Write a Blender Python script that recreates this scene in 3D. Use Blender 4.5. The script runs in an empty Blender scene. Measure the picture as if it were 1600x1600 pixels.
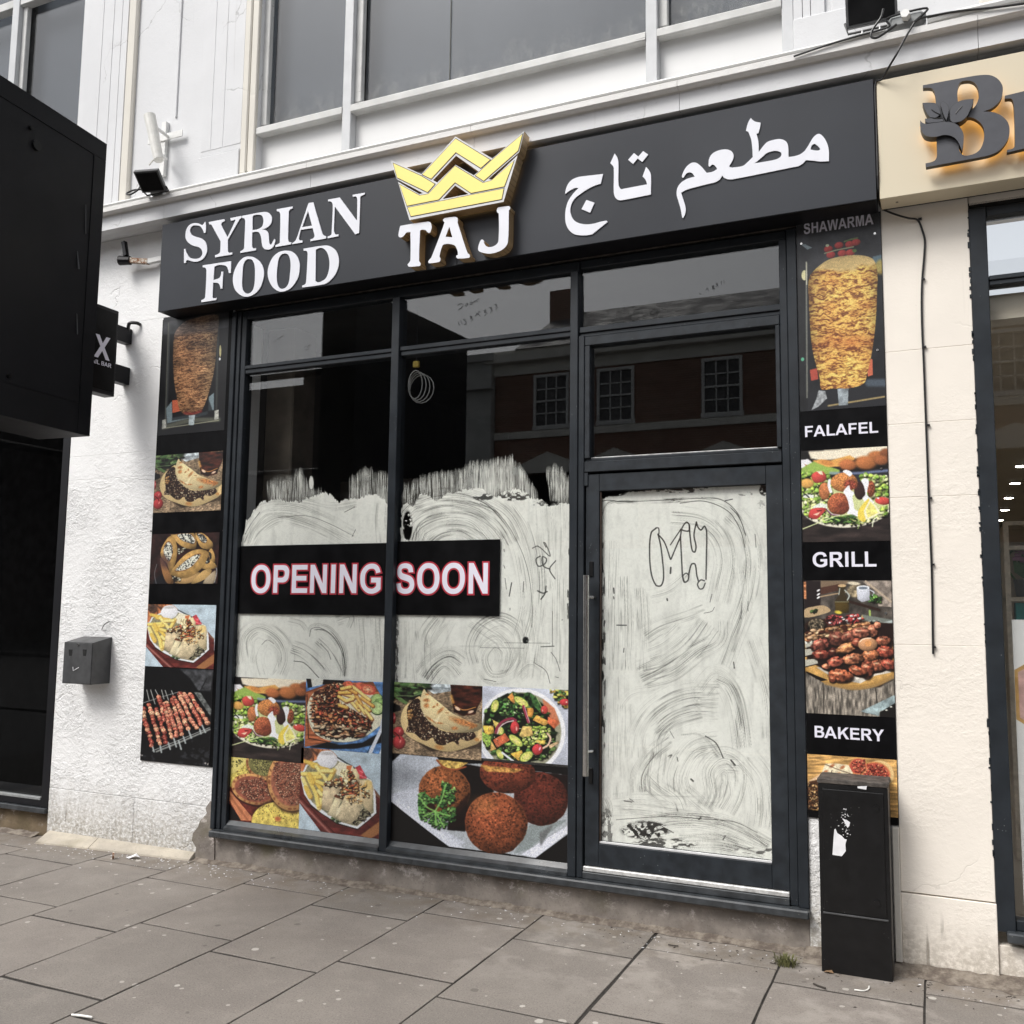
import bpy, bmesh, math, random
import numpy as np
from mathutils import Vector, Matrix
random.seed(3)
S = bpy.context.scene
COL = S.collection

# ---------------------------------------------------------------- camera, sky, sun, exposure
FPX, YAW, PIT, ROL = 1476.4, 0.42348909, 0.10460738, -0.01191621     # focal length in photo pixels (1600 wide), angles
EYE = Vector((0.0, -4.8, 1.581))
def _rot():
    a, b, c = YAW, PIT, ROL
    ya = Matrix(((math.cos(a), -math.sin(a), 0), (math.sin(a), math.cos(a), 0), (0, 0, 1)))
    pi = Matrix(((1, 0, 0), (0, math.cos(b), -math.sin(b)), (0, math.sin(b), math.cos(b))))
    ro = Matrix(((math.cos(c), 0, math.sin(c)), (0, 1, 0), (-math.sin(c), 0, math.cos(c))))
    return ya @ pi @ ro          # columns: right, forward, up
RM = _rot()
cam = bpy.data.objects.new('camera', bpy.data.cameras.new('camera')); COL.objects.link(cam)
cam.matrix_world = Matrix.Translation(EYE) @ Matrix((RM.col[0], RM.col[2], -RM.col[1])).transposed().to_4x4()
cam.data.sensor_width = 36; cam.data.lens = FPX/1600*36; cam.data.clip_start = .05; cam.data.clip_end = 400
S.camera = cam

world = bpy.data.worlds.new('World'); S.world = world; world.use_nodes = True
SUN_EL, SUN_AZ = math.radians(51), math.radians(212)      # an overcast afternoon, the sun lost behind cloud, left of the viewer's back
nt = world.node_tree; bgn = nt.nodes['Background']
sky = nt.nodes.new('ShaderNodeTexSky'); sky.sky_type = 'NISHITA'; sky.sun_disc = False
sky.sun_elevation = SUN_EL; sky.sun_rotation = SUN_AZ; sky.air_density = 1.0; sky.dust_density = 3.0
hsv = nt.nodes.new('ShaderNodeHueSaturation'); hsv.inputs['Saturation'].default_value = .22
nt.links.new(sky.outputs[0], hsv.inputs['Color']); nt.links.new(hsv.outputs[0], bgn.inputs['Color'])
bgn.inputs['Strength'].default_value = .12
sun = bpy.data.objects.new('sun', bpy.data.lights.new('sun', 'SUN')); COL.objects.link(sun)
sun.data.energy = 1.5; sun.data.angle = math.radians(24); sun.data.color = (1, .97, .93)
sdir = Vector((math.sin(SUN_AZ)*math.cos(SUN_EL), math.cos(SUN_AZ)*math.cos(SUN_EL), math.sin(SUN_EL)))
sun.rotation_euler = sdir.to_track_quat('Z', 'Y').to_euler()
S.view_settings.view_transform = 'Standard'; S.view_settings.look = 'None'
S.view_settings.exposure = 0.82; S.view_settings.gamma = 1; S.view_settings.use_curve_mapping = False
S.render.engine = 'CYCLES'; S.cycles.use_denoising = True; S.cycles.max_bounces = 10; S.cycles.transparent_max_bounces = 16
S.cycles.sample_clamp_indirect = 8

# a photo pixel to its point on a vertical plane y = Y, on the plane x = X, or on the ground
def ray(px, py):
    return RM @ Vector(((px-800)/FPX, 1, (800-py)/FPX))
def at(px, py, Y=0.0):
    r = ray(px, py); t = (Y-EYE.y)/r.y
    return EYE+r*t
def atx(px, py, X):
    r = ray(px, py); t = (X-EYE.x)/r.x
    return EYE+r*t
def atz(px, py, Z=0.0):
    r = ray(px, py); t = (Z-EYE.z)/r.z
    return EYE+r*t
def pixels(X, Y, Z):
    """numpy: world points to photo pixels"""
    d = np.stack([X-EYE.x, Y-EYE.y, Z-EYE.z], -1); R = np.array([list(RM.col[0]), list(RM.col[1]), list(RM.col[2])])
    v = d @ R.T
    return 800+FPX*v[..., 0]/v[..., 1], 800-FPX*v[..., 2]/v[..., 1]
# ---------------------------------------------------------------- materials
def lin(c):
    if isinstance(c, str):
        c = c.lstrip('#'); c = [int(c[i:i+2], 16)/255 for i in (0, 2, 4)]
        return tuple(((v+.055)/1.055)**2.4 if v > .04045 else v/12.92 for v in c)
    return tuple(c)
class G:
    """a small node graph writer"""
    def __init__(s, name):
        s.m = bpy.data.materials.new(name); s.m.use_nodes = True; s.t = s.m.node_tree
        s.b = s.t.nodes['Principled BSDF']; s.out = s.t.nodes['Material Output']; s._p = None
    def n(s, typ, **k):
        x = s.t.nodes.new('ShaderNode'+typ)
        for a, v in k.items():
            if a in x.bl_rna.properties: setattr(x, a, v)
        return x
    def l(s, a, b): s.t.links.new(a, b)
    def pos(s):
        if s._p is None: s._p = s.n('NewGeometry').outputs['Position']
        return s._p
    def map(s, sc=(1, 1, 1), loc=(0, 0, 0), src=None):
        x = s.n('Mapping'); x.inputs['Scale'].default_value = sc if not isinstance(sc, (int, float)) else (sc,)*3
        x.inputs['Location'].default_value = loc; s.l(src or s.pos(), x.inputs['Vector']); return x.outputs[0]
    def noise(s, scale, detail=4, rough=.55, sc=(1, 1, 1), dist=0, loc=(0, 0, 0), src=None):
        x = s.n('TexNoise'); x.inputs['Scale'].default_value = scale; x.inputs['Detail'].default_value = detail
        x.inputs['Roughness'].default_value = rough; x.inputs['Distortion'].default_value = dist
        s.l(s.map(sc, loc, src), x.inputs['Vector']); return x.outputs['Fac']
    def voro(s, scale, feature='F1', sc=(1, 1, 1), out='Distance', loc=(0, 0, 0), src=None, rnd=1):
        x = s.n('TexVoronoi', feature=feature); x.inputs['Scale'].default_value = scale; x.inputs['Randomness'].default_value = rnd
        s.l(s.map(sc, loc, src), x.inputs['Vector']); return x.outputs[out]
    def ramp(s, f, a, b, c0=0.0, c1=1.0):
        x = s.n('MapRange'); x.interpolation_type = 'SMOOTHSTEP'
        s.l(f, x.inputs[0]); x.inputs[1].default_value = a; x.inputs[2].default_value = b
        x.inputs[3].default_value = c0; x.inputs[4].default_value = c1; return x.outputs[0]
    def math(s, op, a, b=None, c=None):
        x = s.n('Math', operation=op)
        for i, v in enumerate((a, b, c)):
            if v is None: continue
            if isinstance(v, (int, float)): x.inputs[i].default_value = v
            else: s.l(v, x.inputs[i])
        return x.outputs[0]
    def mix(s, f, a, b, mode='MIX'):
        x = s.n('Mix', data_type='RGBA', blend_type=mode)
        for i, v in ((0, f), (6, a), (7, b)):
            if isinstance(v, (int, float)): x.inputs[i].default_value = v
            elif isinstance(v, (tuple, list, str)): x.inputs[i].default_value = lin(v)+(1,)
            else: s.l(v, x.inputs[i])
        return x.outputs[2]
    def xyz(s):
        x = s.n('SeparateXYZ'); s.l(s.pos(), x.inputs[0]); return x.outputs
    def obrand(s):
        return s.n('ObjectInfo').outputs['Random']
    def bump(s, h, st=.3, d=.01, prev=None):
        x = s.n('Bump'); x.inputs['Strength'].default_value = st; x.inputs['Distance'].default_value = d
        s.l(h, x.inputs['Height'])
        if prev is not None: s.l(prev, x.inputs['Normal'])
        return x.outputs[0]
    def done(s, col=None, rough=None, normal=None, metal=None, spec=None, **k):
        for key, v in (('Base Color', col), ('Roughness', rough), ('Normal', normal), ('Metallic', metal), ('Specular IOR Level', spec)):
            if v is None: continue
            if isinstance(v, (int, float)): s.b.inputs[key].default_value = v
            elif isinstance(v, (tuple, list, str)): s.b.inputs[key].default_value = lin(v)+(1,)
            else: s.l(v, s.b.inputs[key])
        return s.m

def plain(name, col, rough=.5, metal=0, var=.15, scale=30, bump=.1, bd=.002, spec=.5, speck=None):
    """paint, metal or plastic with fine mottling, small wear and a little dirt"""
    g = G(name); n = g.noise(scale, 5); c = lin(col)
    lo = tuple(v*(1-var) for v in c); hi = tuple(min(1, v*(1+var)) for v in c)
    k = g.mix(g.ramp(n, .3, .7), lo, hi)
    if speck:
        sp = g.ramp(g.voro(55), .10, .06); k = g.mix(g.math('MULTIPLY', sp, g.ramp(g.noise(4), .55, .62)), k, speck)
    return g.done(k, g.ramp(g.noise(scale*.4, 4, loc=(5, 2, 1)), .3, .7, rough*.82, min(1, rough*1.18)), g.bump(g.noise(scale*4, 3), bump, bd), metal, spec)

def wall_paint(name, col, rough_h=.6, crack=.5, low=True, cream=0, dk=.8, dirt='#8d8474', gz=.34, scaleb=1.0):
    """masonry paint over render: trowel ridges, hairline cracks, grime splashed up at the foot, thin rain streaks"""
    g = G(name); x, y, z = g.xyz()
    n1 = g.noise(2.2, 5); base = g.mix(g.ramp(n1, .3, .7), tuple(v*.95 for v in lin(col)), tuple(min(1, v*1.02) for v in lin(col)))
    fine = g.noise(70, 4, sc=(1, 1, 1)); base = g.mix(g.ramp(fine, .63, .8, 0, .22), base, '#8f8d88')
    # hairline cracks
    w = g.noise(3, 4); wv = g.n('VectorMath', operation='ADD'); cmb = g.n('CombineXYZ'); g.l(g.math('MULTIPLY', w, .5), cmb.inputs[0]); g.l(g.math('MULTIPLY', g.noise(3.3, 4, loc=(7, 1, 3)), .5), cmb.inputs[2])
    g.l(g.pos(), wv.inputs[0]); g.l(cmb.outputs[0], wv.inputs[1])
    vd = g.voro(1.15, 'DISTANCE_TO_EDGE', src=wv.outputs[0]); cr = g.math('MULTIPLY', g.ramp(vd, .006, .001), g.ramp(g.noise(1.7, 3, loc=(3, 3, 3)), .48, .6))
    base = g.mix(g.math('MULTIPLY', cr, crack), base, '#55524c')
    # rain streaks
    st = g.noise(1, 4, sc=(38, 38, 1.1)); sm = g.math('MULTIPLY', g.ramp(st, .6, .78), g.ramp(g.noise(1.3, 2, loc=(1, 5, 9)), .5, .7)); base = g.mix(g.math('MULTIPLY', sm, .28), base, '#8b8880')
    if low:
        h = g.math('ADD', z, g.math('MULTIPLY', g.noise(9, 5, sc=(1.6, 1.6, .5)), -.30))
        grime = g.math('MULTIPLY', g.ramp(h, gz, -.12), g.ramp(g.noise(42, 6, .7, loc=(2, 2, 2)), .30, .62)); base = g.mix(g.math('MULTIPLY', grime, dk), base, dirt)
        run = g.math('MULTIPLY', g.ramp(g.noise(1, 5, sc=(26, 26, 2.2), loc=(4, 0, 0)), .62, .72), g.ramp(h, gz+.02, -.05)); base = g.mix(g.math('MULTIPLY', run, .6), base, '#5f564a')
    # relief
    rid = g.noise(21, 8, .62, dist=.2, sc=(1, 1, 1.3)); rid2 = g.noise(75, 4, .65)
    hh = g.math('ADD', g.ramp(rid, .42, .60), g.math('MULTIPLY', g.ramp(rid2, .35, .65), .55)); zr = g.ramp(z, 2.75, 2.35, .22, 1.0)
    amt = g.math('MULTIPLY', g.math('MULTIPLY', hh, zr), g.ramp(g.noise(2.6, 4, loc=(5, 0, 7)), .38, .62, .25, 1.0)); amt = g.math('SUBTRACT', amt, g.math('MULTIPLY', cr, 1.0))
    b = g.bump(amt, rough_h, .0085*scaleb); b = g.bump(g.noise(220, 2), .12, .002, b)
    return g.done(base, .62, b, spec=.35)

M = {}
M['white'] = wall_paint('white_masonry_paint', (.84, .84, .835), .62, .10)
M['white_up'] = wall_paint('white_upper_dimmed', (.64, .645, .655), .22, .30, low=False)  # same white, darkened in colour to offset the stronger skylight up here
M['white_warm'] = wall_paint('old_cream_paint', (.66, .63, .565), .2, .0, low=False)
M['cream'] = wall_paint('cream_masonry_paint', (.82, .765, .685), .25, .10, dk=.5, gz=.13, dirt='#7d705c', scaleb=.55)
M['ledge'] = wall_paint('weathered_ledge_paint', (.72, .71, .69), .4, .25, low=False)
def _wood():
    g = G('weathered_white_timber'); gr = g.noise(1, 5, sc=(3, 30, 60)); n = g.noise(6, 4)
    c = g.mix(g.ramp(n, .35, .7), (.60, .60, .585), (.50, .50, .485)); ck = g.math('MULTIPLY', g.ramp(gr, .62, .70), g.ramp(g.noise(2.4, 3, loc=(1, 1, 4)), .46, .6)); c = g.mix(ck, c, '#4a4640')
    return g.done(c, .6, g.bump(g.math('SUBTRACT', g.noise(60, 3), ck), .3, .003))
M['timber'] = _wood()
M['frame_grey'] = plain('grey_painted_mullion', (.52, .53, .54), .5, var=.06, scale=8)
M['panel_white'] = plain('white_spandrel_panel', (.66, .66, .655), .45, var=.02, scale=3, bump=.03)
M['alu'] = plain('anthracite_powder_coat', (.017, .021, .026), .42, spec=.32, var=.18, scale=9, bump=.06, speck='#9a9c9c')
M['alu2'] = plain('anthracite_scuffed', (.017, .021, .026), .5, spec=.32, var=.3, scale=14, bump=.1, speck='#8f9494')
M['sill'] = plain('worn_sill_metal', (.036, .040, .044), .33, var=.35, scale=16, bump=.1, speck='#a5a39a')
M['strip'] = plain('bare_threshold_metal', (.56, .56, .55), .35, metal=.3, var=.25, scale=30)
M['steel'] = plain('brushed_steel', (.60, .59, .57), .22, metal=1, var=.1, scale=60)
M['black_steel'] = plain('black_gloss_paint', (.0045, .0045, .005), .36, spec=.4, var=.3, scale=20, speck='#8a8a88')
M['black_matt'] = plain('black_matt_panel', (.006, .006, .008), .5, var=.25, scale=3, bump=.03, spec=.3)
M['black_lam'] = plain('black_laminate', (.004, .004, .0045), .36, var=.35, scale=12, bump=.04, spec=.12)
M['dark_gap'] = plain('dark_cavity', (.006, .006, .006), .8)
M['soffit'] = plain('rough_brown_soffit', (.07, .06, .052), .8, var=.5, scale=30, bump=.6, bd=.006)
M['sign_grey'] = plain('slate_grey_composite', (.024, .027, .034), .52, var=.10, scale=1.6, bump=.02, spec=.28)
M['acrylic'] = plain('white_acrylic', (.72, .73, .78), .35, var=.03, scale=6, bump=.02)
M['yellow'] = plain('pale_yellow_acrylic', (.90, .74, .20), .4, var=.02, scale=5, bump=.01)
M['trim'] = plain('silver_trim', (.62, .62, .62), .4, var=.05)
M['line'] = plain('dark_joint_line', (.05, .05, .04), .6)
def _perf():
    g = G('perforated_bronze_return'); x, y, z = g.xyz()
    v = g.voro(105, rnd=.12); c = g.mix(g.ramp(v, .36, .22), '#b59a74', '#20140c')
    return g.done(c, .45, metal=.15, normal=g.bump(v, .5, .004))
M['perf'] = _perf()
M['sign_cream'] = plain('cream_composite', (.62, .55, .41), .42, var=.02, scale=2, bump=.01)
M['letter_dark'] = plain('slate_letter_face', (.058, .060, .070), .4, var=.05)
M['letter_side'] = plain('black_letter_return', (.012, .011, .010), .45)
M['plastic_grey'] = plain('grey_junction_plastic', (.24, .25, .25), .5)
M['white_plastic'] = plain('white_plastic', (.72, .72, .70), .35, var=.05)
M['aerial'] = plain('ivory_tube_plastic', (.66, .65, .61), .4, var=.06)
M['cable'] = plain('black_cable', (.010, .010, .011), .45)
M['bin'] = plain('dark_grey_bin_paint', (.060, .061, .063), .42, var=.15, scale=20, speck='#707070')
M['wood_dark'] = plain('dark_wood', (.05, .03, .02), .6)
M['letter_white'] = plain('white_vinyl', (.74, .73, .82), .35, var=.02)
M['letter_red'] = plain('red_vinyl', (.42, .03, .05), .4, var=.05)
def _rust():
    g = G('rusted_bracket'); n = g.noise(50, 6, .7); return g.done(g.mix(g.ramp(n, .4, .6), '#7a4a26', '#c9c2b4'), .8, g.bump(n, .5, .004))
M['rust'] = _rust()
def _conc(name, a, b, c, gz=None):
    g = G(name); x, y, z = g.xyz(); n = g.noise(5, 6, .65); k = g.mix(g.ramp(n, .32, .68), a, b)
    k = g.mix(g.ramp(g.noise(2.6, 5, loc=(4, 2, 8)), .55, .75, 0, .85), k, c)
    eff = g.math('MULTIPLY', g.ramp(g.noise(5.2, 7, .8, loc=(8, 0, 2), sc=(1, 1, 1.4)), .52, .62), g.ramp(z, .04, .14)); k = g.mix(g.math('MULTIPLY', eff, .85), k, '#cfc7c2')
    k = g.mix(g.math('MULTIPLY', g.ramp(g.noise(1.9, 3, loc=(1, 9, 9)), .56, .7), .55), k, '#5f5a36')
    k = g.mix(g.ramp(g.noise(130, 3), .58, .75, 0, .5), k, '#3f3830')
    return g.done(k, .85, g.bump(g.math('ADD', g.noise(24, 5), g.math('MULTIPLY', g.noise(3, 3), 2)), .6, .008))
M['plinth'] = _conc('stained_concrete_plinth', '#6f6862', '#8f877f', '#57493f')
M['plinth_old'] = _conc('mossy_stone_plinth', '#5a4c3a', '#7d6d56', '#4a4030')
def _mortar():
    g = G('cement_and_dirt'); n = g.noise(20, 6, .7); k = g.mix(g.ramp(n, .35, .7), '#5a5048', '#8b8276'); return g.done(k, .9, g.bump(n, .7, .008))
M['mortar'] = _mortar()
M['joint'] = plain('dark_joint_sand', (.028, .024, .020), .95, var=.4, scale=60, bump=.5, bd=.004)
def _slab():
    g = G('concrete_paving_slab'); x, y, z = g.xyz(); r = g.obrand()
    n = g.noise(2.2, 6, .65); k = g.mix(g.ramp(n, .3, .7), '#7c756f', '#89827b')
    k = g.mix(g.ramp(r, 0, 1, 0, .6), k, '#75706a'); k = g.mix(g.ramp(g.noise(6, 6, .7, loc=(3, 7, 0)), .48, .75, 0, .45), k, '#928b83')
    k = g.mix(g.ramp(g.noise(125, 4, .75), .52, .64, 0, .62), k, '#534d48'); k = g.mix(g.ramp(g.noise(140, 4, .75, loc=(1, 2, 3)), .56, .68, 0, .6), k, '#aba49b')
    # pale wear near the building at the right, grime against the wall
    nearw = g.math('MULTIPLY', g.ramp(y, -1.25, -.35), g.ramp(g.noise(3.4, 6, .68, loc=(6, 6, 1)), .46, .62)); rx = g.ramp(x, -3.2, -1.0, .25, .95)
    k = g.mix(g.math('MULTIPLY', nearw, g.math('MULTIPLY', rx, .55)), k, '#aea79f')
    gr = g.math('MULTIPLY', g.ramp(y, -.5, -.05), g.ramp(g.noise(7, 6, .7, loc=(2, 8, 5)), .38, .66)); k = g.mix(g.math('MULTIPLY', gr, .7), k, '#6d6253')
    # trodden chewing gum and bird lime
    for i, (sc, th, cc, loc) in enumerate(((6.5, .10, '#c2bdb5', (0, 0, 0)), (11, .14, '#b5afa7', (3, 3, 0)), (5.1, .08, '#57524d', (9, 4, 0)), (26, .13, '#cfcac2', (5, 8, 0)))):
        wv = g.n('VectorMath', operation='ADD'); cmb = g.n('CombineXYZ'); g.l(g.math('MULTIPLY', g.noise(30, 2), .02), cmb.inputs[0]); g.l(g.pos(), wv.inputs[0]); g.l(cmb.outputs[0], wv.inputs[1])
        vc = g.n('TexVoronoi'); vc.inputs['Scale'].default_value = sc; g.l(g.map((1, 1, 0), loc, wv.outputs[0]), vc.inputs['Vector'])
        sep = g.n('SeparateColor'); g.l(vc.outputs['Color'], sep.inputs[0])
        on = g.ramp(sep.outputs[0], .50 if i < 3 else .93, .52 if i < 3 else .94); siz = g.math('MULTIPLY', sep.outputs[1], th)
        m = g.math('MULTIPLY', g.math('LESS_THAN', vc.outputs['Distance'], g.math('ADD', siz, th*.25)), on)
        if i == 3: m = g.math('MULTIPLY', m, g.ramp(y, -1.1, -.3))
        k = g.mix(g.math('MULTIPLY', m, (.75, .7, .6, .9)[i]), k, cc)
    h = g.math('ADD', g.noise(300, 3, .7), g.math('MULTIPLY', g.noise(5, 4), 1.2))
    return g.done(k, g.ramp(g.noise(4, 3), .3, .7, .62, .8), g.bump(h, .35, .003), spec=.35)
M['slab'] = _slab()
def _asph():
    g = G('asphalt'); k = g.mix(g.ramp(g.noise(60, 5), .35, .7), '#3a3a3b', '#4c4b4a'); return g.done(k, .85, g.bump(g.noise(200, 3), .5, .01))
M['asphalt'] = _asph()
M['stone'] = _conc('pale_stone_step', '#a8a093', '#bdb4a4', '#8a8274')
def _glass(name, tint=(.975, .98, .975), f0=.045, gain=2.0, rough=0.0, dust=0):
    """window glass: both its skins reflect, the rest of the light passes"""
    g = G(name); t = g.t; t.nodes.remove(g.b)
    lw = g.n('LayerWeight'); lw.inputs['Blend'].default_value = .5
    f = g.math('MULTIPLY', g.math('ADD', g.math('MULTIPLY', g.math('POWER', lw.outputs['Facing'], 5.0), 1-f0), f0), gain); f = g.math('MINIMUM', f, 1.0)
    tr = g.n('BsdfTransparent'); tr.inputs[0].default_value = tint+(1,)
    gl = g.n('BsdfGlossy'); gl.inputs['Roughness'].default_value = rough
    mx = g.n('MixShader'); g.l(f, mx.inputs[0]); g.l(tr.outputs[0], mx.inputs[1]); g.l(gl.outputs[0], mx.inputs[2]); last = mx
    if dust:      # grime washed down and dried along the foot of the pane
        z = g.xyz()[2]; zz = g.math('ADD', z, g.math('MULTIPLY', g.noise(1, 4, sc=(30, 30, 2)), -.12)); zz = g.math('ADD', zz, g.math('MULTIPLY', g.noise(2.2, 3), -.22))
        d = g.math('MULTIPLY', g.ramp(zz, dust+.06, dust-.26), g.ramp(g.noise(1, 6, .7, sc=(11, 11, 7), loc=(3, 0, 0)), .38, .8)); df = g.n('BsdfDiffuse'); df.inputs[0].default_value = (.42, .42, .40, 1)
        ms = g.n('MixShader'); g.l(g.math('MULTIPLY', d, .42), ms.inputs[0]); g.l(mx.outputs[0], ms.inputs[1]); g.l(df.outputs[0], ms.inputs[2]); last = ms
    g.l(last.outputs[0], g.out.inputs[0])
    return g.m
M['glass'] = _glass('window_glass', gain=1.35)
M['glass_dark'] = _glass('dimmed_bar_glass', tint=(.5, .5, .5), gain=.55)  # ordinary glass, mirroring and see-through dimmed to stand in for a dark reflection
M['glass_up'] = _glass('upper_window_glass', tint=(.8, .82, .84), gain=1.1, rough=.02, dust=4.84)
def image(name, arr, alpha=None):
    h, w = arr.shape[:2]; im = bpy.data.images.new(name, w, h, alpha=alpha is not None); a = np.ones((h, w, 4), np.float32); a[..., :3] = arr[::-1]
    if alpha is not None: a[..., 3] = alpha[::-1]
    im.pixels.foreach_set(a.ravel()); im.update(); im.pack(); return im
def print_mat(name, arr, gain=.84, rough=.38, sat=1.0):
    g = G(name); sat = sat*.93; gain = gain*1.1; q = np.pad(arr, ((1, 1), (1, 1), (0, 0)), mode='edge'); arr = .5*arr+.125*(q[:-2, 1:-1]+q[2:, 1:-1]+q[1:-1, :-2]+q[1:-1, 2:]); arr = np.clip(arr*(1+.10*np.random.RandomState(1).randn(*arr.shape[:2], 1)), 0, 1); t = g.n('TexImage'); t.image = image(name, arr); t.interpolation = 'Cubic'; t.extension = 'EXTEND'
    h = g.n('HueSaturation'); h.inputs['Value'].default_value = gain; h.inputs['Saturation'].default_value = sat; g.l(t.outputs['Color'], h.inputs['Color'])
    return g.done(h.outputs[0], rough, g.bump(g.noise(6, 3), .04, .004), spec=.45)
def alpha_mat(name, arr, al, rough=.6):
    g = G(name); t = g.n('TexImage'); t.image = image(name, arr, al); t.extension = 'EXTEND'; t.image.alpha_mode = 'CHANNEL_PACKED'
    g.l(t.outputs['Alpha'], g.b.inputs['Alpha']); return g.done(t.outputs['Color'], rough, spec=.2)
def emit_mat(name, col, st):
    g = G(name); e = g.n('Emission'); e.inputs[0].default_value = lin(col)+(1,); e.inputs[1].default_value = st; g.l(e.outputs[0], g.out.inputs[0]); return g.m
M['led'] = emit_mat('amber_led', (1.0, .50, .10), 1.1)
M['led_crown'] = emit_mat('warm_led', (1.0, .58, .18), .55)
M['downlight'] = emit_mat('downlight', (1.0, .93, .82), 30.0)
def _brick():
    g = G('red_brick_opposite'); b = g.n('TexBrick'); b.inputs['Scale'].default_value = 1; b.inputs['Brick Width'].default_value = .225; b.inputs['Row Height'].default_value = .075; b.inputs['Mortar Size'].default_value = .008
    b.inputs['Color1'].default_value = lin('#8f6a5a')+(1,); b.inputs['Color2'].default_value = lin('#76574a')+(1,); b.inputs['Mortar'].default_value = lin('#a39a8e')+(1,)
    sp = g.n('SeparateXYZ'); g.l(g.pos(), sp.inputs[0]); cb = g.n('CombineXYZ'); g.l(g.math('ADD', sp.outputs[0], sp.outputs[1]), cb.inputs[0]); g.l(sp.outputs[2], cb.inputs[1]); g.l(cb.outputs[0], b.inputs['Vector'])
    return g.done(g.mix(g.ramp(g.noise(.8, 4), .35, .7, 0, .5), b.outputs[0], '#7a5548'), .85)
M['brick'] = _brick()
M['slate'] = plain('slate_roof', (.075, .075, .08), .7, var=.3, scale=4)
M['stucco'] = plain('pale_stucco', (.72, .70, .64), .8, var=.1, scale=2)
M['greystone'] = plain('grey_render', (.5, .5, .48), .8, var=.12, scale=2)
M['darkbrick'] = plain('dark_brick', (.05, .04, .035), .85, var=.3, scale=3)
M['sash'] = plain('white_sash', (.7, .7, .68), .5)
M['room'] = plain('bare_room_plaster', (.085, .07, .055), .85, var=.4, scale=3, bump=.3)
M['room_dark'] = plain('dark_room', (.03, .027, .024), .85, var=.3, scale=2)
M['beige'] = plain('beige_interior', (.56, .50, .41), .7, var=.03, scale=2)
M['shelf'] = plain('pale_shelf', (.62, .55, .45), .5)
M['leaf'] = plain('orchid_leaf', (.04, .12, .03), .4)
M['petal'] = plain('mauve_petal', (.30, .12, .22), .5)
M['teal'] = plain('teal_box', (.02, .25, .24), .5)
M['grass'] = plain('dry_weed', (.12, .12, .045), .8, var=.4)
M['twig'] = plain('dark_twig', (.04, .032, .026), .8)
M['paper'] = plain('white_paper', (.74, .74, .76), .6, var=.06)
M['leafbrown'] = plain('dead_leaf_brown', (.24, .15, .08), .8, var=.3)
M['straw'] = plain('white_straw', (.78, .77, .72), .4)
M['yellowbox'] = plain('yellow_tag', (.5, .36, .05), .5)
M['pen'] = plain('marker_ink', (.02, .02, .025), .5)
# ---------------------------------------------------------------- flat print: a small painter on numpy arrays
def hx(c):
    if isinstance(c, str):
        c = c.lstrip('#')
        if len(c) == 3: c = c[0]*2+c[1]*2+c[2]*2
        return np.array([int(c[i:i+2], 16)/255 for i in (0, 2, 4)], np.float32)
    return np.array(c, np.float32)

def pts(s):
    if not isinstance(s, str):
        return s
    return [tuple(float(q) for q in t.strip('!').split(',')) for t in s.split()]

def _h(ix, iy, seed):
    n = (ix.astype(np.int64)*374761393 + iy.astype(np.int64)*668265263 + seed*974634777) & 0x7fffffff
    n = ((n ^ (n >> 13))*1274126177) & 0x7fffffff
    return ((n ^ (n >> 16)) & 0xffff)/65535.0

def vn(x, y, seed=0):
    x0 = np.floor(x); y0 = np.floor(y); fx = x-x0; fy = y-y0
    fx = fx*fx*(3-2*fx); fy = fy*fy*(3-2*fy)
    a = _h(x0, y0, seed); b = _h(x0+1, y0, seed); c = _h(x0, y0+1, seed); d = _h(x0+1, y0+1, seed)
    return (a*(1-fx)+b*fx)*(1-fy) + (c*(1-fx)+d*fx)*fy

def fbm(x, y, seed=0, o=3):
    t = 0; a = .5; s = 0
    for k in range(o):
        t = t + a*vn(x*2**k, y*2**k, seed+k*17); s += a; a *= .5
    return t/s

def inpoly(U, V, P):
    m = np.zeros(U.shape, bool)
    n = len(P)
    for i in range(n):
        x0, y0 = P[i]; x1, y1 = P[(i+1) % n]
        if y0 == y1:
            continue
        c = (V < y0) != (V < y1)
        m ^= c & (U < (x1-x0)*(V-y0)/(y1-y0)+x0)
    return m

def spl(s, n=6, closed=True):
    """smooth outline through points; a point marked ! is a corner"""
    if isinstance(s, str):
        raw = [(tuple(float(q) for q in t.strip('!').split(',')), t.endswith('!')) for t in s.split()]
    else:
        raw = [(p, False) for p in s]
    P = [r[0] for r in raw]; K = [r[1] for r in raw]; N = len(P); out = []
    for i in range(N if closed else N-1):
        p1 = P[i]; p2 = P[(i+1) % N]
        p0 = P[i-1] if (closed or i > 0) else p1
        p3 = P[(i+2) % N] if (closed or i+2 < N) else p2
        if K[i]: p0 = p1
        if K[(i+1) % N]: p3 = p2
        if K[i] and K[(i+1) % N]:
            out.append(p1); continue
        d1 = math.dist(p1, p2)
        def tan(a, b, c, at):
            da = math.dist(a, b); dc = math.dist(b, c)
            if da < 1e-9 or dc < 1e-9:
                return ((c[0]-a[0]), (c[1]-a[1])) if at else ((c[0]-a[0]), (c[1]-a[1]))
            k = d1/(da+dc)
            return ((c[0]-a[0])*k, (c[1]-a[1])*k)
        m1 = tan(p0, p1, p2, 0); m2 = tan(p1, p2, p3, 1)
        for j in range(n):
            t = j/n; h1 = 2*t**3-3*t*t+1; h2 = t**3-2*t*t+t; h3 = -2*t**3+3*t*t; h4 = t**3-t*t
            out.append((h1*p1[0]+h2*m1[0]+h3*p2[0]+h4*m2[0], h1*p1[1]+h2*m1[1]+h3*p2[1]+h4*m2[1]))
    if not closed:
        out.append(P[-1])
    return out

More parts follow.
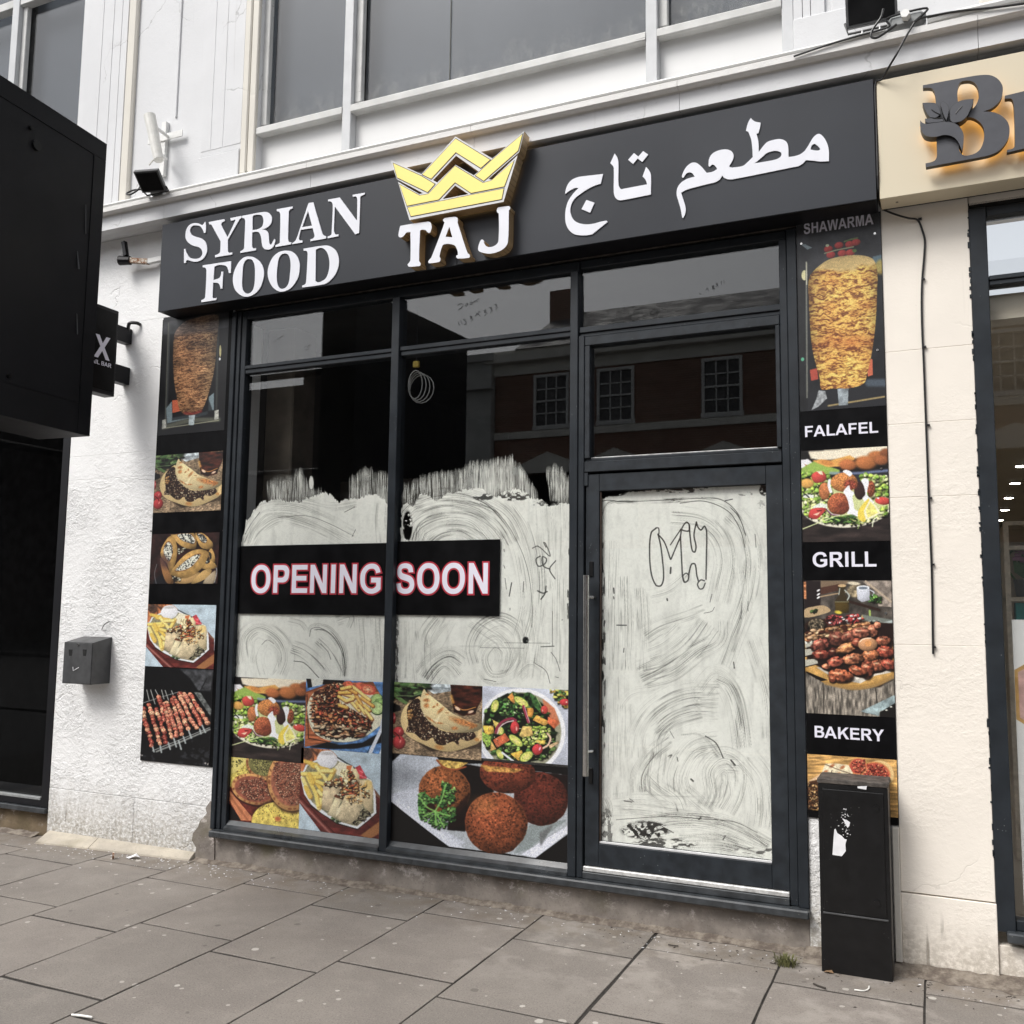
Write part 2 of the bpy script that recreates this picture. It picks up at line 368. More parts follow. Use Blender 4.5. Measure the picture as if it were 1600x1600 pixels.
class Pic:
    def __init__(s, quad, w, h, base='#000000', UV=None):
        s.w, s.h = w, h
        if UV is None:
            u, v = np.meshgrid((np.arange(w)+.5)/w, (np.arange(h)+.5)/h)
            tl, tr, br, bl = quad
            s.U = (tl[0]*(1-u)+tr[0]*u)*(1-v)+(bl[0]*(1-u)+br[0]*u)*v
            s.V = (tl[1]*(1-u)+tr[1]*u)*(1-v)+(bl[1]*(1-u)+br[1]*u)*v
        else:
            s.U, s.V = UV
        s.U = s.U.astype(np.float64); s.V = s.V.astype(np.float64)
        s.C = np.ones((h, w, 3), np.float32)*hx(base)
        s.k = abs(s.U[h//2, -1]-s.U[h//2, 0])/w
        s.r = np.random.RandomState(7)
    def win(s, x0, x1, y0, y1):
        m = (s.U >= x0) & (s.U <= x1) & (s.V >= y0) & (s.V <= y1)
        if not m.any():
            return None
        r = np.where(m.any(1))[0]; c = np.where(m.any(0))[0]
        return slice(r[0], r[-1]+1), slice(c[0], c[-1]+1)
    def put(s, sl, m, col):
        s.C[sl] = s.C[sl]*(1-m[..., None]) + col*m[..., None]
    def _paint(s, sl, m, col, tex, ts, ball, bbox, seed):
        U, V = s.U[sl], s.V[sl]
        c = np.ones(m.shape+(3,), np.float32)*hx(col)
        x0, x1, y0, y1 = bbox
        if ball:
            dx = (U-(x0+x1)/2)/max(x1-x0, 1)*2; dy = (V-(y0+y1)/2)/max(y1-y0, 1)*2
            sh = 1 + ball*(-.35*dx-.55*dy) - ball*.5*np.clip(dx*dx+dy*dy, 0, 1.3)**2
            c = c*sh[..., None]
        if tex:
            n = fbm(U/ts, V/ts, seed, 3)
            c = c*(1+tex*(n-.5)*2.6)[..., None]
        s.put(sl, m, np.clip(c, 0, 1))
    def poly(s, P, col, soft=0, tex=0, ts=30, ball=0, smooth=False, seed=1, a=1):
        P = spl(P) if smooth else pts(P)
        xs = [p[0] for p in P]; ys = [p[1] for p in P]; e = soft*2+s.k
        sl = s.win(min(xs)-e, max(xs)+e, min(ys)-e, max(ys)+e)
        if sl is None: return
        m = inpoly(s.U[sl], s.V[sl], P).astype(np.float32)
        n = int(soft/s.k)
        for _ in range(min(n, 12)):
            q = np.pad(m, 1, mode='edge'); m = (q[:-2, 1:-1]+q[2:, 1:-1]+q[1:-1, :-2]+q[1:-1, 2:]+m)/5
        s._paint(sl, m*a, col, tex, ts, ball, (min(xs), max(xs), min(ys), max(ys)), seed)
    def ell(s, cx, cy, rx, ry, col, rot=0, soft=.12, tex=0, ts=25, ball=0, seed=1, a=1, rough=0):
        R = max(rx, ry)*1.3
        sl = s.win(cx-R, cx+R, cy-R, cy+R)
        if sl is None: return
        U, V = s.U[sl]-cx, s.V[sl]-cy; c, n = math.cos(math.radians(rot)), math.sin(math.radians(rot))
        d = np.sqrt(((U*c+V*n)/rx)**2+((-U*n+V*c)/ry)**2)
        if rough: d = d+rough*(fbm(s.U[sl]/ts*1.3, s.V[sl]/ts*1.3, seed+5, 2)-.5)
        m = np.clip((1+soft/2-d)/max(soft, .01), 0, 1)*a
        s._paint(sl, m, col, tex, ts, ball, (cx-rx, cx+rx, cy-ry, cy+ry), seed)
    def line(s, P, w, col, smooth=False, a=1, soft=1.0):
        P = spl(P, closed=False) if smooth else pts(P)
        xs = [p[0] for p in P]; ys = [p[1] for p in P]
        sl = s.win(min(xs)-w, max(xs)+w, min(ys)-w, max(ys)+w)
        if sl is None: return
        d = s.dist(sl, P)[0]
        s.put(sl, np.clip((w/2-d)/max(soft*s.k, 1e-6)+.5, 0, 1)*a, hx(col))
    def dist(s, sl, P):
        U, V = s.U[sl], s.V[sl]; best = np.full(U.shape, 1e9); S = np.zeros(U.shape); D = np.zeros(U.shape); acc = 0
        for (x0, y0), (x1, y1) in zip(P[:-1], P[1:]):
            dx, dy = x1-x0, y1-y0; L = math.hypot(dx, dy)
            if L < 1e-9: continue
            t = np.clip(((U-x0)*dx+(V-y0)*dy)/L**2, 0, 1)
            ex, ey = U-x0-t*dx, V-y0-t*dy; d = np.sqrt(ex*ex+ey*ey)
            k = d < best
            best = np.where(k, d, best); S = np.where(k, acc+t*L, S); D = np.where(k, np.sign(dx*ey-dy*ex)*d, D); acc += L
        return best, S, D
    def bits(s, P, n, rx, ry, cols, rot=(0, 180), sh=.5, seed=3, tex=0, ball=.6, smooth=False):
        P = spl(P) if smooth else pts(P); r = np.random.RandomState(seed)
        xs = [p[0] for p in P]; ys = [p[1] for p in P]; k = 0; t = 0
        while k < n and t < n*6:
            t += 1
            x, y = r.uniform(min(xs), max(xs)), r.uniform(min(ys), max(ys))
            if not inpoly(np.array([x]), np.array([y]), P)[0]: continue
            k += 1
            q = r.uniform(.55, 1.3); ro = r.uniform(*rot)
            if sh: s.ell(x+rx*.15, y+ry*.45, rx*q*1.1, ry*q*1.2, '#120a06', ro, .6, a=sh)
            c = hx(cols[r.randint(len(cols))])*r.uniform(.8, 1.15)
            s.ell(x, y, rx*q, ry*q, np.clip(c, 0, 1), ro, .35, ball=ball)
    def grain(s, P, amp, ts, col=None, seed=9, stretch=(1, 1), thr=None, smooth=False, a=1):
        """noise over an area: lightens and darkens it, or lays a colour where the noise is high"""
        P = spl(P) if smooth else pts(P)
        xs = [p[0] for p in P]; ys = [p[1] for p in P]
        sl = s.win(min(xs), max(xs), min(ys), max(ys))
        if sl is None: return
        m = inpoly(s.U[sl], s.V[sl], P).astype(np.float32)
        n = fbm(s.U[sl]/ts/stretch[0], s.V[sl]/ts/stretch[1], seed, 3)
        if col is None:
            s.C[sl] = np.clip(s.C[sl]*(1+amp*(n-.5)*2.6*m)[..., None], 0, 1)
        else:
            s.put(sl, m*np.clip((n-thr)*12, 0, 1)*a, hx(col))

def SQ(q):
    return '%g,%g %g,%g %g,%g %g,%g' % sum(q, ())

# ---- the dishes, each painted once
FRY = ['#e8b944', '#f0cb5c', '#dca238', '#f4d878']
def pic_falafel():
    q = ((80, 140), (1440, 75), (1480, 1600), (105, 1600)); p = Pic(q, 230, 230, '#1d1a1b')
    p.poly('80,1200 1480,1200 1480,1600 80,1600', '#2c2422'); p.grain(SQ(q), .5, 60, stretch=(4, 1))
    p.poly('200,150 1450,60 1450,260 900,270 400,290 240,260', '#e9ddc4', soft=30)
    p.poly('80,280 200,270 270,330 240,400 120,420 80,420', '#e8e6ea', soft=12); p.poly('140,350 240,400 190,430', '#b45a35', soft=6)
    p.poly('90,420 300,300 560,400 700,450 700,520 300,520 80,560', '#93b34a', soft=20)
    p.poly('250,290 420,280 540,300 860,215 950,270 800,390 500,400 330,330', '#dfa044', soft=14)
    p.ell(500, 330, 110, 40, '#c9802f', 12, .5)
    for x, y, rx, ry, c in ((830, 370, 140, 90, '#b5652c'), (1290, 240, 150, 90, '#a8622c'), (1110, 340, 170, 110, '#b3682c'), (1420, 190, 90, 80, '#7d4624'), (1350, 300, 110, 80, '#9a572a')):
        p.ell(x, y, rx, ry, c, 5, .4, ball=.35)
    p.line('560,500 800,510 1050,505 1440,470', 30, '#8294c2', soft=8)
    p.poly('950,540 1450,520 1450,800 1000,800', '#2a2b33', soft=12)
    p.ell(790, 1010, 730, 370, '#e3dfc8', 0, .04); p.ell(790, 980, 690, 330, '#c9cf8f', 0, .08)
    g = ['#b6d252', '#93bd43', '#dbe58c', '#7ea63c', '#e8efae']
    p.bits('80,480 560,560 560,900 420,1000 100,1080', 230, 44, 24, g, sh=.25, seed=4)
    p.bits('1000,520 1450,560 1460,900 1150,880', 130, 40, 24, g, sh=.3, seed=5)
    p.bits('100,1050 500,1000 620,1200 1000,1250 1440,1060 1420,1230 1000,1340 500,1300 150,1180', 200, 44, 18, g+['#e6dfa8'], sh=.2, seed=6)
    p.poly('250,540 320,475 430,470 490,560 470,620 370,655 290,640', '#c4382d', ball=.4, smooth=True); p.poly('330,470 420,465 440,530 390,520', '#e9d9b8')
    p.ell(180, 660, 110, 75, '#dba146', 0, .3, ball=.3); p.poly('100,830 290,850 280,900 120,890', '#e9eee4'); p.line('110,850 160,840 210,890', 18, '#151515')
    p.poly('260,1040 380,980 500,1000 500,1070 300,1080', '#dfe8d8')
    p.ell(460, 790, 90, 140, '#bb6d36', 0, .06, tex=.3, ts=18, ball=.4); p.line('540,620 530,700 560,800', 48, '#ecebf0')
    p.ell(1190, 760, 62, 130, '#8c4526', 0, .08, tex=.6, ts=16, ball=.3); p.ell(1020, 790, 92, 145, '#35211f', 0, .06, tex=.3, ts=12, ball=.3)
    p.ell(770, 650, 212, 155, '#bd7634', 0, .04, tex=.4, ts=14, ball=.45); p.ell(870, 690, 100, 85, '#8b3a24', 0, .5, tex=.9, ts=12, rough=.5)
    p.ell(690, 1000, 182, 180, '#a8552c', 0, .04, tex=.45, ts=13, ball=.5); p.ell(740, 1050, 110, 90, '#6b2d1e', 0, .8, tex=.5, ts=10, a=.6)
    p.line('500,1090 560,1170 680,1190', 22, '#6a3558'); p.line('500,1080 580,1160 700,1175', 9, '#eadcea')
    w = '#eeeff3'
    p.poly('750,475 800,450 880,480 900,520 860,560 820,530', w, smooth=True)
    p.poly('760,800 850,700 870,770 930,830 900,880 920,1000 940,1090 1010,1130 1000,1200 820,1160 850,1080 830,950 790,860', w, smooth=True)
    p.poly('1040,620 1110,590 1160,640 1140,760 1130,850 1180,920 1240,990 1200,1050 1060,920 1100,850 1080,720', w, smooth=True)
    p.poly('1150,920 1000,1100 990,1230 1060,1290 1110,1270 1080,1130 1170,960', '#e9cd3f', smooth=True)
    p.poly('1165,945 1080,1110 1110,1260 1220,1230 1340,1150 1260,1020', '#f2edc4'); p.poly('1180,975 1110,1110 1140,1230 1300,1150 1240,1040', '#eadf77', tex=.25, ts=40)
    p.poly('200,1180 240,1080 400,1055 485,1075 420,1160 330,1235 220,1215', '#c22f2a', ball=.3, smooth=True); p.poly('270,1160 400,1120 340,1180', '#edc3a6'); p.line('340,1105 410,1100', 12, '#2a0f0d')
    p.ell(1370, 960, 120, 62, '#cc3a2c', 8, .08, ball=.4); p.ell(1300, 915, 18, 12, '#ffffff')
    p.bits('420,1230 860,1170 960,1250 940,1310 500,1300', 70, 60, 9, ['#5f9a3c', '#3f7a34', '#9cc65c', '#22381c'], rot=(-30, 30), sh=.3, seed=8)
    p.line('105,1390 400,1280 640,1190 850,1170', 15, '#dbe6a8'); p.line('1210,1370 1225,1260 1280,1225', 16, '#e8eecb'); p.line('990,1250 1010,1330 985,1400', 12, '#9dbb62')
    return p.C
def pic_doner_plate():
    q = ((100, 85), (1525, 125), (1480, 1440), (45, 1350)); p = Pic(q, 230, 220, '#4f7fb8'); p.grain(SQ(q), .5, 90)
    p.poly('90,330 500,170 1300,120 1460,420 1500,900 500,1250 60,1340', '#a4582d'); p.grain('90,330 500,170 1300,120 1460,420 1500,900 500,1250 60,1340', .4, 40, stretch=(5, 1))
    p.line('110,380 130,1180 480,1240', 14, '#2a140c'); p.line('100,340 500,190', 12, '#6a3218')
    p.poly('100,85 800,85 780,160 400,190 130,260', '#1b1614'); p.poly('185,90 410,95 400,190 210,240', '#d5d6cc')
    p.poly('150,1340 480,1240 700,1290 1100,1240 1400,1050 1480,1050 1450,1230 1000,1350 500,1370', '#0e0d10', soft=20)
    p.poly('110,700 130,520 240,340 500,220 900,200 1300,360 1500,650 1500,800 1350,980 1100,1160 850,1235 600,1230 400,1180 200,1030', '#e3dfc4', smooth=True)
    p.line('115,640 150,880 300,1090 560,1220 850,1235 1100,1160 1350,980', 10, '#54503f', smooth=True, a=.5)
    for x, y in ((870, 190), (1080, 210)): p.ell(x, y, 105, 75, '#cf5b34', 10, .1, tex=.3, ts=30)
    p.ell(1215, 265, 130, 95, '#c9482c', 15, .06); p.ell(1210, 262, 95, 66, '#de8258', 15, .2, tex=.5, ts=18); p.ell(1210, 262, 30, 18, '#efd0a6', 15, .6)
    for x, y, c in ((1350, 430, '#a9c777'), (1420, 540, '#8fb665'), (1360, 600, '#b8d08a')):
        p.ell(x+4, y+8, 118, 90 if y < 500 else 125, '#1f3a18', -35, .06); p.ell(x, y, 108, 78 if y < 500 else 112, c, -35, .08, tex=.2, ts=30)
    M = ['#8a4a2c', '#b77a4c', '#6b3220', '#d6a878', '#a45a34', '#4a2118', '#e3c39c', '#c0492c']
    area = '240,330 420,250 620,150 760,170 700,330 700,520 1000,680 1240,820 1270,960 1130,1100 930,1120 740,1180 500,1150 270,1050 190,780 200,520'
    p.poly(area, '#3b1c14', soft=12); p.bits(area, 620, 42, 13, M, rot=(0, 180), sh=.65, seed=11)
    p.bits('270,640 700,820 1000,830 1200,880 850,960 500,880 280,780', 60, 38, 18, ['#c8502e', '#d9743e', '#e39a5a'], sh=.5, seed=12)
    p.bits('250,930 640,960 1130,950 1130,1120 930,1130 480,1160 270,1040', 70, 62, 20, ['#ddb48a', '#b98858', '#8b4c30', '#e8cfa8'], rot=(-60, 60), sh=.7, seed=13)
    r = np.random.RandomState(2)
    for x0, y0, x1, y1 in ((700, 560, 830, 600), (780, 350, 970, 410), (690, 400, 830, 490), (700, 330, 900, 320), (960, 300, 1100, 560), (950, 220, 1230, 450), (860, 250, 1000, 330), (900, 480, 1050, 650), (1010, 500, 1040, 580), (1060, 560, 1150, 700), (1100, 420, 1290, 560), (1150, 560, 1230, 640), (1160, 650, 1270, 800), (820, 480, 940, 440), (740, 260, 900, 220)):
        p.line([(x0+10, y0+14), (x1+10, y1+14)], 66, '#7a3a16', soft=3); p.line([(x0, y0), (x1, y1)], 54, FRY[r.randint(4)], soft=3); p.line([(x0-6, y0-10), (x1-6, y1-10)], 14, '#f9e7a0', a=.6, soft=4)
    p.line('1490,860 1400,1060 1290,1300 1240,1420', 62, '#d7dde8'); p.line('1470,830 1450,940', 80, '#c8d0de'); p.line('1260,1250 1190,1420', 8, '#122'); p.line('1480,1250 1410,1430', 34, '#dfe3ea')
    return p.C
def pic_zaatar():
    q = ((95, 60), (1550, 120), (1530, 1340), (60, 1300)); p = Pic(q, 230, 210, '#8d775c'); p.grain(SQ(q), .55, 14, stretch=(2, 1)); p.grain(SQ(q), .4, 160)
    p.poly('660,70 1040,95 1040,210 760,260 640,180', '#b9c4c8', tex=.4, ts=60); p.line('640,145 1030,165', 8, '#4b5960')
    p.poly('90,60 680,70 640,250 380,330 300,440 90,330', '#27331c'); p.bits('90,80 640,75 600,240 330,330 120,300', 46, 110, 30, ['#5f7f45', '#7d9a5a', '#486a37', '#34502a'], rot=(-50, 60), sh=.5, seed=3)
    p.poly('90,320 210,330 330,420 290,450 180,390', '#5d7d44')
    p.poly('80,430 200,480 200,560 80,590', '#100d0c', soft=8)
    p.poly('1035,100 1555,125 1540,340 1460,500 1440,590 1240,620 1090,560 1060,380', '#38170c', smooth=False); p.grain('1035,100 1555,125 1540,340 1460,500 1440,590 1240,620 1090,560 1060,380', .9, 120, seed=4, stretch=(1, .4))
    p.line('1050,290 1080,400', 30, '#d59c3f', soft=6); p.line('1100,450 1250,520 1440,470', 14, '#c98b3a', smooth=True); p.ell(1150, 500, 50, 24, '#e9c6a8', 35); p.ell(1360, 550, 55, 20, '#e9c6a8', -20); p.ell(1250, 560, 80, 30, '#0d0a08', 0, .4, a=.7)
    p.poly('300,930 1530,920 1530,1110 1200,1200 700,1240 280,960', '#2c1f16', soft=14, a=.7)
    p.poly('530,310 400,390 290,470 220,600 205,760 250,900 300,970 420,1050 560,1110 760,1190 950,1225 1130,1200 1350,1120 1480,1060 1535,980 1535,760 1200,760 700,500', '#e7c98b', smooth=True, ball=.22)
    p.poly('1500,740 1545,760 1540,1010 1450,1040', '#e0c083')
    z = '480,340 560,420 600,600 760,800 900,880 1100,905 1400,880 1440,960 1310,1030 1190,1000 1160,1110 1080,1050 910,1125 790,1090 740,1000 640,1060 540,1030 430,940 300,920 330,800 320,500'
    p.poly(z, '#2c1a12', smooth=True, soft=5); p.bits(z, 620, 13, 10, ['#120b08', '#5b3a28', '#20130d', '#a08566', '#3a2216', '#d9c9a8'], sh=.0, seed=5, ball=.2)
    p.bits('320,560 400,520 420,680 330,720', 20, 26, 20, ['#b88a4c', '#8b5a2c'], sh=.2)
    p.poly('600,180 550,300 535,440 560,540 640,680 760,790 900,860 1080,900 1280,895 1440,870 1535,810 1530,745 1400,730 1200,640 1040,560 900,440 760,330 640,230', '#e6d09a', smooth=True, ball=.3)
    for x, y, rx, ry, r in ((640, 370, 50, 30, 0), (640, 460, 40, 40, 0), (870, 540, 70, 24, -45), (1220, 720, 190, 52, 18), (1380, 760, 80, 30, 10), (850, 752, 60, 14, 5), (650, 270, 30, 14, 0), (700, 690, 90, 14, 35), (1400, 800, 70, 16, -25), (1100, 830, 50, 28, 0), (760, 480, 30, 14, -30), (820, 440, 16, 24, 0), (980, 575, 30, 8, 0)):
        p.ell(x, y, rx, ry, '#b26a2c', r, .8, tex=.5, ts=20, a=.85, rough=.5)
    p.poly('740,700 800,690 900,560 860,640 820,760', '#f3e7bf', soft=10, a=.7)
    p.ell(850, 1160, 70, 36, '#b9813e', 10, .9); p.ell(1460, 1000, 36, 30, '#b9813e', 0, .6)
    for x, y, rx, ry in ((75, 700, 45, 100), (165, 930, 92, 90), (175, 1110, 108, 115)): p.ell(x, y, rx, ry, '#b3262a', 0, .06, ball=.5); p.ell(x+20, y-20, 14, 30, '#e4847c', 20, .6)
    p.line('100,940 170,1000 190,1050', 14, '#2c1a10'); p.line('60,310 300,300 420,300 560,250', 10, '#8da070', smooth=True)
    return p.C
def pic_salad():
    q = ((65, 45), (1565, 105), (1555, 1440), (35, 1320)); p = Pic(q, 230, 215, '#c3c8d6'); p.grain(SQ(q), .15, 200)
    p.ell(1750, 80, 620, 430, '#eef0f6', 35, .02); p.ell(1760, 60, 560, 390, '#8a8f86', 35, .03); p.bits('1230,110 1565,110 1565,420 1400,360', 50, 50, 24, ['#4f7a3a', '#c9c95a', '#e0b63c', '#243a1c'], seed=2); p.ell(1470, 320, 85, 62, '#c4242c', 0, .06, ball=.4); p.ell(1500, 320, 14, 14, '#ffd')
    p.ell(720, 850, 760, 770, '#f2f3f8', 0, .015); p.ell(725, 850, 685, 700, '#9b9a80', 0, .03); p.poly('1100,260 1300,430 1390,700 1330,760 1150,560', '#c9764c', soft=18)
    area = '100,500 300,280 500,170 900,170 1150,400 1260,700 1330,880 1300,1150 1150,1330 900,1380 600,1370 400,1330 200,1200 60,1050'
    p.poly(area, '#12170d', soft=10)
    p.bits(area, 230, 52, 26, ['#2c4a22', '#3f6a2e', '#1a2e17', '#557f3a', '#7ea552', '#0d120b'], sh=.5, seed=3)
    Y = ['#e2a43a', '#edbb4e', '#dfa03a', '#e7c24a']
    p.bits('780,760 1200,760 1240,900 1100,1000 850,1130 760,1050', 120, 30, 20, ['#c9dc62', '#a9c548', '#e0ea8e', '#86a838'], sh=.2, seed=4)
    p.bits('480,1050 700,1060 700,1180 520,1180', 26, 40, 22, ['#a5cf5c', '#6ea443'], seed=5)
    for P, c in (('230,640 350,700 300,830', '#ddc35a'), ('60,750 250,750 260,880 110,930', '#e9b93a'), ('500,240 580,160 640,290 620,370', '#dd8c30'), ('830,430 940,430 950,500 920,600 850,580', '#e0962c'), ('940,630 1000,550 1200,660 1200,700 1130,745 940,650', '#e9ab3c'), ('1190,580 1370,660 1300,800 1180,690', '#d2622c'), ('700,920 760,755 910,760 940,920 740,950', '#edc56a'), ('240,1000 450,880 540,1000 310,1140', '#cf5f2c'), ('190,1200 210,1020 300,1160', '#e0b25c'), ('540,1240 740,1180 780,1280 690,1370', '#edb93a'), ('1200,1090 1360,1010 1370,1050 1220,1150', '#dcb88a'), ('980,1000 1150,1000 1130,1080 1020,1060', '#efc94e')):
        p.poly(P, '#0d0c08', soft=16, a=.8); p.poly(P, c, tex=.25, ts=40, ball=.25)
    for x, y, rx, ry, r in ((280, 400, 62, 110, 15), (740, 320, 140, 62, 35), (640, 1010, 140, 62, 40), (370, 1000-160, 60, 66, 0), (820, 1290, 120, 72, -35), (360, 1250, 50, 90, -30)):
        p.ell(x, y, rx+10, ry+10, '#2f5a22', r, .06); p.ell(x, y, rx, ry, '#cfd35e', r, .2, tex=.25, ts=26); p.ell(x+5, y+5, rx*.5, ry*.5, '#e9dd80', r, .6)
    p.poly('900,170 1000,250 1100,440 1060,520 960,400 880,220', '#355a2b', tex=.6, ts=30); p.line('1000,240 1100,440', 10, '#b8cf8a'); p.bits('400,380 640,360 700,560 540,600 380,540', 50, 44, 18, ['#5fa048', '#9fcf72', '#2f5a2a', '#d3e6ae'], seed=6)
    p.poly('50,860 200,930 210,1060 150,1130 50,1000', '#9bc04a', tex=.5, ts=20)
    p.line('290,870 330,760 440,660 570,620 640,650', 46, '#8d2440', smooth=True); p.line('320,890 370,770 480,690 600,660', 20, '#e3c3cc', smooth=True)
    p.line('775,400 810,520 860,680', 46, '#a02c48'); p.line('795,400 840,560 880,680', 12, '#e8b7c2'); p.line('1180,880 1230,960 1190,1080 1090,1150', 34, '#e7bfa6', smooth=True)
    p.ell(1130, 460, 60, 75, '#c93226', 0, .1, ball=.3); p.ell(625, 780, 76, 112, '#c4262a', 0, .05, ball=.45); p.ell(655, 800, 14, 40, '#f0b8a8', 0, .4); p.ell(1010, 1165, 88, 98, '#c9262a', 20, .05, ball=.45); p.ell(1050, 1150, 14, 34, '#fbd', 20, .3)
    p.bits(area, 70, 26, 4, ['#f1ecc6', '#e3dc9a'], sh=0, seed=9)
    p.poly('400,1200 620,1370 560,1370 380,1230', '#e6e9ee'); p.line('50,1130 220,1330', 60, '#dfe3ea')
    return p.C
def pic_flatbread():
    q = ((118, 130), (1550, 200), (1500, 1340), (85, 1250)); p = Pic(q, 230, 200, '#5a1d14'); p.grain(SQ(q), .4, 60)
    p.poly('85,950 350,1250 85,1250', '#0d0a0a'); p.poly('85,720 640,1250 340,1250 85,900', '#c8794a', tex=.15, ts=80); p.line('100,820 480,1240', 20, '#8e4a28', soft=6)
    def bread(cx, cy, rx, ry, rot, top, spots, seed):
        p.ell(cx+15, cy+25, rx*1.04, ry*1.04, '#240c08', rot, .1, a=.8); p.ell(cx, cy, rx, ry, '#d49a55', rot, .03, ball=.25, seed=seed); r = np.random.RandomState(seed)
        for k in range(34):
            a = r.uniform(0, 6.28); c, s_ = math.cos(math.radians(rot)), math.sin(math.radians(rot)); ex, ey = rx*.93*math.cos(a), ry*.93*math.sin(a)
            p.ell(cx+ex*c-ey*s_, cy+ex*s_+ey*c, r.uniform(12, 34), r.uniform(10, 26), '#7a3f22', r.uniform(0, 180), .8, a=.8)
        p.ell(cx, cy, rx*.86, ry*.84, top, rot, .08, tex=.25, ts=50, seed=seed)
        return spots
    bread(180, 240, 330, 230, -20, '#d8c95e', 0, 2); p.ell(230, 400, 330, 220, '#3a1410', -30, .06, a=.6)
    p.ell(220, 380, 440, 250, '#dcc85a', -25, .04, tex=.25, ts=50); p.bits('110,300 480,220 600,430 300,600 110,600', 40, 12, 10, ['#7a6a2a', '#8b5a2a'], sh=0)
    p.ell(250, 230, 330, 120, '#d9ca70', -35, .05, a=.9); p.bits('110,200 400,140 300,280 120,340', 30, 14, 8, ['#4a4a22'], sh=0, seed=4)
    bread(760, 230, 330, 260, 10, '#6d6a3c', 0, 5); p.grain('480,130 950,180 900,430 700,430', .9, 14, seed=3); p.bits('560,150 920,180 880,400 680,370', 60, 9, 7, ['#a9a15c', '#3c3a20', '#c9b878'], sh=0, seed=6)
    bread(600, 690, 470, 270, 8, '#8b4a34', 0, 7); ar = '300,560 800,470 960,640 960,760 760,880 480,870 280,700'; p.bits(ar, 420, 15, 10, ['#b5785a', '#5a2418', '#d8a888', '#7a3a28'], sh=.4, seed=8)
    p.ell(1180, 1230, 620, 380, '#2a0f0a', 0, .1, a=.7); p.ell(1160, 1260, 600, 370, '#ddc456', 0, .03, tex=.22, ts=60); p.bits('640,1010 1100,900 1500,1000 1500,1320 700,1240', 90, 11, 9, ['#8a7a30', '#5f5a24', '#a8782c'], sh=0, seed=12); p.ell(1090, 1190, 60, 40, '#b5602c', 0, .8)
    bread(1350, 520, 470, 520, 0, '#9a5a40', 0, 9); ar = '1040,190 1540,200 1520,900 1400,930 1200,850 1050,600 980,350'; p.bits(ar, 800, 16, 9, ['#c08464', '#6a2c20', '#dcb090', '#8c4a34', '#a8644a'], rot=(-40, 20), sh=.4, seed=10)
    return p.C
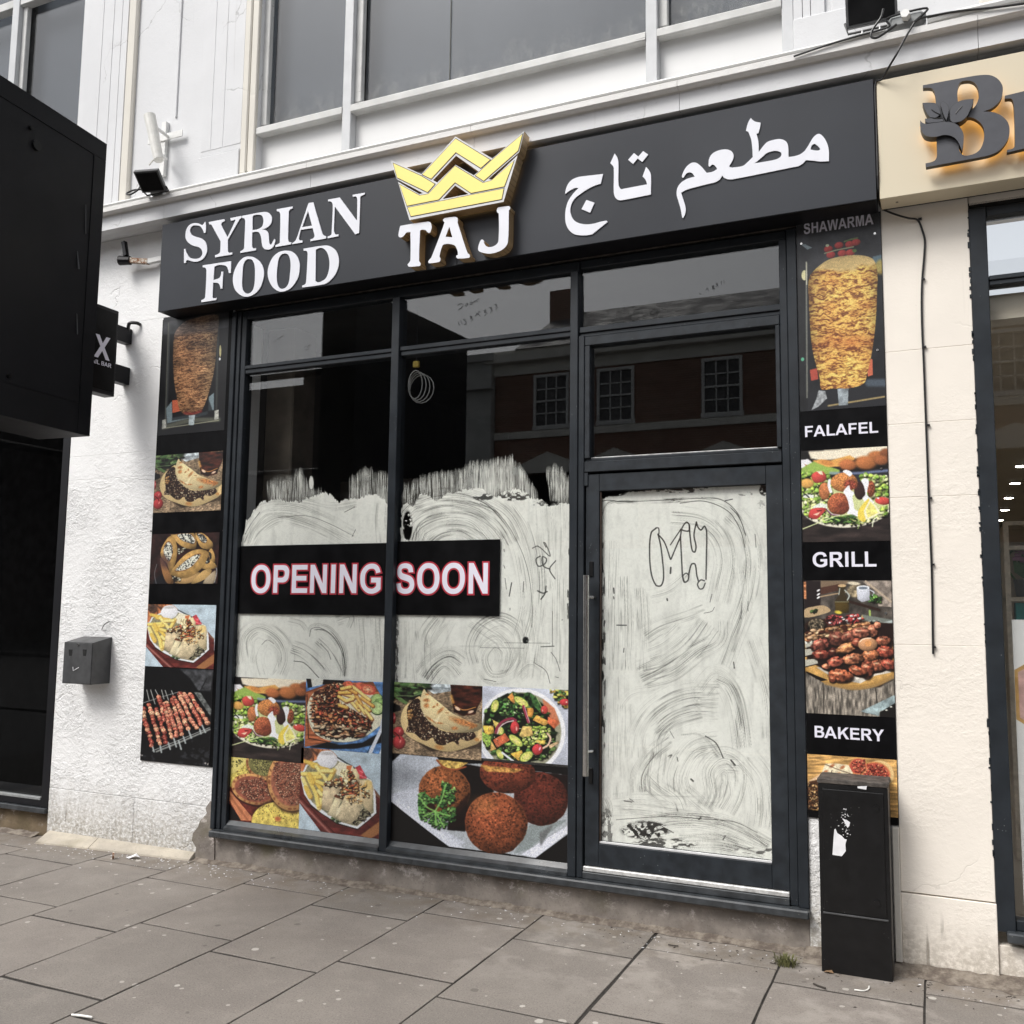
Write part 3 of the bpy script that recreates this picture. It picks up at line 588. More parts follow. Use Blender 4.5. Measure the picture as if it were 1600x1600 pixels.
def pic_wrap():
    q = ((80, 40), (1385, 120), (1330, 1530), (25, 1390)); p = Pic(q, 230, 240, '#b6c8d3'); p.grain(SQ(q), .12, 120)
    p.poly('75,40 520,45 780,300 300,420 60,440', '#b46a3a'); p.grain('75,40 520,45 780,300 300,420 60,440', .5, 30, stretch=(1, 4)); p.ell(170, 140, 90, 110, '#4c362c', -30, .3, tex=.6, ts=20); p.line('250,70 400,210', 40, '#4a3228', soft=6)
    p.poly('30,460 1220,690 1345,870 1340,1530 560,1450 380,1430 30,950', '#5e211c'); p.grain('30,460 1220,690 1345,870 1340,1530 560,1450 380,1430 30,950', .35, 60, stretch=(2, 1)); p.line('40,930 540,1460', 26, '#b5756a', soft=6); p.line('50,860 600,1450', 12, '#3a100d')
    p.poly('1000,1480 1340,1200 1340,1400 1150,1530', '#9c6537', soft=14); p.poly('1200,690 1345,860 1345,900 1220,780', '#7d563f')
    p.poly('70,560 160,340 340,230 640,170 900,330 1190,560 1240,800 1260,1110 960,1385 640,1300 250,1040 130,850', '#101213', soft=16, a=.8)
    p.poly('60,540 150,330 340,230 640,190 1190,560 1245,800 1250,1100 1120,1230 960,1370 640,1280 400,1130 230,990 120,820', '#e3e7ea', smooth=False); p.poly('90,540 180,340 360,260 640,230 1170,580 1210,820 1210,1090 950,1330 650,1250 260,960 150,800', '#8e8a6c', tex=.3, ts=20)
    p.bits('930,1000 1200,1100 940,1330 850,1280', 60, 40, 8, ['#7a7258', '#b5ae92', '#3c382c'], seed=9)
    p.ell(495, 230, 165, 155, '#f0f1f6', 0, .04, ball=.12); p.ell(495, 130, 110, 30, '#c7c4c4', 0, .6); p.line('330,200 400,100 560,85 650,170', 10, '#b98e74', smooth=True)
    p.poly('600,380 700,260 900,330 930,420 820,540 640,480', '#efe6c8')
    p.poly('800,330 890,320 860,420 800,420', '#d06e2e'); p.poly('930,360 1010,310 1120,530 1000,540 930,400', '#c22a38', tex=.3, ts=26); p.line('1000,400 1060,440', 8, '#f0b8bc'); p.line('960,460 1100,520', 7, '#f0c0c0')
    r = np.random.RandomState(4)
    for x0, y0, x1, y1 in ((140, 270, 330, 330), (250, 340, 500, 400), (320, 350, 480, 580), (600, 400, 520, 560), (90, 480, 340, 470), (240, 540, 380, 520), (100, 560, 220, 840), (180, 530, 330, 860), (280, 570, 400, 740), (330, 600, 430, 640), (200, 480, 260, 620), (330, 860, 350, 900), (390, 900, 350, 1040), (300, 780, 340, 1000), (140, 700, 210, 860), (420, 420, 570, 420), (350, 760, 400, 820)):
        p.line([(x0+10, y0+12), (x1+10, y1+12)], 66, '#b07f22', soft=4, a=.8); p.line([(x0, y0), (x1, y1)], 56, ['#ecd060', '#f1da70', '#e4c04a', '#f4e48c'][r.randint(4)], soft=3)
    p.poly('430,640 560,570 700,560 880,440 1000,560 1020,700 1000,900 700,900 620,860', '#6a3c22'); p.bits('450,650 700,540 760,400 880,400 960,520 1010,700 1000,880 700,880 600,700', 260, 30, 14, ['#e8d29a', '#b5763c', '#f2e6c2', '#7a3a20', '#d99a4c', '#d8602e', '#e9b866'], sh=.45, seed=6)
    p.poly('690,440 740,380 820,420 830,560 800,640 740,560', '#e4cf9c', tex=.7, ts=22); p.poly('880,380 950,370 1000,480 1000,640 960,560', '#e8d2a0', ball=.3)
    p.poly('430,680 470,640 690,690 700,760 600,830 540,1090 470,1080 400,1030', '#d9c49c', tex=.15, ts=60, ball=.3); p.bits('450,600 690,560 690,680 460,680', 40, 26, 12, ['#f1e2b8', '#9a5c30', '#e8d4a0'], sh=.5)
    p.poly('620,860 720,890 640,1100 590,1190 490,1150', '#e9d9ae', ball=.3)
    p.poly('1000,560 1090,550 1190,580 1215,700 1190,900 1200,1050 1150,1090 1060,1000 1040,900 1000,860', '#dcc79a', ball=.25); p.ell(1130, 640, 60, 90, '#e8c97e', 10, .3); p.bits('1010,620 1090,620 1170,840 1060,880', 40, 26, 12, ['#f0e0b0', '#b87f40', '#e6b962'], sh=.4)
    p.poly('770,820 900,800 1060,900 1040,1000 970,1180 850,1300 720,1260 600,1180 650,1060 720,960', '#d3c19a', tex=.18, ts=40, ball=.3); p.ell(910, 890, 150, 66, '#e6cb92', 14, .15); p.bits('790,840 930,830 1040,920 860,950', 44, 24, 8, ['#f5e8c4', '#b97a3e', '#dfa356'], sh=.4)
    p.poly('640,1060 700,1010 690,1100 620,1190', '#eee0ba', soft=8); p.bits('500,1160 720,1260 640,1290', 20, 18, 12, ['#3f5a34', '#8aa070'], seed=3)
    return p.C
def pic_bigfalafel():
    q = ((25, 0), (1580, 60), (1575, 975), (20, 790)); p = Pic(q, 420, 240, '#0c0a0a')
    p.poly('100,5 440,20 480,80 820,60 1580,130 1580,680 1300,935 1060,900 560,845 20,440 25,75', '#b2b8be')
    p.poly('100,5 440,20 480,80 360,160 280,400 25,300 25,75', '#a7adb6', soft=20); p.grain('25,5 500,5 300,420 25,420', .25, 200); p.poly('200,330 290,300 280,560 700,800 650,850 20,400 20,370', '#cfd4e0', soft=16)
    p.poly('20,380 120,430 690,855 560,845 20,440', '#dfe4f2'); p.poly('1300,930 1580,670 1580,600 1180,905', '#e3e6f4'); p.poly('1250,620 1560,560 1400,700 1250,850 1120,900', '#8c9696', soft=18); p.poly('1330,700 1450,600 1340,830', '#6d7070', soft=20)
    p.poly('650,60 840,90 950,320 780,420 700,700 540,690 600,200', '#0e0706', soft=12); p.poly('1200,100 1580,130 1575,360 1500,380', '#180c0a', soft=6)
    def ball(cx, cy, rx, ry, c, sd, k=.5):
        p.ell(cx, cy, rx, ry, c, 0, .02, tex=.3, ts=60, ball=k, seed=sd, rough=.05); r = np.random.RandomState(sd)
        n = int(rx*ry/75)
        for _ in range(n):
            a, d = r.uniform(0, 6.28), math.sqrt(r.uniform(0, .93)); x, y = cx+rx*d*math.cos(a), cy+ry*d*math.sin(a)
            lum = (1-.45*d*d)*(1+.35*(-math.cos(a)*.4-math.sin(a)*.7)*d)*r.uniform(.45, 1.5)
            p.ell(x, y, r.uniform(5, 12), r.uniform(4, 9), np.clip(hx(c)*lum, 0, 1), r.uniform(0, 180), .6)
    ball(510, 330, 232, 235, '#9a5423', 1); p.poly('600,500 740,330 690,640 560,690', '#1a0a07', soft=26, a=.8)
    ball(1340, 370, 225, 255, '#5c2314', 2, .35)
    p.poly('440,40 720,55 650,110 560,125 480,90', '#c9a34a', soft=3, tex=.5, ts=18); p.line('440,45 500,105 600,125 700,95', 16, '#9c4a1c', smooth=True)
    ball(1060, 140, 235, 190, '#7a3219', 3, .5); p.poly('825,70 1200,95 1120,130 880,130', '#c9913c', soft=10, tex=.5, ts=16)
    ball(965, 615, 268, 292, '#95481f', 4, .5); p.ell(860, 450, 110, 80, '#b87f3c', 0, 1.2, a=.35)
    p.poly('280,360 330,350 420,440 400,520 340,540 300,600 275,520', '#4f8a3c', tex=.5, ts=20, smooth=True); p.bits('270,370 330,350 420,440 420,540 600,470 610,600 480,690 300,590', 260, 20, 9, ['#6aa84a', '#3f7a35', '#8cc663', '#2c5a28'], sh=.3, seed=4)
    p.bits('490,250 530,250 610,320 600,430 480,490 410,410 490,360', 150, 20, 9, ['#6aa84a', '#417c36', '#9ad06e', '#2c5a28'], sh=.3, seed=5); p.ell(390, 490, 42, 46, '#2a120a', 0, .2)
    for L in ('430,520 350,480 290,400', '430,520 440,640', '430,520 560,560', '430,520 490,400 520,270', '430,520 500,640', '430,520 320,570'): p.line(L, 13, '#8fce63', smooth=True, soft=3)
    p.grain(SQ(q), .12, 8)
    return p.C
def pic_doner(kind):
    r = np.random.RandomState(5)
    if kind:   # tall pale golden cone
        q = ((22, 60), (688, 20), (732, 1590), (35, 1590)); p = Pic(q, 240, 560, '#1f2023'); p.poly('20,60 690,20 700,420 40,520', '#3b3c40', soft=60); p.grain(SQ(q), .3, 90)
        p.poly('60,230 90,225 150,262 110,275', '#8fa0a6'); p.ell(84, 484, 24, 42, '#e3dba6', 0, .1); p.line('100,375 95,1480', 14, '#6f7068'); p.line('102,380 102,560', 9, '#cfccb4')
        for x, y in ((280, 285), (365, 262), (450, 262), (500, 250), (300, 335), (390, 330), (455, 330)): p.ell(x, y, 36, 28, '#b8322d', 0, .1, ball=.4)
        p.line('250,318 340,300 480,285', 10, '#a9a882'); p.line('410,235 460,222 510,215', 14, '#6c7d4a'); p.ell(272, 255, 14, 12, '#cfd8b0'); p.ell(488, 318, 18, 14, '#5c7a3c')
        p.poly('630,380 700,370 700,500 640,520', '#5a7380', soft=10); p.ell(690, 470, 40, 60, '#c9a83a', 0, .5, a=.7)
        p.ell(60, 1170, 15, 15, '#57b08a'); p.poly('120,1260 180,1250 190,1340 130,1350', '#b0402a', soft=8); p.poly('590,1215 625,1210 630,1340 590,1350', '#c85f38')
        p.poly('100,1440 730,1400 730,1590 100,1590', '#25262a', soft=8); p.line('600,1400 730,1410', 60, '#4a5560', soft=8); p.line('270,1560 720,1520', 14, '#a08c5c'); p.poly('345,1430 435,1430 430,1565 355,1565', '#8b9499', tex=.3, ts=40); p.poly('190,1430 245,1440 260,1500 190,1560 130,1585 170,1500', '#9a9ea0', tex=.3, ts=20)
        out = '115,560 130,490 200,420 290,370 430,352 560,365 640,410 668,520 665,640 660,800 650,950 635,1080 615,1200 585,1330 560,1400 460,1430 300,1425 215,1425 200,1330 165,1200 140,1080 125,900 118,700'
        base = '#c9983a'; hi = '#e9cf68'; dk = '#6e4120'; yr = (420, 1420)
    else:      # narrower brown cone
        q = ((67, 30), (965, 0), (905, 1600), (5, 1600)); p = Pic(q, 240, 420, '#141417'); p.poly('60,90 960,40 960,260 60,260', '#3c3d41', soft=30, a=.8); p.grain(SQ(q), .3, 90)
        p.line('150,110 120,1480', 34, '#3e4040', soft=6); p.line('138,110 110,1450', 6, '#777868'); p.line('820,60 800,1420', 26, '#40423f', soft=6); p.ell(848, 560, 14, 80, '#c9bf86'); p.ell(842, 665, 12, 20, '#ffffff')
        p.poly('120,1250 200,1160 210,1380 770,1330 770,1100 700,1150 690,1380 140,1450', '#7b8d93', soft=10); p.poly('205,1150 300,1150 330,1300 210,1320', '#c2562c'); p.poly('215,1330 690,1290 700,1180 770,1380 200,1420', '#14161a', soft=10, a=.7)
        p.line('90,1500 450,1440 830,1460', 60, '#585a4e', smooth=True, soft=8); p.line('110,1510 830,1470', 10, '#a8a68c'); p.poly('435,1370 520,1370 505,1500 435,1500', '#a3afb2', tex=.2, ts=30)
        for x, y in ((97, 1450), (805, 1390)): p.poly([(x-28, y-50), (x+28, y-60), (x+28, y+60), (x-28, y+70)], '#b9bab0', tex=.3, ts=20)
        out = '215,330 240,230 340,130 450,90 800,70 825,180 810,330 795,550 775,770 740,950 690,1130 640,1260 590,1340 480,1365 380,1350 310,1290 270,1130 235,950 215,760 208,550'
        base = '#80603f'; hi = '#b3926a'; dk = '#432a1c'; yr = (130, 1340)
    p.poly(out, base, smooth=True, ball=.12)
    O = spl(out); U, V = p.U, p.V; m = inpoly(U, V, O)
    if kind:
        n = fbm(U/46+fbm(U/90, V/60, 3)*2.5, V/13+fbm(U/60, V/60, 8)*5, 4, 4); n2 = fbm(U/16, V/5, 9, 3)
    else:
        n = fbm(U/40+fbm(U/80, V/60, 3)*2, V/9+fbm(U/70, V/60, 8)*4, 4, 4); n2 = fbm(U/13, V/5, 9, 3)
    t = np.clip((n-.5)*2.6+(n2-.5)*1.9+.52, 0, 1)[..., None]
    c = np.where(t < .5, hx(dk)*(1-2*t)+hx(base)*2*t, hx(base)*(2-2*t)+hx(hi)*(2*t-1))
    tint = vn(U/150, V/110, 12)[..., None]; c = c*(1-.35*tint*np.array([.1, .5, .9])) if kind else c*(.75+.5*tint)
    xc = (U-np.mean([o[0] for o in O]))/(.5*(max(o[0] for o in O)-min(o[0] for o in O))); c = c*(1.08-.38*np.clip(xc**4, 0, 1))[..., None]
    if kind:
        bandm = np.exp(-((V-1060)/60)**2)[..., None]; c = c*(1-.35*bandm*np.array([.3, .7, 1]))
        cap = np.clip((470-V+20*vn(U/60, V/60, 2)*2-abs(U-400)*.1)/30, 0, 1)[..., None]; c = c*(1-cap)+hx('#cdb070')*(.9+.3*n[..., None])*cap
    else:
        c = c*np.where(U > 520, 1.0, .92)[..., None]*(np.array([1.08, .96, .85])+(np.clip((U-450)/300, 0, 1)[..., None])*np.array([-.05, .06, .12]))
        cap = np.clip((320-V)/60, 0, 1)[..., None]*.55; c = c*(1-cap)+hx('#8d7f7c')*(.7+.6*n[..., None])*cap
    p.C = np.where(m[..., None], np.clip(c, 0, 1), p.C).astype(np.float32)
    if not kind: p.line('380,1335 480,1350 600,1330', 26, '#7a1c18', smooth=True, soft=8)
    return p.C
def pic_cheese():
    q = ((185, 160), (1490, 145), (1450, 1085), (140, 1085)); p = Pic(q, 240, 175, '#2b1613'); p.grain(SQ(q), .5, 70)
    p.ell(820, 1080, 600, 240, '#151318', 0, .1); p.line('290,720 245,900 280,1085', 8, '#9aa0a8', smooth=True); p.line('1400,700 1440,860 1400,1060', 12, '#b4bcc4', smooth=True)
    def boat(out, inn, sd):
        p.poly(out, '#0f0806', smooth=True, soft=16, a=.7); p.poly(out, '#c2974e', smooth=True, ball=.35, tex=.15, ts=60); p.poly(inn, '#7a4a22', smooth=True, soft=10)
        q_ = spl(inn); cx = sum(a for a, b in q_)/len(q_); cy = sum(b for a, b in q_)/len(q_); q2 = [(cx+(a-cx)*.93, cy+(b-cy)*.9) for a, b in q_]
        p.poly(q2, '#dcdccb', tex=.2, ts=16); p.bits(q2, 60, 12, 9, ['#16181c', '#2a2c30', '#3a3a3a'], sh=0, seed=sd)
    p.poly('360,600 560,900 620,1080 480,1060 380,800', '#9a6a38', smooth=True, ball=.3); p.bits('700,440 900,420 700,560', 20, 20, 14, ['#dcd9bc', '#4a4434'], seed=1)
    boat('560,180 640,170 1000,150 1060,300 1040,440 900,440 740,370', '680,170 930,155 1040,280 1010,355 860,320 760,270', 2)
    boat('1040,150 1180,160 1300,260 1370,360 1340,450 1180,440 1100,360', '1060,155 1180,180 1260,280 1230,340 1160,320', 3)
    boat('545,200 640,260 690,430 660,680 560,880 480,700 390,620 360,520 400,380', '530,290 600,400 590,560 530,690 440,580 415,460 460,340', 4)
    boat('1340,440 1400,560 1400,720 1300,620 1290,500', '1300,500 1340,560 1330,640 1310,600', 8)
    boat('1120,740 1280,640 1440,760 1400,810 1200,820', '1200,700 1260,600 1310,690 1250,720', 9)
    p.poly('640,1060 1000,900 1120,880 1060,1000 900,1080', '#c0985c', smooth=True, ball=.3); p.poly('960,1080 1180,850 1340,830 1300,950 1100,1060', '#c29c5a', smooth=True, ball=.3); p.poly('1180,1080 1330,900 1420,850 1380,1080', '#b5a284', smooth=True, ball=.3)
    p.bits('570,930 780,1000 660,1070', 26, 18, 14, ['#d8d5b8', '#33302a'], seed=5)
    boat('550,900 640,760 760,620 920,500 1120,450 1280,510 1240,680 1140,820 980,940 820,985 680,960', '640,850 760,730 900,620 1060,540 1150,540 1060,680 960,780 800,850', 7)
    p.ell(430, 680, 90, 130, '#4a3236', -25, .9, a=.75)
    return p.C
def pic_skewers():
    q = ((120, 35), (1245, 60), (1165, 1600), (35, 1500)); p = Pic(q, 240, 310, '#08080a'); p.grain(SQ(q), .6, 50); p.poly('700,60 1245,65 1200,400 1000,400 880,220', '#3c3d40', soft=24, tex=.5, ts=60); p.line('1140,200 1040,390', 16, '#17181a'); p.poly('930,420 1040,430 1210,700 1190,800', '#5d605e', soft=8, tex=.5, ts=30)
    p.grain('40,1350 1180,1050 1170,1600 30,1500', 1, 60, col='#34353a', thr=.6, seed=3, a=.7)
    p.line('80,610 400,510 700,420', 9, '#a9aaa6')
    for x, y, a, b in ((150, 400, 190, 560), (215, 400, 290, 620), (295, 400, 340, 480), (400, 400, 440, 540), (460, 405, 515, 560), (565, 410, 600, 490)): p.line([(x, y), (a, b)], 16, '#9a9b97')
    S = (('95,660 120,900 180,1100', 7), ('190,620 240,800 300,1000 370,1260', 14), ('350,500 420,700 430,900', 9), ('300,680 380,900 440,1080 470,1240', 13), ('110,850 190,1080 240,1300', 9), ('450,600 500,820 540,1060 570,1160', 12), ('480,580 560,800 620,1000 650,1140', 12), ('570,520 640,760 700,960 740,1110', 13), ('600,500 700,680 780,900 840,1020', 13), ('690,440 780,640 880,860 980,1000', 15), ('760,430 880,620 960,760 1050,940', 14), ('870,440 960,620 1060,760 1150,920', 14))
    r = np.random.RandomState(8)
    for P, n in S:
        P = pts(P); L = [math.dist(a, b) for a, b in zip(P[:-1], P[1:])]; T = sum(L)
        for k in range(n):
            d = T*(k+.5)/n; i = 0
            while d > L[i] and i < len(L)-1: d -= L[i]; i += 1
            t = d/L[i]; x = P[i][0]+(P[i+1][0]-P[i][0])*t+r.uniform(-10, 10); y = P[i][1]+(P[i+1][1]-P[i][1])*t+r.uniform(-8, 8)
            c = ['#b5604a', '#a64a34', '#cf8a68', '#8f3e2c', '#c9785a', '#d9a07a'][r.randint(6)]
            if P[0][0] < 360 and r.rand() < .4: c = '#8a3226'
            rx, ry = r.uniform(34, 50), r.uniform(26, 40)
            p.ell(x+6, y+14, rx*1.08, ry*1.1, '#0c0504', r.uniform(-30, 60), .3, a=.8); p.ell(x, y, rx, ry, c, r.uniform(-30, 60), .14, tex=.6, ts=14, ball=.6, seed=k); p.ell(x-8, y-8, rx*.25, ry*.18, '#f0c9aa', 20, .8, a=.7)
    p.line('240,1360 700,1180 1180,980', 10, '#b5b8b4'); p.line('310,1370 720,1210 1180,1010', 26, '#8d908c', soft=4)
    for x, y, a, b in ((250, 1300, 270, 1370), (375, 1280, 395, 1380), (510, 1230, 540, 1330), (600, 1160, 640, 1290), (680, 1200, 720, 1330), (755, 1130, 790, 1230), (840, 1030, 885, 1150), (1020, 1010, 1040, 1080), (1060, 950, 1110, 1060)): p.line([(x, y), (a, b)], 26, '#a7aeae', soft=3)
    for x, y in ((65, 1430), (1105, 1545)): p.ell(x, y, 16, 14, '#a09c98')
    return p.C
def pic_grill():
    q = ((45, 80), (1015, 85), (1065, 1585), (85, 1535)); p = Pic(q, 240, 380, '#4a443e'); p.grain(SQ(q), .5, 90)
    p.poly('45,80 240,85 240,380 60,400', '#221a1a', soft=8); p.poly('45,90 75,90 80,290 50,280', '#c07a4a', soft=6, tex=.6, ts=20)
    for y in (190, 235, 270): p.ell(215, y, 22, 10, '#e9e9ea', -30)
    p.poly('240,85 560,85 500,160 240,190', '#7a6650', soft=6); p.poly('240,160 450,120 450,190 240,240', '#4c3024'); p.line('240,260 640,190', 14, '#a68c6a'); p.poly('700,90 1020,90 1020,380 880,370 820,200', '#8d8176', tex=.4, ts=60); p.line('740,95 1015,320', 22, '#b7a48c')
    p.ell(630, 200, 90, 70, '#8f8064', 0, .4, tex=.6, ts=26); p.ell(610, 115, 70, 18, '#d9ccb0', 5, .4)
    p.poly('560,300 900,400 900,430 560,330', '#2e1d15')
    p.poly('640,160 780,150 790,300 700,325 650,290', '#c9ccd6', ball=.2); p.ell(710, 165, 70, 26, '#e8ecf0'); p.ell(712, 168, 50, 16, '#6f7a86'); p.line('790,190 830,220 800,270', 12, '#d0d4dc', smooth=True)
    p.bits('780,250 890,250 900,330 780,330', 40, 22, 12, ['#4f8a3a', '#7ab04c', '#2c4a24'], seed=2)
    p.poly('430,150 520,150 510,230 560,310 555,440 410,450 400,310 450,230', '#3a2f1c'); p.poly('400,320 560,320 555,440 410,450', '#4c3c14', ball=.3); p.ell(480, 140, 46, 16, '#c9a878'); p.ell(440, 435, 40, 18, '#d5be2c', 10, .6); p.line('455,170 445,240', 10, '#b9c0b8'); p.line('510,190 560,250 540,300', 14, '#b4bab2', smooth=True); p.line('405,320 555,320', 5, '#a9a98c')
    p.poly('60,400 160,370 280,360 355,410 320,440 60,490', '#b59a72', smooth=True); p.bits('100,430 200,400 190,440', 18, 14, 9, ['#5a7a3a', '#1d2a16'])
    p.poly('700,460 880,510 800,530 690,500', '#b59a62'); p.line('785,420 790,500', 22, '#9db858')
    p.poly('700,460 1030,520 1030,760 850,720', '#737a72', soft=10); p.line('900,580 1030,545', 44, '#a9b4b0'); p.line('860,640 1030,610', 26, '#d5d3c8'); p.bits('850,670 1035,650 1040,820 980,760', 60, 26, 14, ['#4f7f3c', '#7fae58', '#22361c', '#c9d8b0'], seed=4)
    p.poly('60,560 150,500 1040,560 1045,1150 900,1250 600,1280 300,1210 80,1080', '#2a1a12', soft=10)
    p.ell(560, 960, 560, 320, '#a97f3a', 4, .02); p.ell(560, 940, 540, 290, '#c7984a', 4, .03, tex=.15, ts=50); p.poly('75,1080 330,1180 230,1195 75,1095', '#15100c')
    p.poly('200,1040 330,1120 600,1200 690,1215 850,1130 1010,1100 1020,1070 600,1000', '#cfc8ba', tex=.2, ts=50)
    p.poly('70,590 1020,560 1040,1060 700,1150 350,1100 90,960', '#20120e', soft=14)
    for y in (780, 870, 985): p.poly([(65, y-30), (200, y-40), (220, y+20), (70, y+50)], '#b5b3a4'); p.line([(70, y+50), (330, y-10)], 10, '#1b1612')
    def chunk(x, y, rx, ry, c, r_=0, k=0): p.ell(x+6, y+14, rx*1.05, ry*1.1, '#120806', r_, .2, a=.85); p.ell(x, y, rx, ry, c, r_, .08, tex=.75, ts=22, ball=.65, seed=int(x), rough=.35); p.ell(x-rx*.25, y-ry*.35, rx*.35, ry*.14, '#f3cfa4', r_, 1.2, a=.75); p.ell(x+rx*.2, y+ry*.2, rx*.4, ry*.3, '#2e0f0a', r_, 1.4, a=.5)
    for x in (190, 380, 480, 620): pass
    p.ell(195, 570, 95, 66, '#5a5040', 0, .08, tex=1, ts=14); p.ell(390, 520, 95, 60, '#7a3230', 0, .1, tex=1.2, ts=12); p.ell(600, 510, 80, 55, '#b5302c', 0, .1, tex=.8, ts=20); p.bits('300,480 720,460 720,560 320,590', 40, 20, 12, ['#e6dcd8', '#2a1210', '#b02c2c'], seed=6)
    p.line('80,700 400,640 760,590', 96, '#ad7a4c', soft=4); p.grain('60,580 900,520 900,720 60,780', 1, 26, seed=7); p.bits('80,640 780,560 800,640 100,750', 70, 30, 14, ['#c89a6a', '#7a4426', '#dcb488', '#4a2214'], rot=(-20, 0), sh=.4, seed=7)
    for a in ((820, 640, 60, 70, '#9c5c40'), (870, 580, 40, 40, '#a8664a'), (240, 790, 110, 66, '#8b4636', -20), (430, 730, 100, 80, '#6a3a2c', 20), (560, 700, 90, 60, '#8c4c38', -20), (690, 660, 100, 60, '#9a5a42'), (250, 900, 100, 54, '#7a3424', 0), (390, 880, 60, 56, '#4c2018'), (530, 830, 130, 56, '#b07242', -22), (650, 770, 60, 50, '#7a3a26'), (930, 750, 80, 50, '#a0583a'), (960, 870, 100, 64, '#a3452c', 12), (790, 910, 90, 64, '#b4683a', -10), (600, 950, 120, 60, '#b06a44', -6), (410, 980, 90, 56, '#a04c34', -6), (310, 1030, 50, 30, '#b56a48'), (880, 1020, 80, 64, '#b4603e'), (1000, 1010, 90, 56, '#8a3a26', 25), (760, 1060, 70, 100, '#9c4c30', 0), (660, 1080, 110, 50, '#a6532f', 20), (470, 1130, 140, 70, '#a8562f', 8), (380, 1170, 40, 36, '#7a3a20')):
        chunk(*a[:5], *(a[5:] if len(a) > 5 else ()))
    p.ell(765, 790, 105, 76, '#c08a5c', 0, .05, ball=.5); p.ell(770, 780, 38, 34, '#d9924c', 0, .1); p.line('680,760 720,730 800,720', 10, '#f0dcc0', smooth=True)
    p.poly('80,1100 300,1220 600,1290 900,1260 1050,1180 1065,1585 85,1535', '#7d756a'); p.grain('80,1100 300,1220 600,1290 900,1260 1050,1180 1065,1585 85,1535', .6, 16, stretch=(1, 5)); p.line('275,1220 285,1535', 10, '#2a2622'); p.line('850,1270 880,1500', 10, '#2a2622')
    p.line('300,1215 600,1275 850,1240 1045,1150', 26, '#9c7a44', smooth=True, soft=4)
    p.poly('690,1520 1060,1340 1065,1450 900,1520 890,1570', '#8fa1a3', tex=.3, ts=60); p.poly('900,1530 1060,1430 1065,1585 900,1575', '#14110f'); p.ell(1020, 1470, 14, 8, '#dcdcd0'); p.ell(970, 1505, 14, 8, '#dcdcd0')
    return p.C
def pic_bakery():
    q = ((80, 562), (1262, 645), (1290, 1385), (100, 1290)); p = Pic(q, 240, 160, '#c7974f'); p.grain(SQ(q), .35, 22, stretch=(7, 1)); p.grain(SQ(q), .2, 120)
    p.poly('90,930 330,780 380,830 120,960', '#dcb58a'); p.poly('90,930 330,880 400,1290 90,1290', '#4a2c18'); p.bits('95,940 260,960 300,1290 100,1280', 200, 16, 11, ['#2a160c', '#8a5a30', '#5c3a1e', '#c9a26a'], sh=.3, seed=2)
    p.ell(1040, 830, 190, 180, '#dcb878', 10, .03); p.ell(1000, 820, 190, 150, '#c9783c', 15, .03); p.ell(1000, 820, 172, 132, '#b8452c', 15, .06); p.bits('830,700 1100,700 1180,850 1050,950 850,880', 180, 16, 10, ['#d9603c', '#8f2a1e', '#e58a5c', '#b03c26'], sh=.3, seed=3)
    p.ell(760, 730, 120, 110, '#c87a40', 0, .04); p.ell(765, 725, 104, 96, '#b5402a', 0, .08); p.bits('680,660 850,640 850,800 720,800', 90, 14, 9, ['#d9603c', '#8f2a1e', '#e58a5c'], sh=.3, seed=4); p.line('795,720 800,850', 12, '#7a3018')
    p.poly('240,900 330,690 480,690 640,710 700,820 560,900 300,910', '#e9d9b4', tex=.15, ts=50)
    for x, y in ((330, 800), (420, 720), (560, 740), (360, 880), (500, 830)): p.ell(x, y, 36, 18, '#b06a3c', -30, .9)
    p.line('330,700 480,760 690,830', 9, '#5a4230', smooth=True); p.line('420,780 390,890', 9, '#4a3626')
    p.ell(720, 930, 190, 80, '#d8c07a', 6, .06); p.bits('600,880 830,880 820,940 620,930', 50, 12, 8, ['#5c6a34', '#8a8a4c', '#f0e6b8'], sh=0, seed=5)
    return p.C
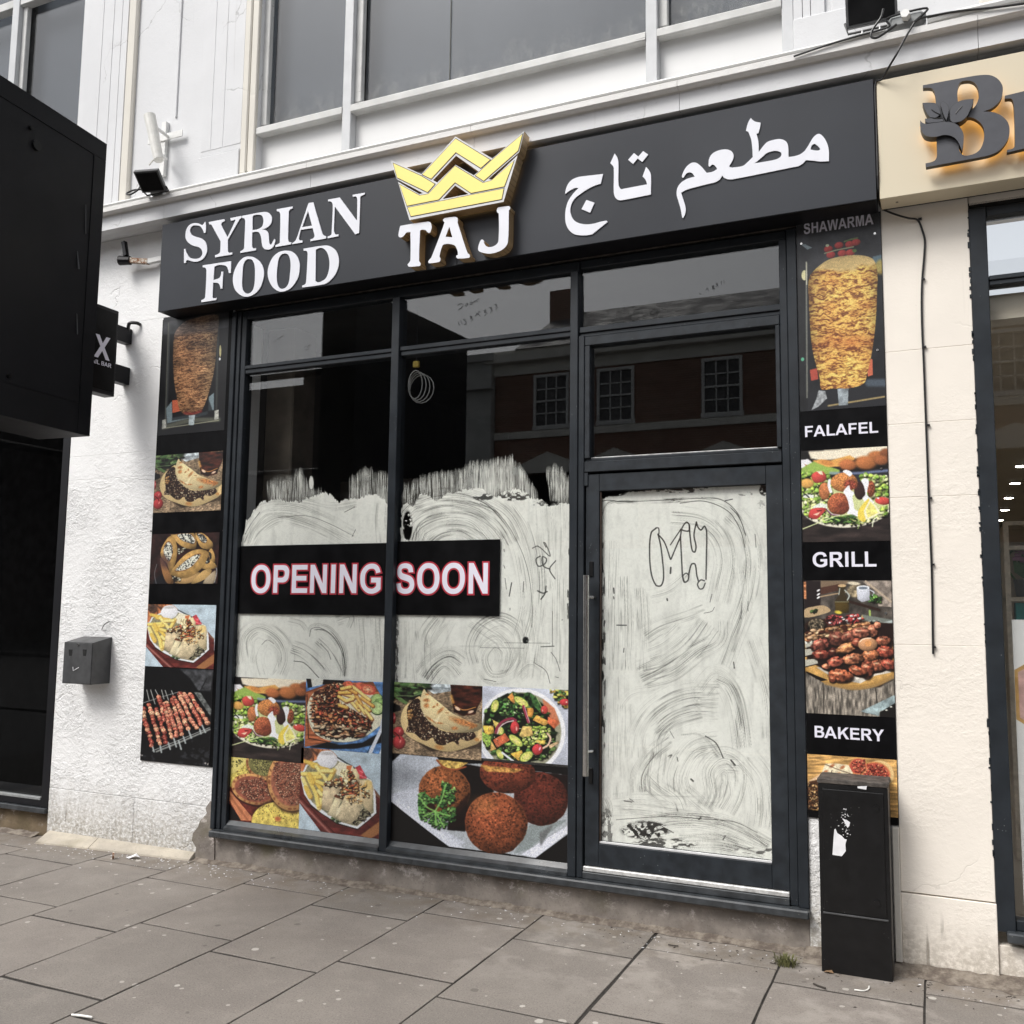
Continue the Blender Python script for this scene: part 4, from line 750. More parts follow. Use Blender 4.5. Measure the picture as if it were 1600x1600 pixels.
# ---------------------------------------------------------------- geometry helpers
class MB:
    def __init__(s): s.v = []; s.f = []; s.uv = []
    def add(s, v, f):
        b = len(s.v); s.v += [tuple(q) for q in v]; s.f += [tuple(i+b for i in q) for q in f]; return s
    def box(s, x0, x1, y0, y1, z0, z1, c=0):
        if c <= 0:
            v = [(x, y, z) for z in (z0, z1) for y in (y0, y1) for x in (x0, x1)]
            return s.add(v, [(0, 2, 3, 1), (4, 5, 7, 6), (0, 1, 5, 4), (2, 6, 7, 3), (0, 4, 6, 2), (1, 3, 7, 5)])
        bm = bmesh.new(); bmesh.ops.create_cube(bm, size=1)
        for q in bm.verts: q.co = Vector(((x0+x1)/2+q.co.x*(x1-x0), (y0+y1)/2+q.co.y*(y1-y0), (z0+z1)/2+q.co.z*(z1-z0)))
        bmesh.ops.bevel(bm, geom=list(bm.edges), offset=min(c, .45*min(x1-x0, y1-y0, z1-z0)), segments=1, affect='EDGES', profile=.5)
        bm.verts.index_update(); s.add([q.co for q in bm.verts], [[q.index for q in f.verts] for f in bm.faces]); bm.free(); return s
    def prism(s, P, a0, a1, axis='y'):
        """outline P extruded from a0 to a1; P lies in xz for axis y, yz for axis x, xy for axis z"""
        n = len(P)
        def pt(p, a): return (p[0], a, p[1]) if axis == 'y' else ((a, p[0], p[1]) if axis == 'x' else (p[0], p[1], a))
        v = [pt(p, a0) for p in P]+[pt(p, a1) for p in P]
        return s.add(v, [tuple(range(n))[::-1], tuple(range(n, 2*n))]+[(i, (i+1) % n, n+(i+1) % n, n+i) for i in range(n)])
    def tube(s, P, r, n=8, cap=True):
        P = [Vector(p) for p in P]; R = r if isinstance(r, (list, tuple)) else [r]*len(P); b = len(s.v); up = None
        for i, p in enumerate(P):
            d = (P[min(i+1, len(P)-1)]-P[max(i-1, 0)]).normalized()
            if up is None: up = d.orthogonal().normalized()
            up = (up-d*up.dot(d)).normalized(); sd = d.cross(up)
            for k in range(n):
                a = 2*math.pi*k/n; q = p+(up*math.cos(a)+sd*math.sin(a))*R[i]; s.v.append(tuple(q))
        for i in range(len(P)-1):
            for k in range(n):
                s.f.append((b+i*n+k, b+i*n+(k+1) % n, b+(i+1)*n+(k+1) % n, b+(i+1)*n+k))
        if cap: s.f += [tuple(b+k for k in range(n))[::-1], tuple(b+(len(P)-1)*n+k for k in range(n))]
        return s
    def quad(s, a, b, c, d): return s.add([a, b, c, d], [(0, 1, 2, 3)])
def smooth3(P, n=6):
    out = []
    for i in range(len(P)-1):
        p0 = Vector(P[max(i-1, 0)]); p1 = Vector(P[i]); p2 = Vector(P[i+1]); p3 = Vector(P[min(i+2, len(P)-1)])
        for j in range(n):
            t = j/n; out.append(.5*((2*p1)+(p2-p0)*t+(2*p0-5*p1+4*p2-p3)*t*t+(3*p1-p0-3*p2+p3)*t**3))
    return out+[Vector(P[-1])]
def mesh_of(name, mb, off=(0, 0, 0)):
    me = bpy.data.meshes.new(name); o = Vector(off); me.from_pydata([tuple(Vector(v)-o) for v in mb.v], [], mb.f); me.update()
    bm = bmesh.new(); bm.from_mesh(me); bmesh.ops.recalc_face_normals(bm, faces=bm.faces); bm.to_mesh(me); bm.free(); return me
BASE = {}
def tag(o, label=None, cat=None, group=None, kind=None):
    if label: o['label'] = label
    if cat: o['category'] = cat
    if group: o['group'] = group
    if kind: o['kind'] = kind
    return o
def thing(name, label, cat, loc, group=None):
    o = bpy.data.objects.new(name, None); COL.objects.link(o); o.location = loc; o.empty_display_size = .1; BASE[o.name] = Vector(loc)
    return tag(o, label, cat, group)
def base_of(p):
    b = Vector((0, 0, 0))
    while p is not None: b = b+p.location; p = p.parent
    return b
def obj(name, mb, mat, parent=None, smooth=False, **k):
    """one mesh object; coordinates are given in the world and kept relative to the thing's base"""
    me = mb if isinstance(mb, bpy.types.Mesh) else mesh_of(name, mb, base_of(parent) if parent else (0, 0, 0))
    if isinstance(mb, bpy.types.Mesh) and parent is not None:
        me.transform(Matrix.Translation(-base_of(parent)))
    if not me.materials: me.materials.append(M[mat] if isinstance(mat, str) else mat)
    if smooth:
        for p in me.polygons: p.use_smooth = True
    o = bpy.data.objects.new(name, me); COL.objects.link(o); o.parent = parent
    return tag(o, **k)
def sub(name, mb, mat, parent, **k): return obj(name, mb, mat, parent, **k)
def copy_tree(o, parent=None):
    c = o.copy(); COL.objects.link(c); c.parent = parent
    for ch in [q for q in bpy.data.objects if q.parent is o]: copy_tree(ch, c)
    return c
def bx(x0, x1, y0, y1, z0, z1, c=.002): return MB().box(x0, x1, y0, y1, z0, z1, c)
def picture(name, arr, x0, x1, z0, z1, Y, parent, gain=.84, rough=.38, sat=1.0, t=.0006):
    """a flat print on its sheet: a thin board whose front carries the picture"""
    m = MB().box(x0, x1, Y, Y+t, z0, z1); me = mesh_of(name, m, base_of(parent)); uv = me.uv_layers.new(name='UV'); b = base_of(parent)
    for lp in me.loops:
        v = me.vertices[lp.vertex_index].co+b; uv.data[lp.index].uv = ((v.x-x0)/(x1-x0), (v.z-z0)/(z1-z0))
    return _link(name, me, print_mat(name, arr, gain, rough, sat), parent)
def _link(name, me, mat, parent, **k):
    me.materials.append(mat); o = bpy.data.objects.new(name, me); COL.objects.link(o); o.parent = parent; return tag(o, **k)
def glyph(loops, depth, y_front, bevel=0.0, plane=None):
    """closed outlines (world x,z pairs) filled and given depth behind y_front"""
    cu = bpy.data.curves.new('outline', 'CURVE'); cu.dimensions = '2D'; cu.fill_mode = 'BOTH'; cu.extrude = depth/2
    for L in loops:
        sp = cu.splines.new('POLY'); sp.points.add(len(L)-1); sp.use_cyclic_u = True
        for i, p in enumerate(L): sp.points[i].co = (p[0], p[1], 0, 1)
    o = bpy.data.objects.new('outline', cu); COL.objects.link(o); dg = bpy.context.evaluated_depsgraph_get()
    me = bpy.data.meshes.new_from_object(o.evaluated_get(dg)); bpy.data.objects.remove(o); bpy.data.curves.remove(cu)
    me.materials.clear()
    me.transform(Matrix(((1, 0, 0, 0), (0, 0, -1, y_front+depth/2), (0, 1, 0, 0), (0, 0, 0, 1)))); return me
FONT = {   # a plain bold grotesque, drawn: advance width, outlines (1000 units to the em, capitals 716 high)
'A': (735, '0,0! 287,716! 440,716! 733,0! 572,0! 508,163! 217,163! 157,0!', '264,284! 462,284! 362,550!'),
'B': (655, '73,716! 360,716 450,713 530,690 590,630 605,545 580,460 500,400! 590,365 640,300 645,200 600,90 520,20 400,2 317,0! 73,0!', '218,597! 218,431! 313,431 400,438 455,470 465,515 440,580 370,597 302,597!', '218,312! 218,121! 352,121 430,125 480,160 492,213 480,265 440,300 340,312!'),
'E': (640, '73,0! 73,716! 604,716! 604,595! 218,595! 218,436! 577,436! 577,315! 218,315! 218,121! 617,121! 617,0!'),
'F': (600, '74,0! 74,716! 565,716! 565,595! 218,595! 218,425! 518,425! 518,304! 218,304! 218,0!'),
'G': (765, '401,263! 401,384! 713,384! 713,99! 640,45 540,5 413,-12 280,10 150,90 70,200 44,355 60,500 140,620 270,705 408,728 540,710 640,640 700,516! 556,489! 530,560 480,595 403,605 300,580 215,490 193,363 215,220 290,140 402,111 480,120 567,174! 567,263!'),
'H': (722, '73,0! 73,716! 218,716! 218,434! 501,434! 501,716! 646,716! 646,0! 501,0! 501,313! 218,313! 218,0!'),
'I': (282, '68,0! 68,716! 213,716! 213,0!'),
'K': (715, '75,0! 75,716! 220,716! 220,398! 512,716! 706,716! 437,438! 721,0! 534,0! 337,336! 220,216! 220,0!'),
'L': (600, '77,0! 77,716! 222,716! 222,121! 582,121! 582,0!'),
'M': (833, '71,0! 71,716! 287,716! 417,228! 545,716! 762,716! 762,0! 628,0! 628,564! 486,0! 347,0! 205,564! 205,0!'),
'N': (722, '74,0! 74,716! 215,716! 508,238! 508,716! 643,716! 643,0! 498,0! 208,467! 208,0!'),
'O': (778, '43,354 60,500 130,620 250,705 389,728 530,705 650,620 715,500 737,357 715,215 650,95 530,12 391,-12 250,12 130,95 62,215', '193,358 215,500 290,580 390,604 490,580 565,500 588,360 565,215 490,135 390,111 290,135 215,215'),
'P': (660, '73,0! 73,716! 305,716! 480,710 570,660 620,580 623,495 600,380 530,300 430,270 313,270! 218,270! 218,0!', '218,595! 218,392! 297,392! 390,396 450,430 473,493 455,560 400,590 288,595!'),
'R': (705, '73,0! 73,716! 378,716! 520,705 600,650 632,570 620,440 550,350 454,315! 520,270 560,215 600,155 695,0! 521,0! 410,172 340,270 290,295 247,299! 218,299! 218,0!', '218,413! 325,413! 430,417 475,455 482,505 465,565 410,594 331,595! 218,595!'),
'S': (660, '36,233! 177,247! 195,170 240,125 322,109 400,120 450,160 466,210 440,262 380,290 258,321 150,360 80,430 60,530 90,630 160,700 300,728 430,712 530,650 572,512! 427,506! 410,570 370,600 297,610 230,600 200,572 195,543 215,500 270,475 378,448 500,405 580,330 610,212 585,110 510,30 430,0 321,-12 190,10 90,70'),
'W': (944, '171,0! 0,716! 148,716! 256,224! 387,716! 559,716! 685,216! 795,716! 941,716! 767,0! 613,0! 471,535! 329,0!'),
'Y': (680, '266,0! 266,301! 4,716! 173,716! 342,433! 507,716! 673,716! 410,300! 410,0!'),
'X': (667, '0,0! 245,374! 23,716! 192,716! 336,486! 476,716! 644,716! 421,368! 666,0! 492,0! 334,246! 174,0!')}
def inset(P, d):
    a = sum(P[i][0]*P[(i+1) % len(P)][1]-P[(i+1) % len(P)][0]*P[i][1] for i in range(len(P))); sgn = 1 if a > 0 else -1; o = []
    for i in range(len(P)):
        p0, p1, p2 = Vector(P[i-1]), Vector(P[i]), Vector(P[(i+1) % len(P)]); e1, e2 = (p1-p0).normalized(), (p2-p1).normalized()
        n1, n2 = Vector((-e1.y, e1.x))*sgn, Vector((-e2.y, e2.x))*sgn; b = (n1+n2)
        b = b/max(b.length_squared, .6)*2*d; o.append((p1.x+b.x, p1.y+b.y))
    return o
def text_meshes(txt, x0, x1, z0, z1, y_front, depth=.001, grow=0.0, space=0):
    """lettering fitted to a box on the plane y, one mesh per letter; grow thickens every stroke (metres)"""
    W = 0; L = []
    for ch in txt:
        if ch == ' ': W += 280; continue
        L.append((ch, [[(W+x, y) for x, y in spl(s_, 5)] for s_ in FONT[ch][1:]])); W += FONT[ch][0]+space
    xs = [p[0] for _, l in L for P in l for p in P]; a, b = min(xs), max(xs); out = []
    for n, (ch, l) in enumerate(L):
        o = []
        for k, P in enumerate(l):
            Q = [(x0+(x-a)/(b-a)*(x1-x0), z0+y/716*(z1-z0)) for x, y in P]
            Q = [Q[i] for i in range(len(Q)) if math.dist(Q[i], Q[i-1]) > 1e-6]
            o.append(inset(Q, grow if k else -grow) if grow else Q)
        out.append((ch, glyph(o, depth, y_front-(n % 2)*.0001)))
    return out
def lettering(txt, x0, x1, z0, z1, y_front, mat, par, depth=.001, grow=0.0, name='letter', post=None):
    for ch, me in text_meshes(txt, x0, x1, z0, z1, y_front, depth, grow):
        if post is not None: me.transform(post)
        link_me(name, me, mat, par)
def link_me(name, me, mat, parent, **k):
    b = base_of(parent) if parent else Vector((0, 0, 0)); me.transform(Matrix.Translation(-b)); return _link(name, me, M[mat] if isinstance(mat, str) else mat, parent, **k)
def crop(s, x0, y0, sc, Y, n=6, closed=True):
    """an outline read off an enlarged part of the photograph, on the plane y = Y, as world (x, z) pairs"""
    P = spl(s, n, closed); o = []
    for x, y in P:
        w = at(x0+x/sc, y0+y/sc, Y); o.append((w.x, w.z))
    return o
# ================================================================ THE STREET
tag(obj('ground', MB().box(-90, 90, -90, 60, -.6, -.16), 'asphalt'), kind='structure')
tag(obj('road', MB().box(-70, 70, -17.6, -6.35, -.159, -.12), 'asphalt'), kind='structure')
pav = tag(obj('pavement', MB().box(-9, 4, -6.2, .35, -.15, -.0055), 'joint'), kind='structure')
tag(obj('far_pavement', MB().box(-70, 70, -24, -17.6, -.159, 0), 'asphalt'), kind='structure')
kerb = tag(obj('kerb', MB().box(-9, 4, -6.35, -6.2, -.15, -.002, .01), 'stone'), kind='structure')
JX = [-7.30, -6.70, -6.10, -5.50, -4.90, -4.30, -3.715, -3.13, -2.53, -1.94, -1.33, -.71, -.105, .50, 1.10, 1.70, 2.3, 2.9]
rs = random.Random(5)
for i in range(len(JX)-1):
    ph = (JX.index(-.105)-i) % 2
    ys = [.02]+[(-.272 if ph == 0 else -.425)-.775*k for k in range(8)]
    for k in range(len(ys)-1):
        gl_, gr_ = (.0042, .0042)
        if JX[i] == -1.33: gl_ = .008
        if JX[i+1] == -1.33: gr_ = .008
        if JX[i] == -.71: gl_ = .006
        x0, x1, y1, y0 = JX[i]+gl_, JX[i+1]-gr_, ys[k]-.0095, ys[k+1]+.0095
        if y0 < -6.2: continue
        w, d = (x1-x0)/2, (y1-y0)/2; mb = MB()
        bm = bmesh.new(); n = 5
        def jag(t): return rs.uniform(-.0022, .0022)
        rim = []
        for a, b, m_ in (((-w, -d), (w, -d), n), ((w, -d), (w, d), n), ((w, d), (-w, d), n), ((-w, d), (-w, -d), n)):
            for q in range(m_):
                t = q/m_; rim.append((a[0]+(b[0]-a[0])*t+(jag(t) if q else 0), a[1]+(b[1]-a[1])*t+(jag(t) if q else 0)))
        N = len(rim); inner = [(x*(1-.0018/w), y*(1-.0018/d)) for x, y in rim]
        mb.v = [(x, y, -.0052) for x, y in rim]+[(x, y, -.0018) for x, y in rim]+[(x, y, 0) for x, y in inner]
        mb.f = [tuple(range(2*N, 3*N))]+[(j, (j+1) % N, N+(j+1) % N, N+j) for j in range(N)]+[(N+j, N+(j+1) % N, 2*N+(j+1) % N, 2*N+j) for j in range(N)]
        bm.free()
        me = mesh_of('paving_slab', mb); me.materials.append(M['slab'])
        o = bpy.data.objects.new('paving_slab', me); COL.objects.link(o); o.parent = pav
        o.location = ((x0+x1)/2, (y0+y1)/2, rs.uniform(-.0009, .0007)); o.rotation_euler = (rs.uniform(-.0012, .0012), rs.uniform(-.0012, .0012), 0)
# cement fillet and dirt where the pavement meets the walls
def ragged(x0, x1, y_out, amp, z_w, step=.04, seed=1, yin=.01):
    r = random.Random(seed); mb = MB(); n = int((x1-x0)/step); P = []; y = y_out
    for i in range(n+1):
        y += (y_out-y)*.3+r.uniform(-amp, amp); P.append((x0+(x1-x0)*i/n, y))
    b = 0
    for x, y in P: mb.v += [(x, yin, z_w+r.uniform(-.005, .005)), (x, y*.45, z_w*.45+r.uniform(-.003, .003)), (x, y, .0015)]
    for i in range(n): mb.f += [(3*i, 3*i+1, 3*i+4, 3*i+3), (3*i+1, 3*i+2, 3*i+5, 3*i+4)]
    return mb
obj('cement_fillet', ragged(-4.32, -.60, -.055, .012, .022, seed=2), 'mortar', pav, smooth=True)
obj('cement_fillet', ragged(-.62, 3.0, -.13, .03, .035, seed=3), 'mortar', pav, smooth=True)
obj('cement_fillet', ragged(-8.0, -5.72, -.05, .012, .02, seed=6), 'mortar', pav, smooth=True)
# litter
def crumbs(n, fx, fy, col, s, seed):
    r = random.Random(seed); mb = MB()
    for _ in range(n):
        x, y = fx(r), fy(r); q = s*r.uniform(.5, 1.6); a = r.uniform(0, 3.1); c, d = math.cos(a)*q, math.sin(a)*q; h = q*.3
        mb.add([(x-c, y-d, .001), (x+d*.4, y-c*.4, .001), (x+c, y+d, .001), (x-d*.4, y+c*.4, .001), (x, y, .001+h)], [(0, 1, 4), (1, 2, 4), (2, 3, 4), (3, 0, 4)])
    return mb
tag(obj('paint_flakes', crumbs(300, lambda r: r.choice([r.uniform(-5.6, -3.9), r.uniform(-4.3, .4)]), lambda r: -abs(r.gauss(0, .13))-.04, 0, .0055, 4), 'paper'), 'flakes of white paint and grit along the foot of the walls', 'litter', kind='stuff')
tag(obj('grit', crumbs(160, lambda r: r.uniform(-1.6, .6), lambda r: -abs(r.gauss(0, .16))-.05, 0, .007, 8), 'twig'), 'dark grit and leaf crumbs along the wall at the right', 'litter', kind='stuff')

# ================================================================ THE WHITE BUILDING
bld = thing('white_building', 'white and cream painted shop building with tall fluted pilasters and upper windows', 'building', (-2.4, .5, 0))
def blk(x0, x1, zs, mat, y0=0.0, y1=.3, c=.0022, name='stone_block'):
    for a, b in zip(zs[:-1], zs[1:]): obj(name, bx(x0, x1, y0, y1, a, b, c), mat, bld)
blk(-5.645, -4.863, [.0, .331], 'white'); blk(-4.861, -4.208, [0, .331], 'white')
blk(-5.645, -4.208, [.3335, 1.41, 2.47, 2.64, 3.57, 4.205], 'white', y0=.0015)
# broken render at the foot beside the shopfront
pt_ = [(lambda w: (w.x, w.z))(at(x*.28125, 1150+y*.28125, -.003)) for x, y in ((1168, 362), (1142, 400), (1150, 430), (1112, 470), (1100, 505), (1072, 540), (1066, 580), (1090, 620), (1082, 690), (1190, 720), (1190, 362))]
obj('broken_render', MB().prism(pt_, -.004, .01), 'plinth', bld)
obj('plinth', bx(-4.215, -.60, .004, .25, -.02, .166, .004), 'plinth', bld); obj('plinth', bx(-9, -5.648, .03, .25, -.02, .165, .004), 'plinth_old', bld)
# pier behind the right-hand poster and cream pier of the next shop
blk(-.60, -.2005, [.0, .331, 1.0, 2.0, 3.0, 4.205], 'white', y0=.002)
blk(-.1985, .19, [0, .329], 'cream', y0=-.006); blk(-.1985, .187, [.3345, 1.448, 2.138, 2.49, 2.845, 4.205], 'cream', y0=.0)
obj('broken_render', bx(.19, 3.2, .01, .25, -.02, .155, .004), 'cream', bld)
# lintel strip over the shopfront
obj('lintel', bx(-4.208, -.602, .012, .3, 3.545, 4.205, .003), 'soffit', bld); obj('lintel', bx(.19, 3.2, .012, .3, 3.52, 4.205, .003), 'cream', bld); obj('lintel', bx(-9, -5.648, .012, .3, 3.3, 4.205, .003), 'white', bld)
# frieze, moulding and ledge: one profile run along the front
LX = [-9.0, -4.689, -3.489, -2.35, -1.152, .25, 1.5, 3.2]
for a, b in zip(LX[:-1], LX[1:]):
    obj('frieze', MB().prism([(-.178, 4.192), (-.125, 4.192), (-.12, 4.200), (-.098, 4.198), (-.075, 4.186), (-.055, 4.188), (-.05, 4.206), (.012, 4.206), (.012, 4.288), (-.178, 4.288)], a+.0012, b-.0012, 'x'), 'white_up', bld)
    obj('ledge', MB().prism([(-.215, 4.2965), (-.224, 4.302), (-.224, 4.334), (-.215, 4.341), (.0, 4.352), (.0, 4.2885), (-.1785, 4.2885), (-.180, 4.2965)], a+.0012, b-.0012, 'x'), 'ledge', bld)
TOP = 7.6
# wall above the ledge: bays between the windows
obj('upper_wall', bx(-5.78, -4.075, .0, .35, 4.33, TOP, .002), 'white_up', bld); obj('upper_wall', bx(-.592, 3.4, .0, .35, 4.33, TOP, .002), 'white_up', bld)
def flutes(x0, xs, z0, w=.012, y=-.006, mat='white_up'):
    pass
# left pilaster, stepped in three planes, with its cream bead
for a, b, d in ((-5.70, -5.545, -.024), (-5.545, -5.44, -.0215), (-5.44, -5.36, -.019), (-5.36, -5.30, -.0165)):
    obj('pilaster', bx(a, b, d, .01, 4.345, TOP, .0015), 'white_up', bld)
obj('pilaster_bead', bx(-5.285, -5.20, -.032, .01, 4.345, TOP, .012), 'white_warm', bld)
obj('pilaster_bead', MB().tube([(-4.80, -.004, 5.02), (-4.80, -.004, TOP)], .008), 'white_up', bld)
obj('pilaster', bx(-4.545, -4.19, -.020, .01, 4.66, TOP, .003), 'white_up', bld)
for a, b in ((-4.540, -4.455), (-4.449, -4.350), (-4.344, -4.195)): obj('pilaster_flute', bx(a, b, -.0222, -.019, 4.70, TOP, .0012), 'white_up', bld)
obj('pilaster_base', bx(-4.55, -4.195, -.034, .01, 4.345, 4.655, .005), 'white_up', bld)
obj('window_jamb', bx(-4.19, -4.135, -.034, .05, 4.345, TOP, .008), 'white_warm', bld); obj('window_jamb', bx(-4.133, -4.078, -.026, .09, 4.345, TOP, .006), 'white_warm', bld)
# right pilaster
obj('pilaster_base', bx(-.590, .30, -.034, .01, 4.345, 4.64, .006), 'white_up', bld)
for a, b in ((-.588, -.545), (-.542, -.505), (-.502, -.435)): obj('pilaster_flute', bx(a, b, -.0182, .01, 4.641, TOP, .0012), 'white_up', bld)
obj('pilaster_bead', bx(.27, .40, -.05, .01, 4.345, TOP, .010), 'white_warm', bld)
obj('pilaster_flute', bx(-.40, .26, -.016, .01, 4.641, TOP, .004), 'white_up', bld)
# first-floor windows
def up_window(x0, x1, mull, z_sill=4.745, trans=None, zp=4.345):
    w = thing('upper_window', 'wide grey-white framed first floor window above the restaurant fascia' if x0 > -5 else 'first floor window at the top left, partly behind the black sign box', 'window', (x0, .05, z_sill)) if False else None
    E = [x0]+[m for mm in mull for m in mm]+[x1]
    for i in range(0, len(E), 2):
        a, b = E[i], E[i+1]
        obj('spandrel_panel', bx(a, b, .058, .08, zp, z_sill+.02, .002), 'panel_white', bld)
        s_ = obj('window_sill', MB().prism([(.055, z_sill), (-.005, z_sill-.008), (-.012, z_sill-.002), (-.012, z_sill+.038), (-.004, z_sill+.046), (.062, z_sill+.082), (.062, z_sill)], a+.001, b-.001, 'x'), 'timber', bld)
        p = obj('window_pane', bx(a, b, .072, .078, z_sill+.07, TOP, 0), 'glass_up', bld)
        obj('glazing_bead', bx(a, a+.05, .03, .071, z_sill+.075, TOP, .004), 'timber', bld); 
        obj('blind', bx(a, b, .16, .17, z_sill, TOP, 0), M['blind'], bld)
    for a, b in mull: obj('mullion', bx(a, b, -.006, .09, zp, TOP, .003), 'frame_grey', bld)
M['blind'] = plain('grey_blind', (.10, .105, .115), .7, var=.06, scale=1.5)
up_window(-4.078, -.650, [(-3.390, -3.325), (-1.382, -1.318)])
obj('glazing_bead', bx(-2.655, -2.650, .066, .071, 4.82, TOP, 0), 'line', bld)
obj('mullion', bx(-.650, -.592, -.004, .09, 4.345, TOP, .003), 'frame_grey', bld)
up_window(-9.0, -5.785, [(-6.575, -6.50)])
for a, b in ((-9.0, -6.576), (-6.499, -5.786)): obj('window_transom', bx(a, b, .0, .07, 6.32, 6.39, .004), 'timber', bld)
obj('parapet', bx(-9, 3.4, .36, .5, 4.2, TOP, 0), 'room_dark', bld); obj('roof', bx(-9, 3.4, .0, 5.6, TOP+.001, TOP+.15, 0), 'slate', bld)
tag(bld, None)

# ================================================================ THE RESTAURANT FRONT
sf = thing('restaurant_shopfront', 'anthracite metal restaurant shopfront, its panes whitewashed from inside', 'shopfront', (-2.4, 0, .16))
F0, F1 = -.012, .085
def fr(name, x0, x1, z0, z1, y0=F0, y1=F1, mat='alu', c=.003, par=sf): return obj(name, bx(x0, x1, y0, y1, z0, z1, c), mat, par)
fr('frame_jamb', -4.206, -4.172, .205, 3.53, y0=-.016); fr('frame_jamb', -4.170, -4.140, .205, 3.53, y0=-.003); fr('frame_jamb', -4.138, -4.10, .205, 3.53, y0=.006)
fr('frame_head', -4.098, -1.77, 3.474, 3.53, y0=.004); fr('frame_head', -1.765, -.652, 3.486, 3.53, y0=.004)
fr('frame_head', -4.206, -.600, 3.532, 3.546, y0=.03, mat='dark_gap')
fr('mullion', -2.975, -2.922, .206, 3.473, y0=-.010); fr('mullion', -1.818, -1.772, .206, 3.473, y0=-.012); fr('mullion', -1.769, -1.736, .206, 3.10, y0=-.006)
fr('transom', -4.099, -2.977, 3.137, 3.160, y0=.002); fr('transom', -4.099, -2.977, 3.108, 3.1355, y0=.010)
fr('transom', -2.920, -1.820, 3.137, 3.163, y0=.002); fr('transom', -2.920, -1.820, 3.108, 3.1355, y0=.010)
fr('transom', -1.768, -.652, 3.118, 3.150, y0=.002); fr('transom', -1.768, -.652, 3.095, 3.1165, y0=.012)
fr('fanlight_frame', -1.735, -.690, 3.042, 3.092, y0=-.002, mat='alu2'); fr('fanlight_frame', -1.735, -.690, 2.337, 2.395, y0=-.004, mat='alu2'); fr('fanlight_frame', -1.735, -.690, 2.3965, 2.412, y0=.012, mat='alu2')
fr('fanlight_frame', -1.7345, -1.705, 2.413, 3.041, y0=-.002, mat='alu2'); fr('fanlight_frame', -.712, -.690, 2.413, 3.041, y0=-.002, mat='alu2')
fr('glazing_bead', -1.704, -.713, 2.413, 2.420, y0=.020, y1=.03, mat='strip')
fr('frame_jamb', -.688, -.650, .206, 3.485, y0=.0); fr('frame_jamb', -.648, -.600, .205, 3.53, y0=-.014)
fr('sill', -4.182, -.596, .164, .2045, y0=-.058, mat='sill', c=.007)
obj('sill_top', MB().prism([(-.0165, .206), (-.0165, .224), (.01, .236), (.033, .262), (.08, .262), (.08, .206)], -4.098, -2.976, 'x'), 'sill', sf)
obj('sill_top', MB().prism([(-.0165, .206), (-.0165, .224), (.01, .236), (.033, .262), (.08, .262), (.08, .206)], -2.921, -1.819, 'x'), 'sill', sf)
obj('threshold', bx(-1.735, -.689, -.012, .09, .206, .240, .003), 'sill', sf); obj('threshold_strip', bx(-1.733, -.690, -.006, .06, .2415, .266, .004), 'strip', sf)
GP = {}
def pane(x0, x1, z0, z1, y=.034, **k): return obj('glass_pane', bx(x0, x1, y, y+.006, z0, z1, 0), 'glass', sf, **k)
pane(-4.10, -2.975, .262, 3.108); pane(-2.922, -1.818, .262, 3.108); pane(-4.10, -2.975, 3.160, 3.474); pane(-2.922, -1.818, 3.163, 3.474); pane(-1.772, -.652, 3.150, 3.486); pane(-1.705, -.712, 2.412, 3.042)
# the door
door = obj('door', bx(-1.728, -1.652, .008, .055, .270, 2.325, .002), 'alu2', sf)
def dp(name, mb, mat): return obj(name, mb, mat, door)
dp('door_stile', bx(-.772, -.690, .008, .055, .270, 2.325, .002), 'alu2'); dp('door_rail', bx(-1.6515, -.7725, .008, .055, 2.232, 2.325, .002), 'alu2'); dp('door_rail', bx(-1.6515, -.7725, .008, .055, .270, .385, .002), 'alu2')
dp('glazing_bead', bx(-1.650, -.774, .0175, .03, .386, .396, .001), 'trim'); dp('glazing_bead', bx(-1.651, -1.644, .0175, .03, .397, 2.230, .001), 'wood_dark')
dp('door_pane', bx(-1.645, -.774, .032, .038, .396, 2.231, 0), 'glass')
dp('door_pivot', bx(-1.742, -1.715, .000, .03, 2.262, 2.335, .002), 'alu2')
for z0, z1 in ((1.772, 1.852), (.688, .768)):
    lk = dp('door_lock', bx(-1.706, -1.684, .000, .008, z0, z1, .002), 'black_steel')
dp('pull_handle', MB().tube([(-1.700, -.062, .735), (-1.700, -.062, 1.775)], .0155, 16), 'steel')
for z in (.86, 1.66): dp('handle_stay', MB().tube([(-1.700, -.062, z), (-1.676, -.03, z), (-1.676, .008, z)], .009, 8), 'steel')

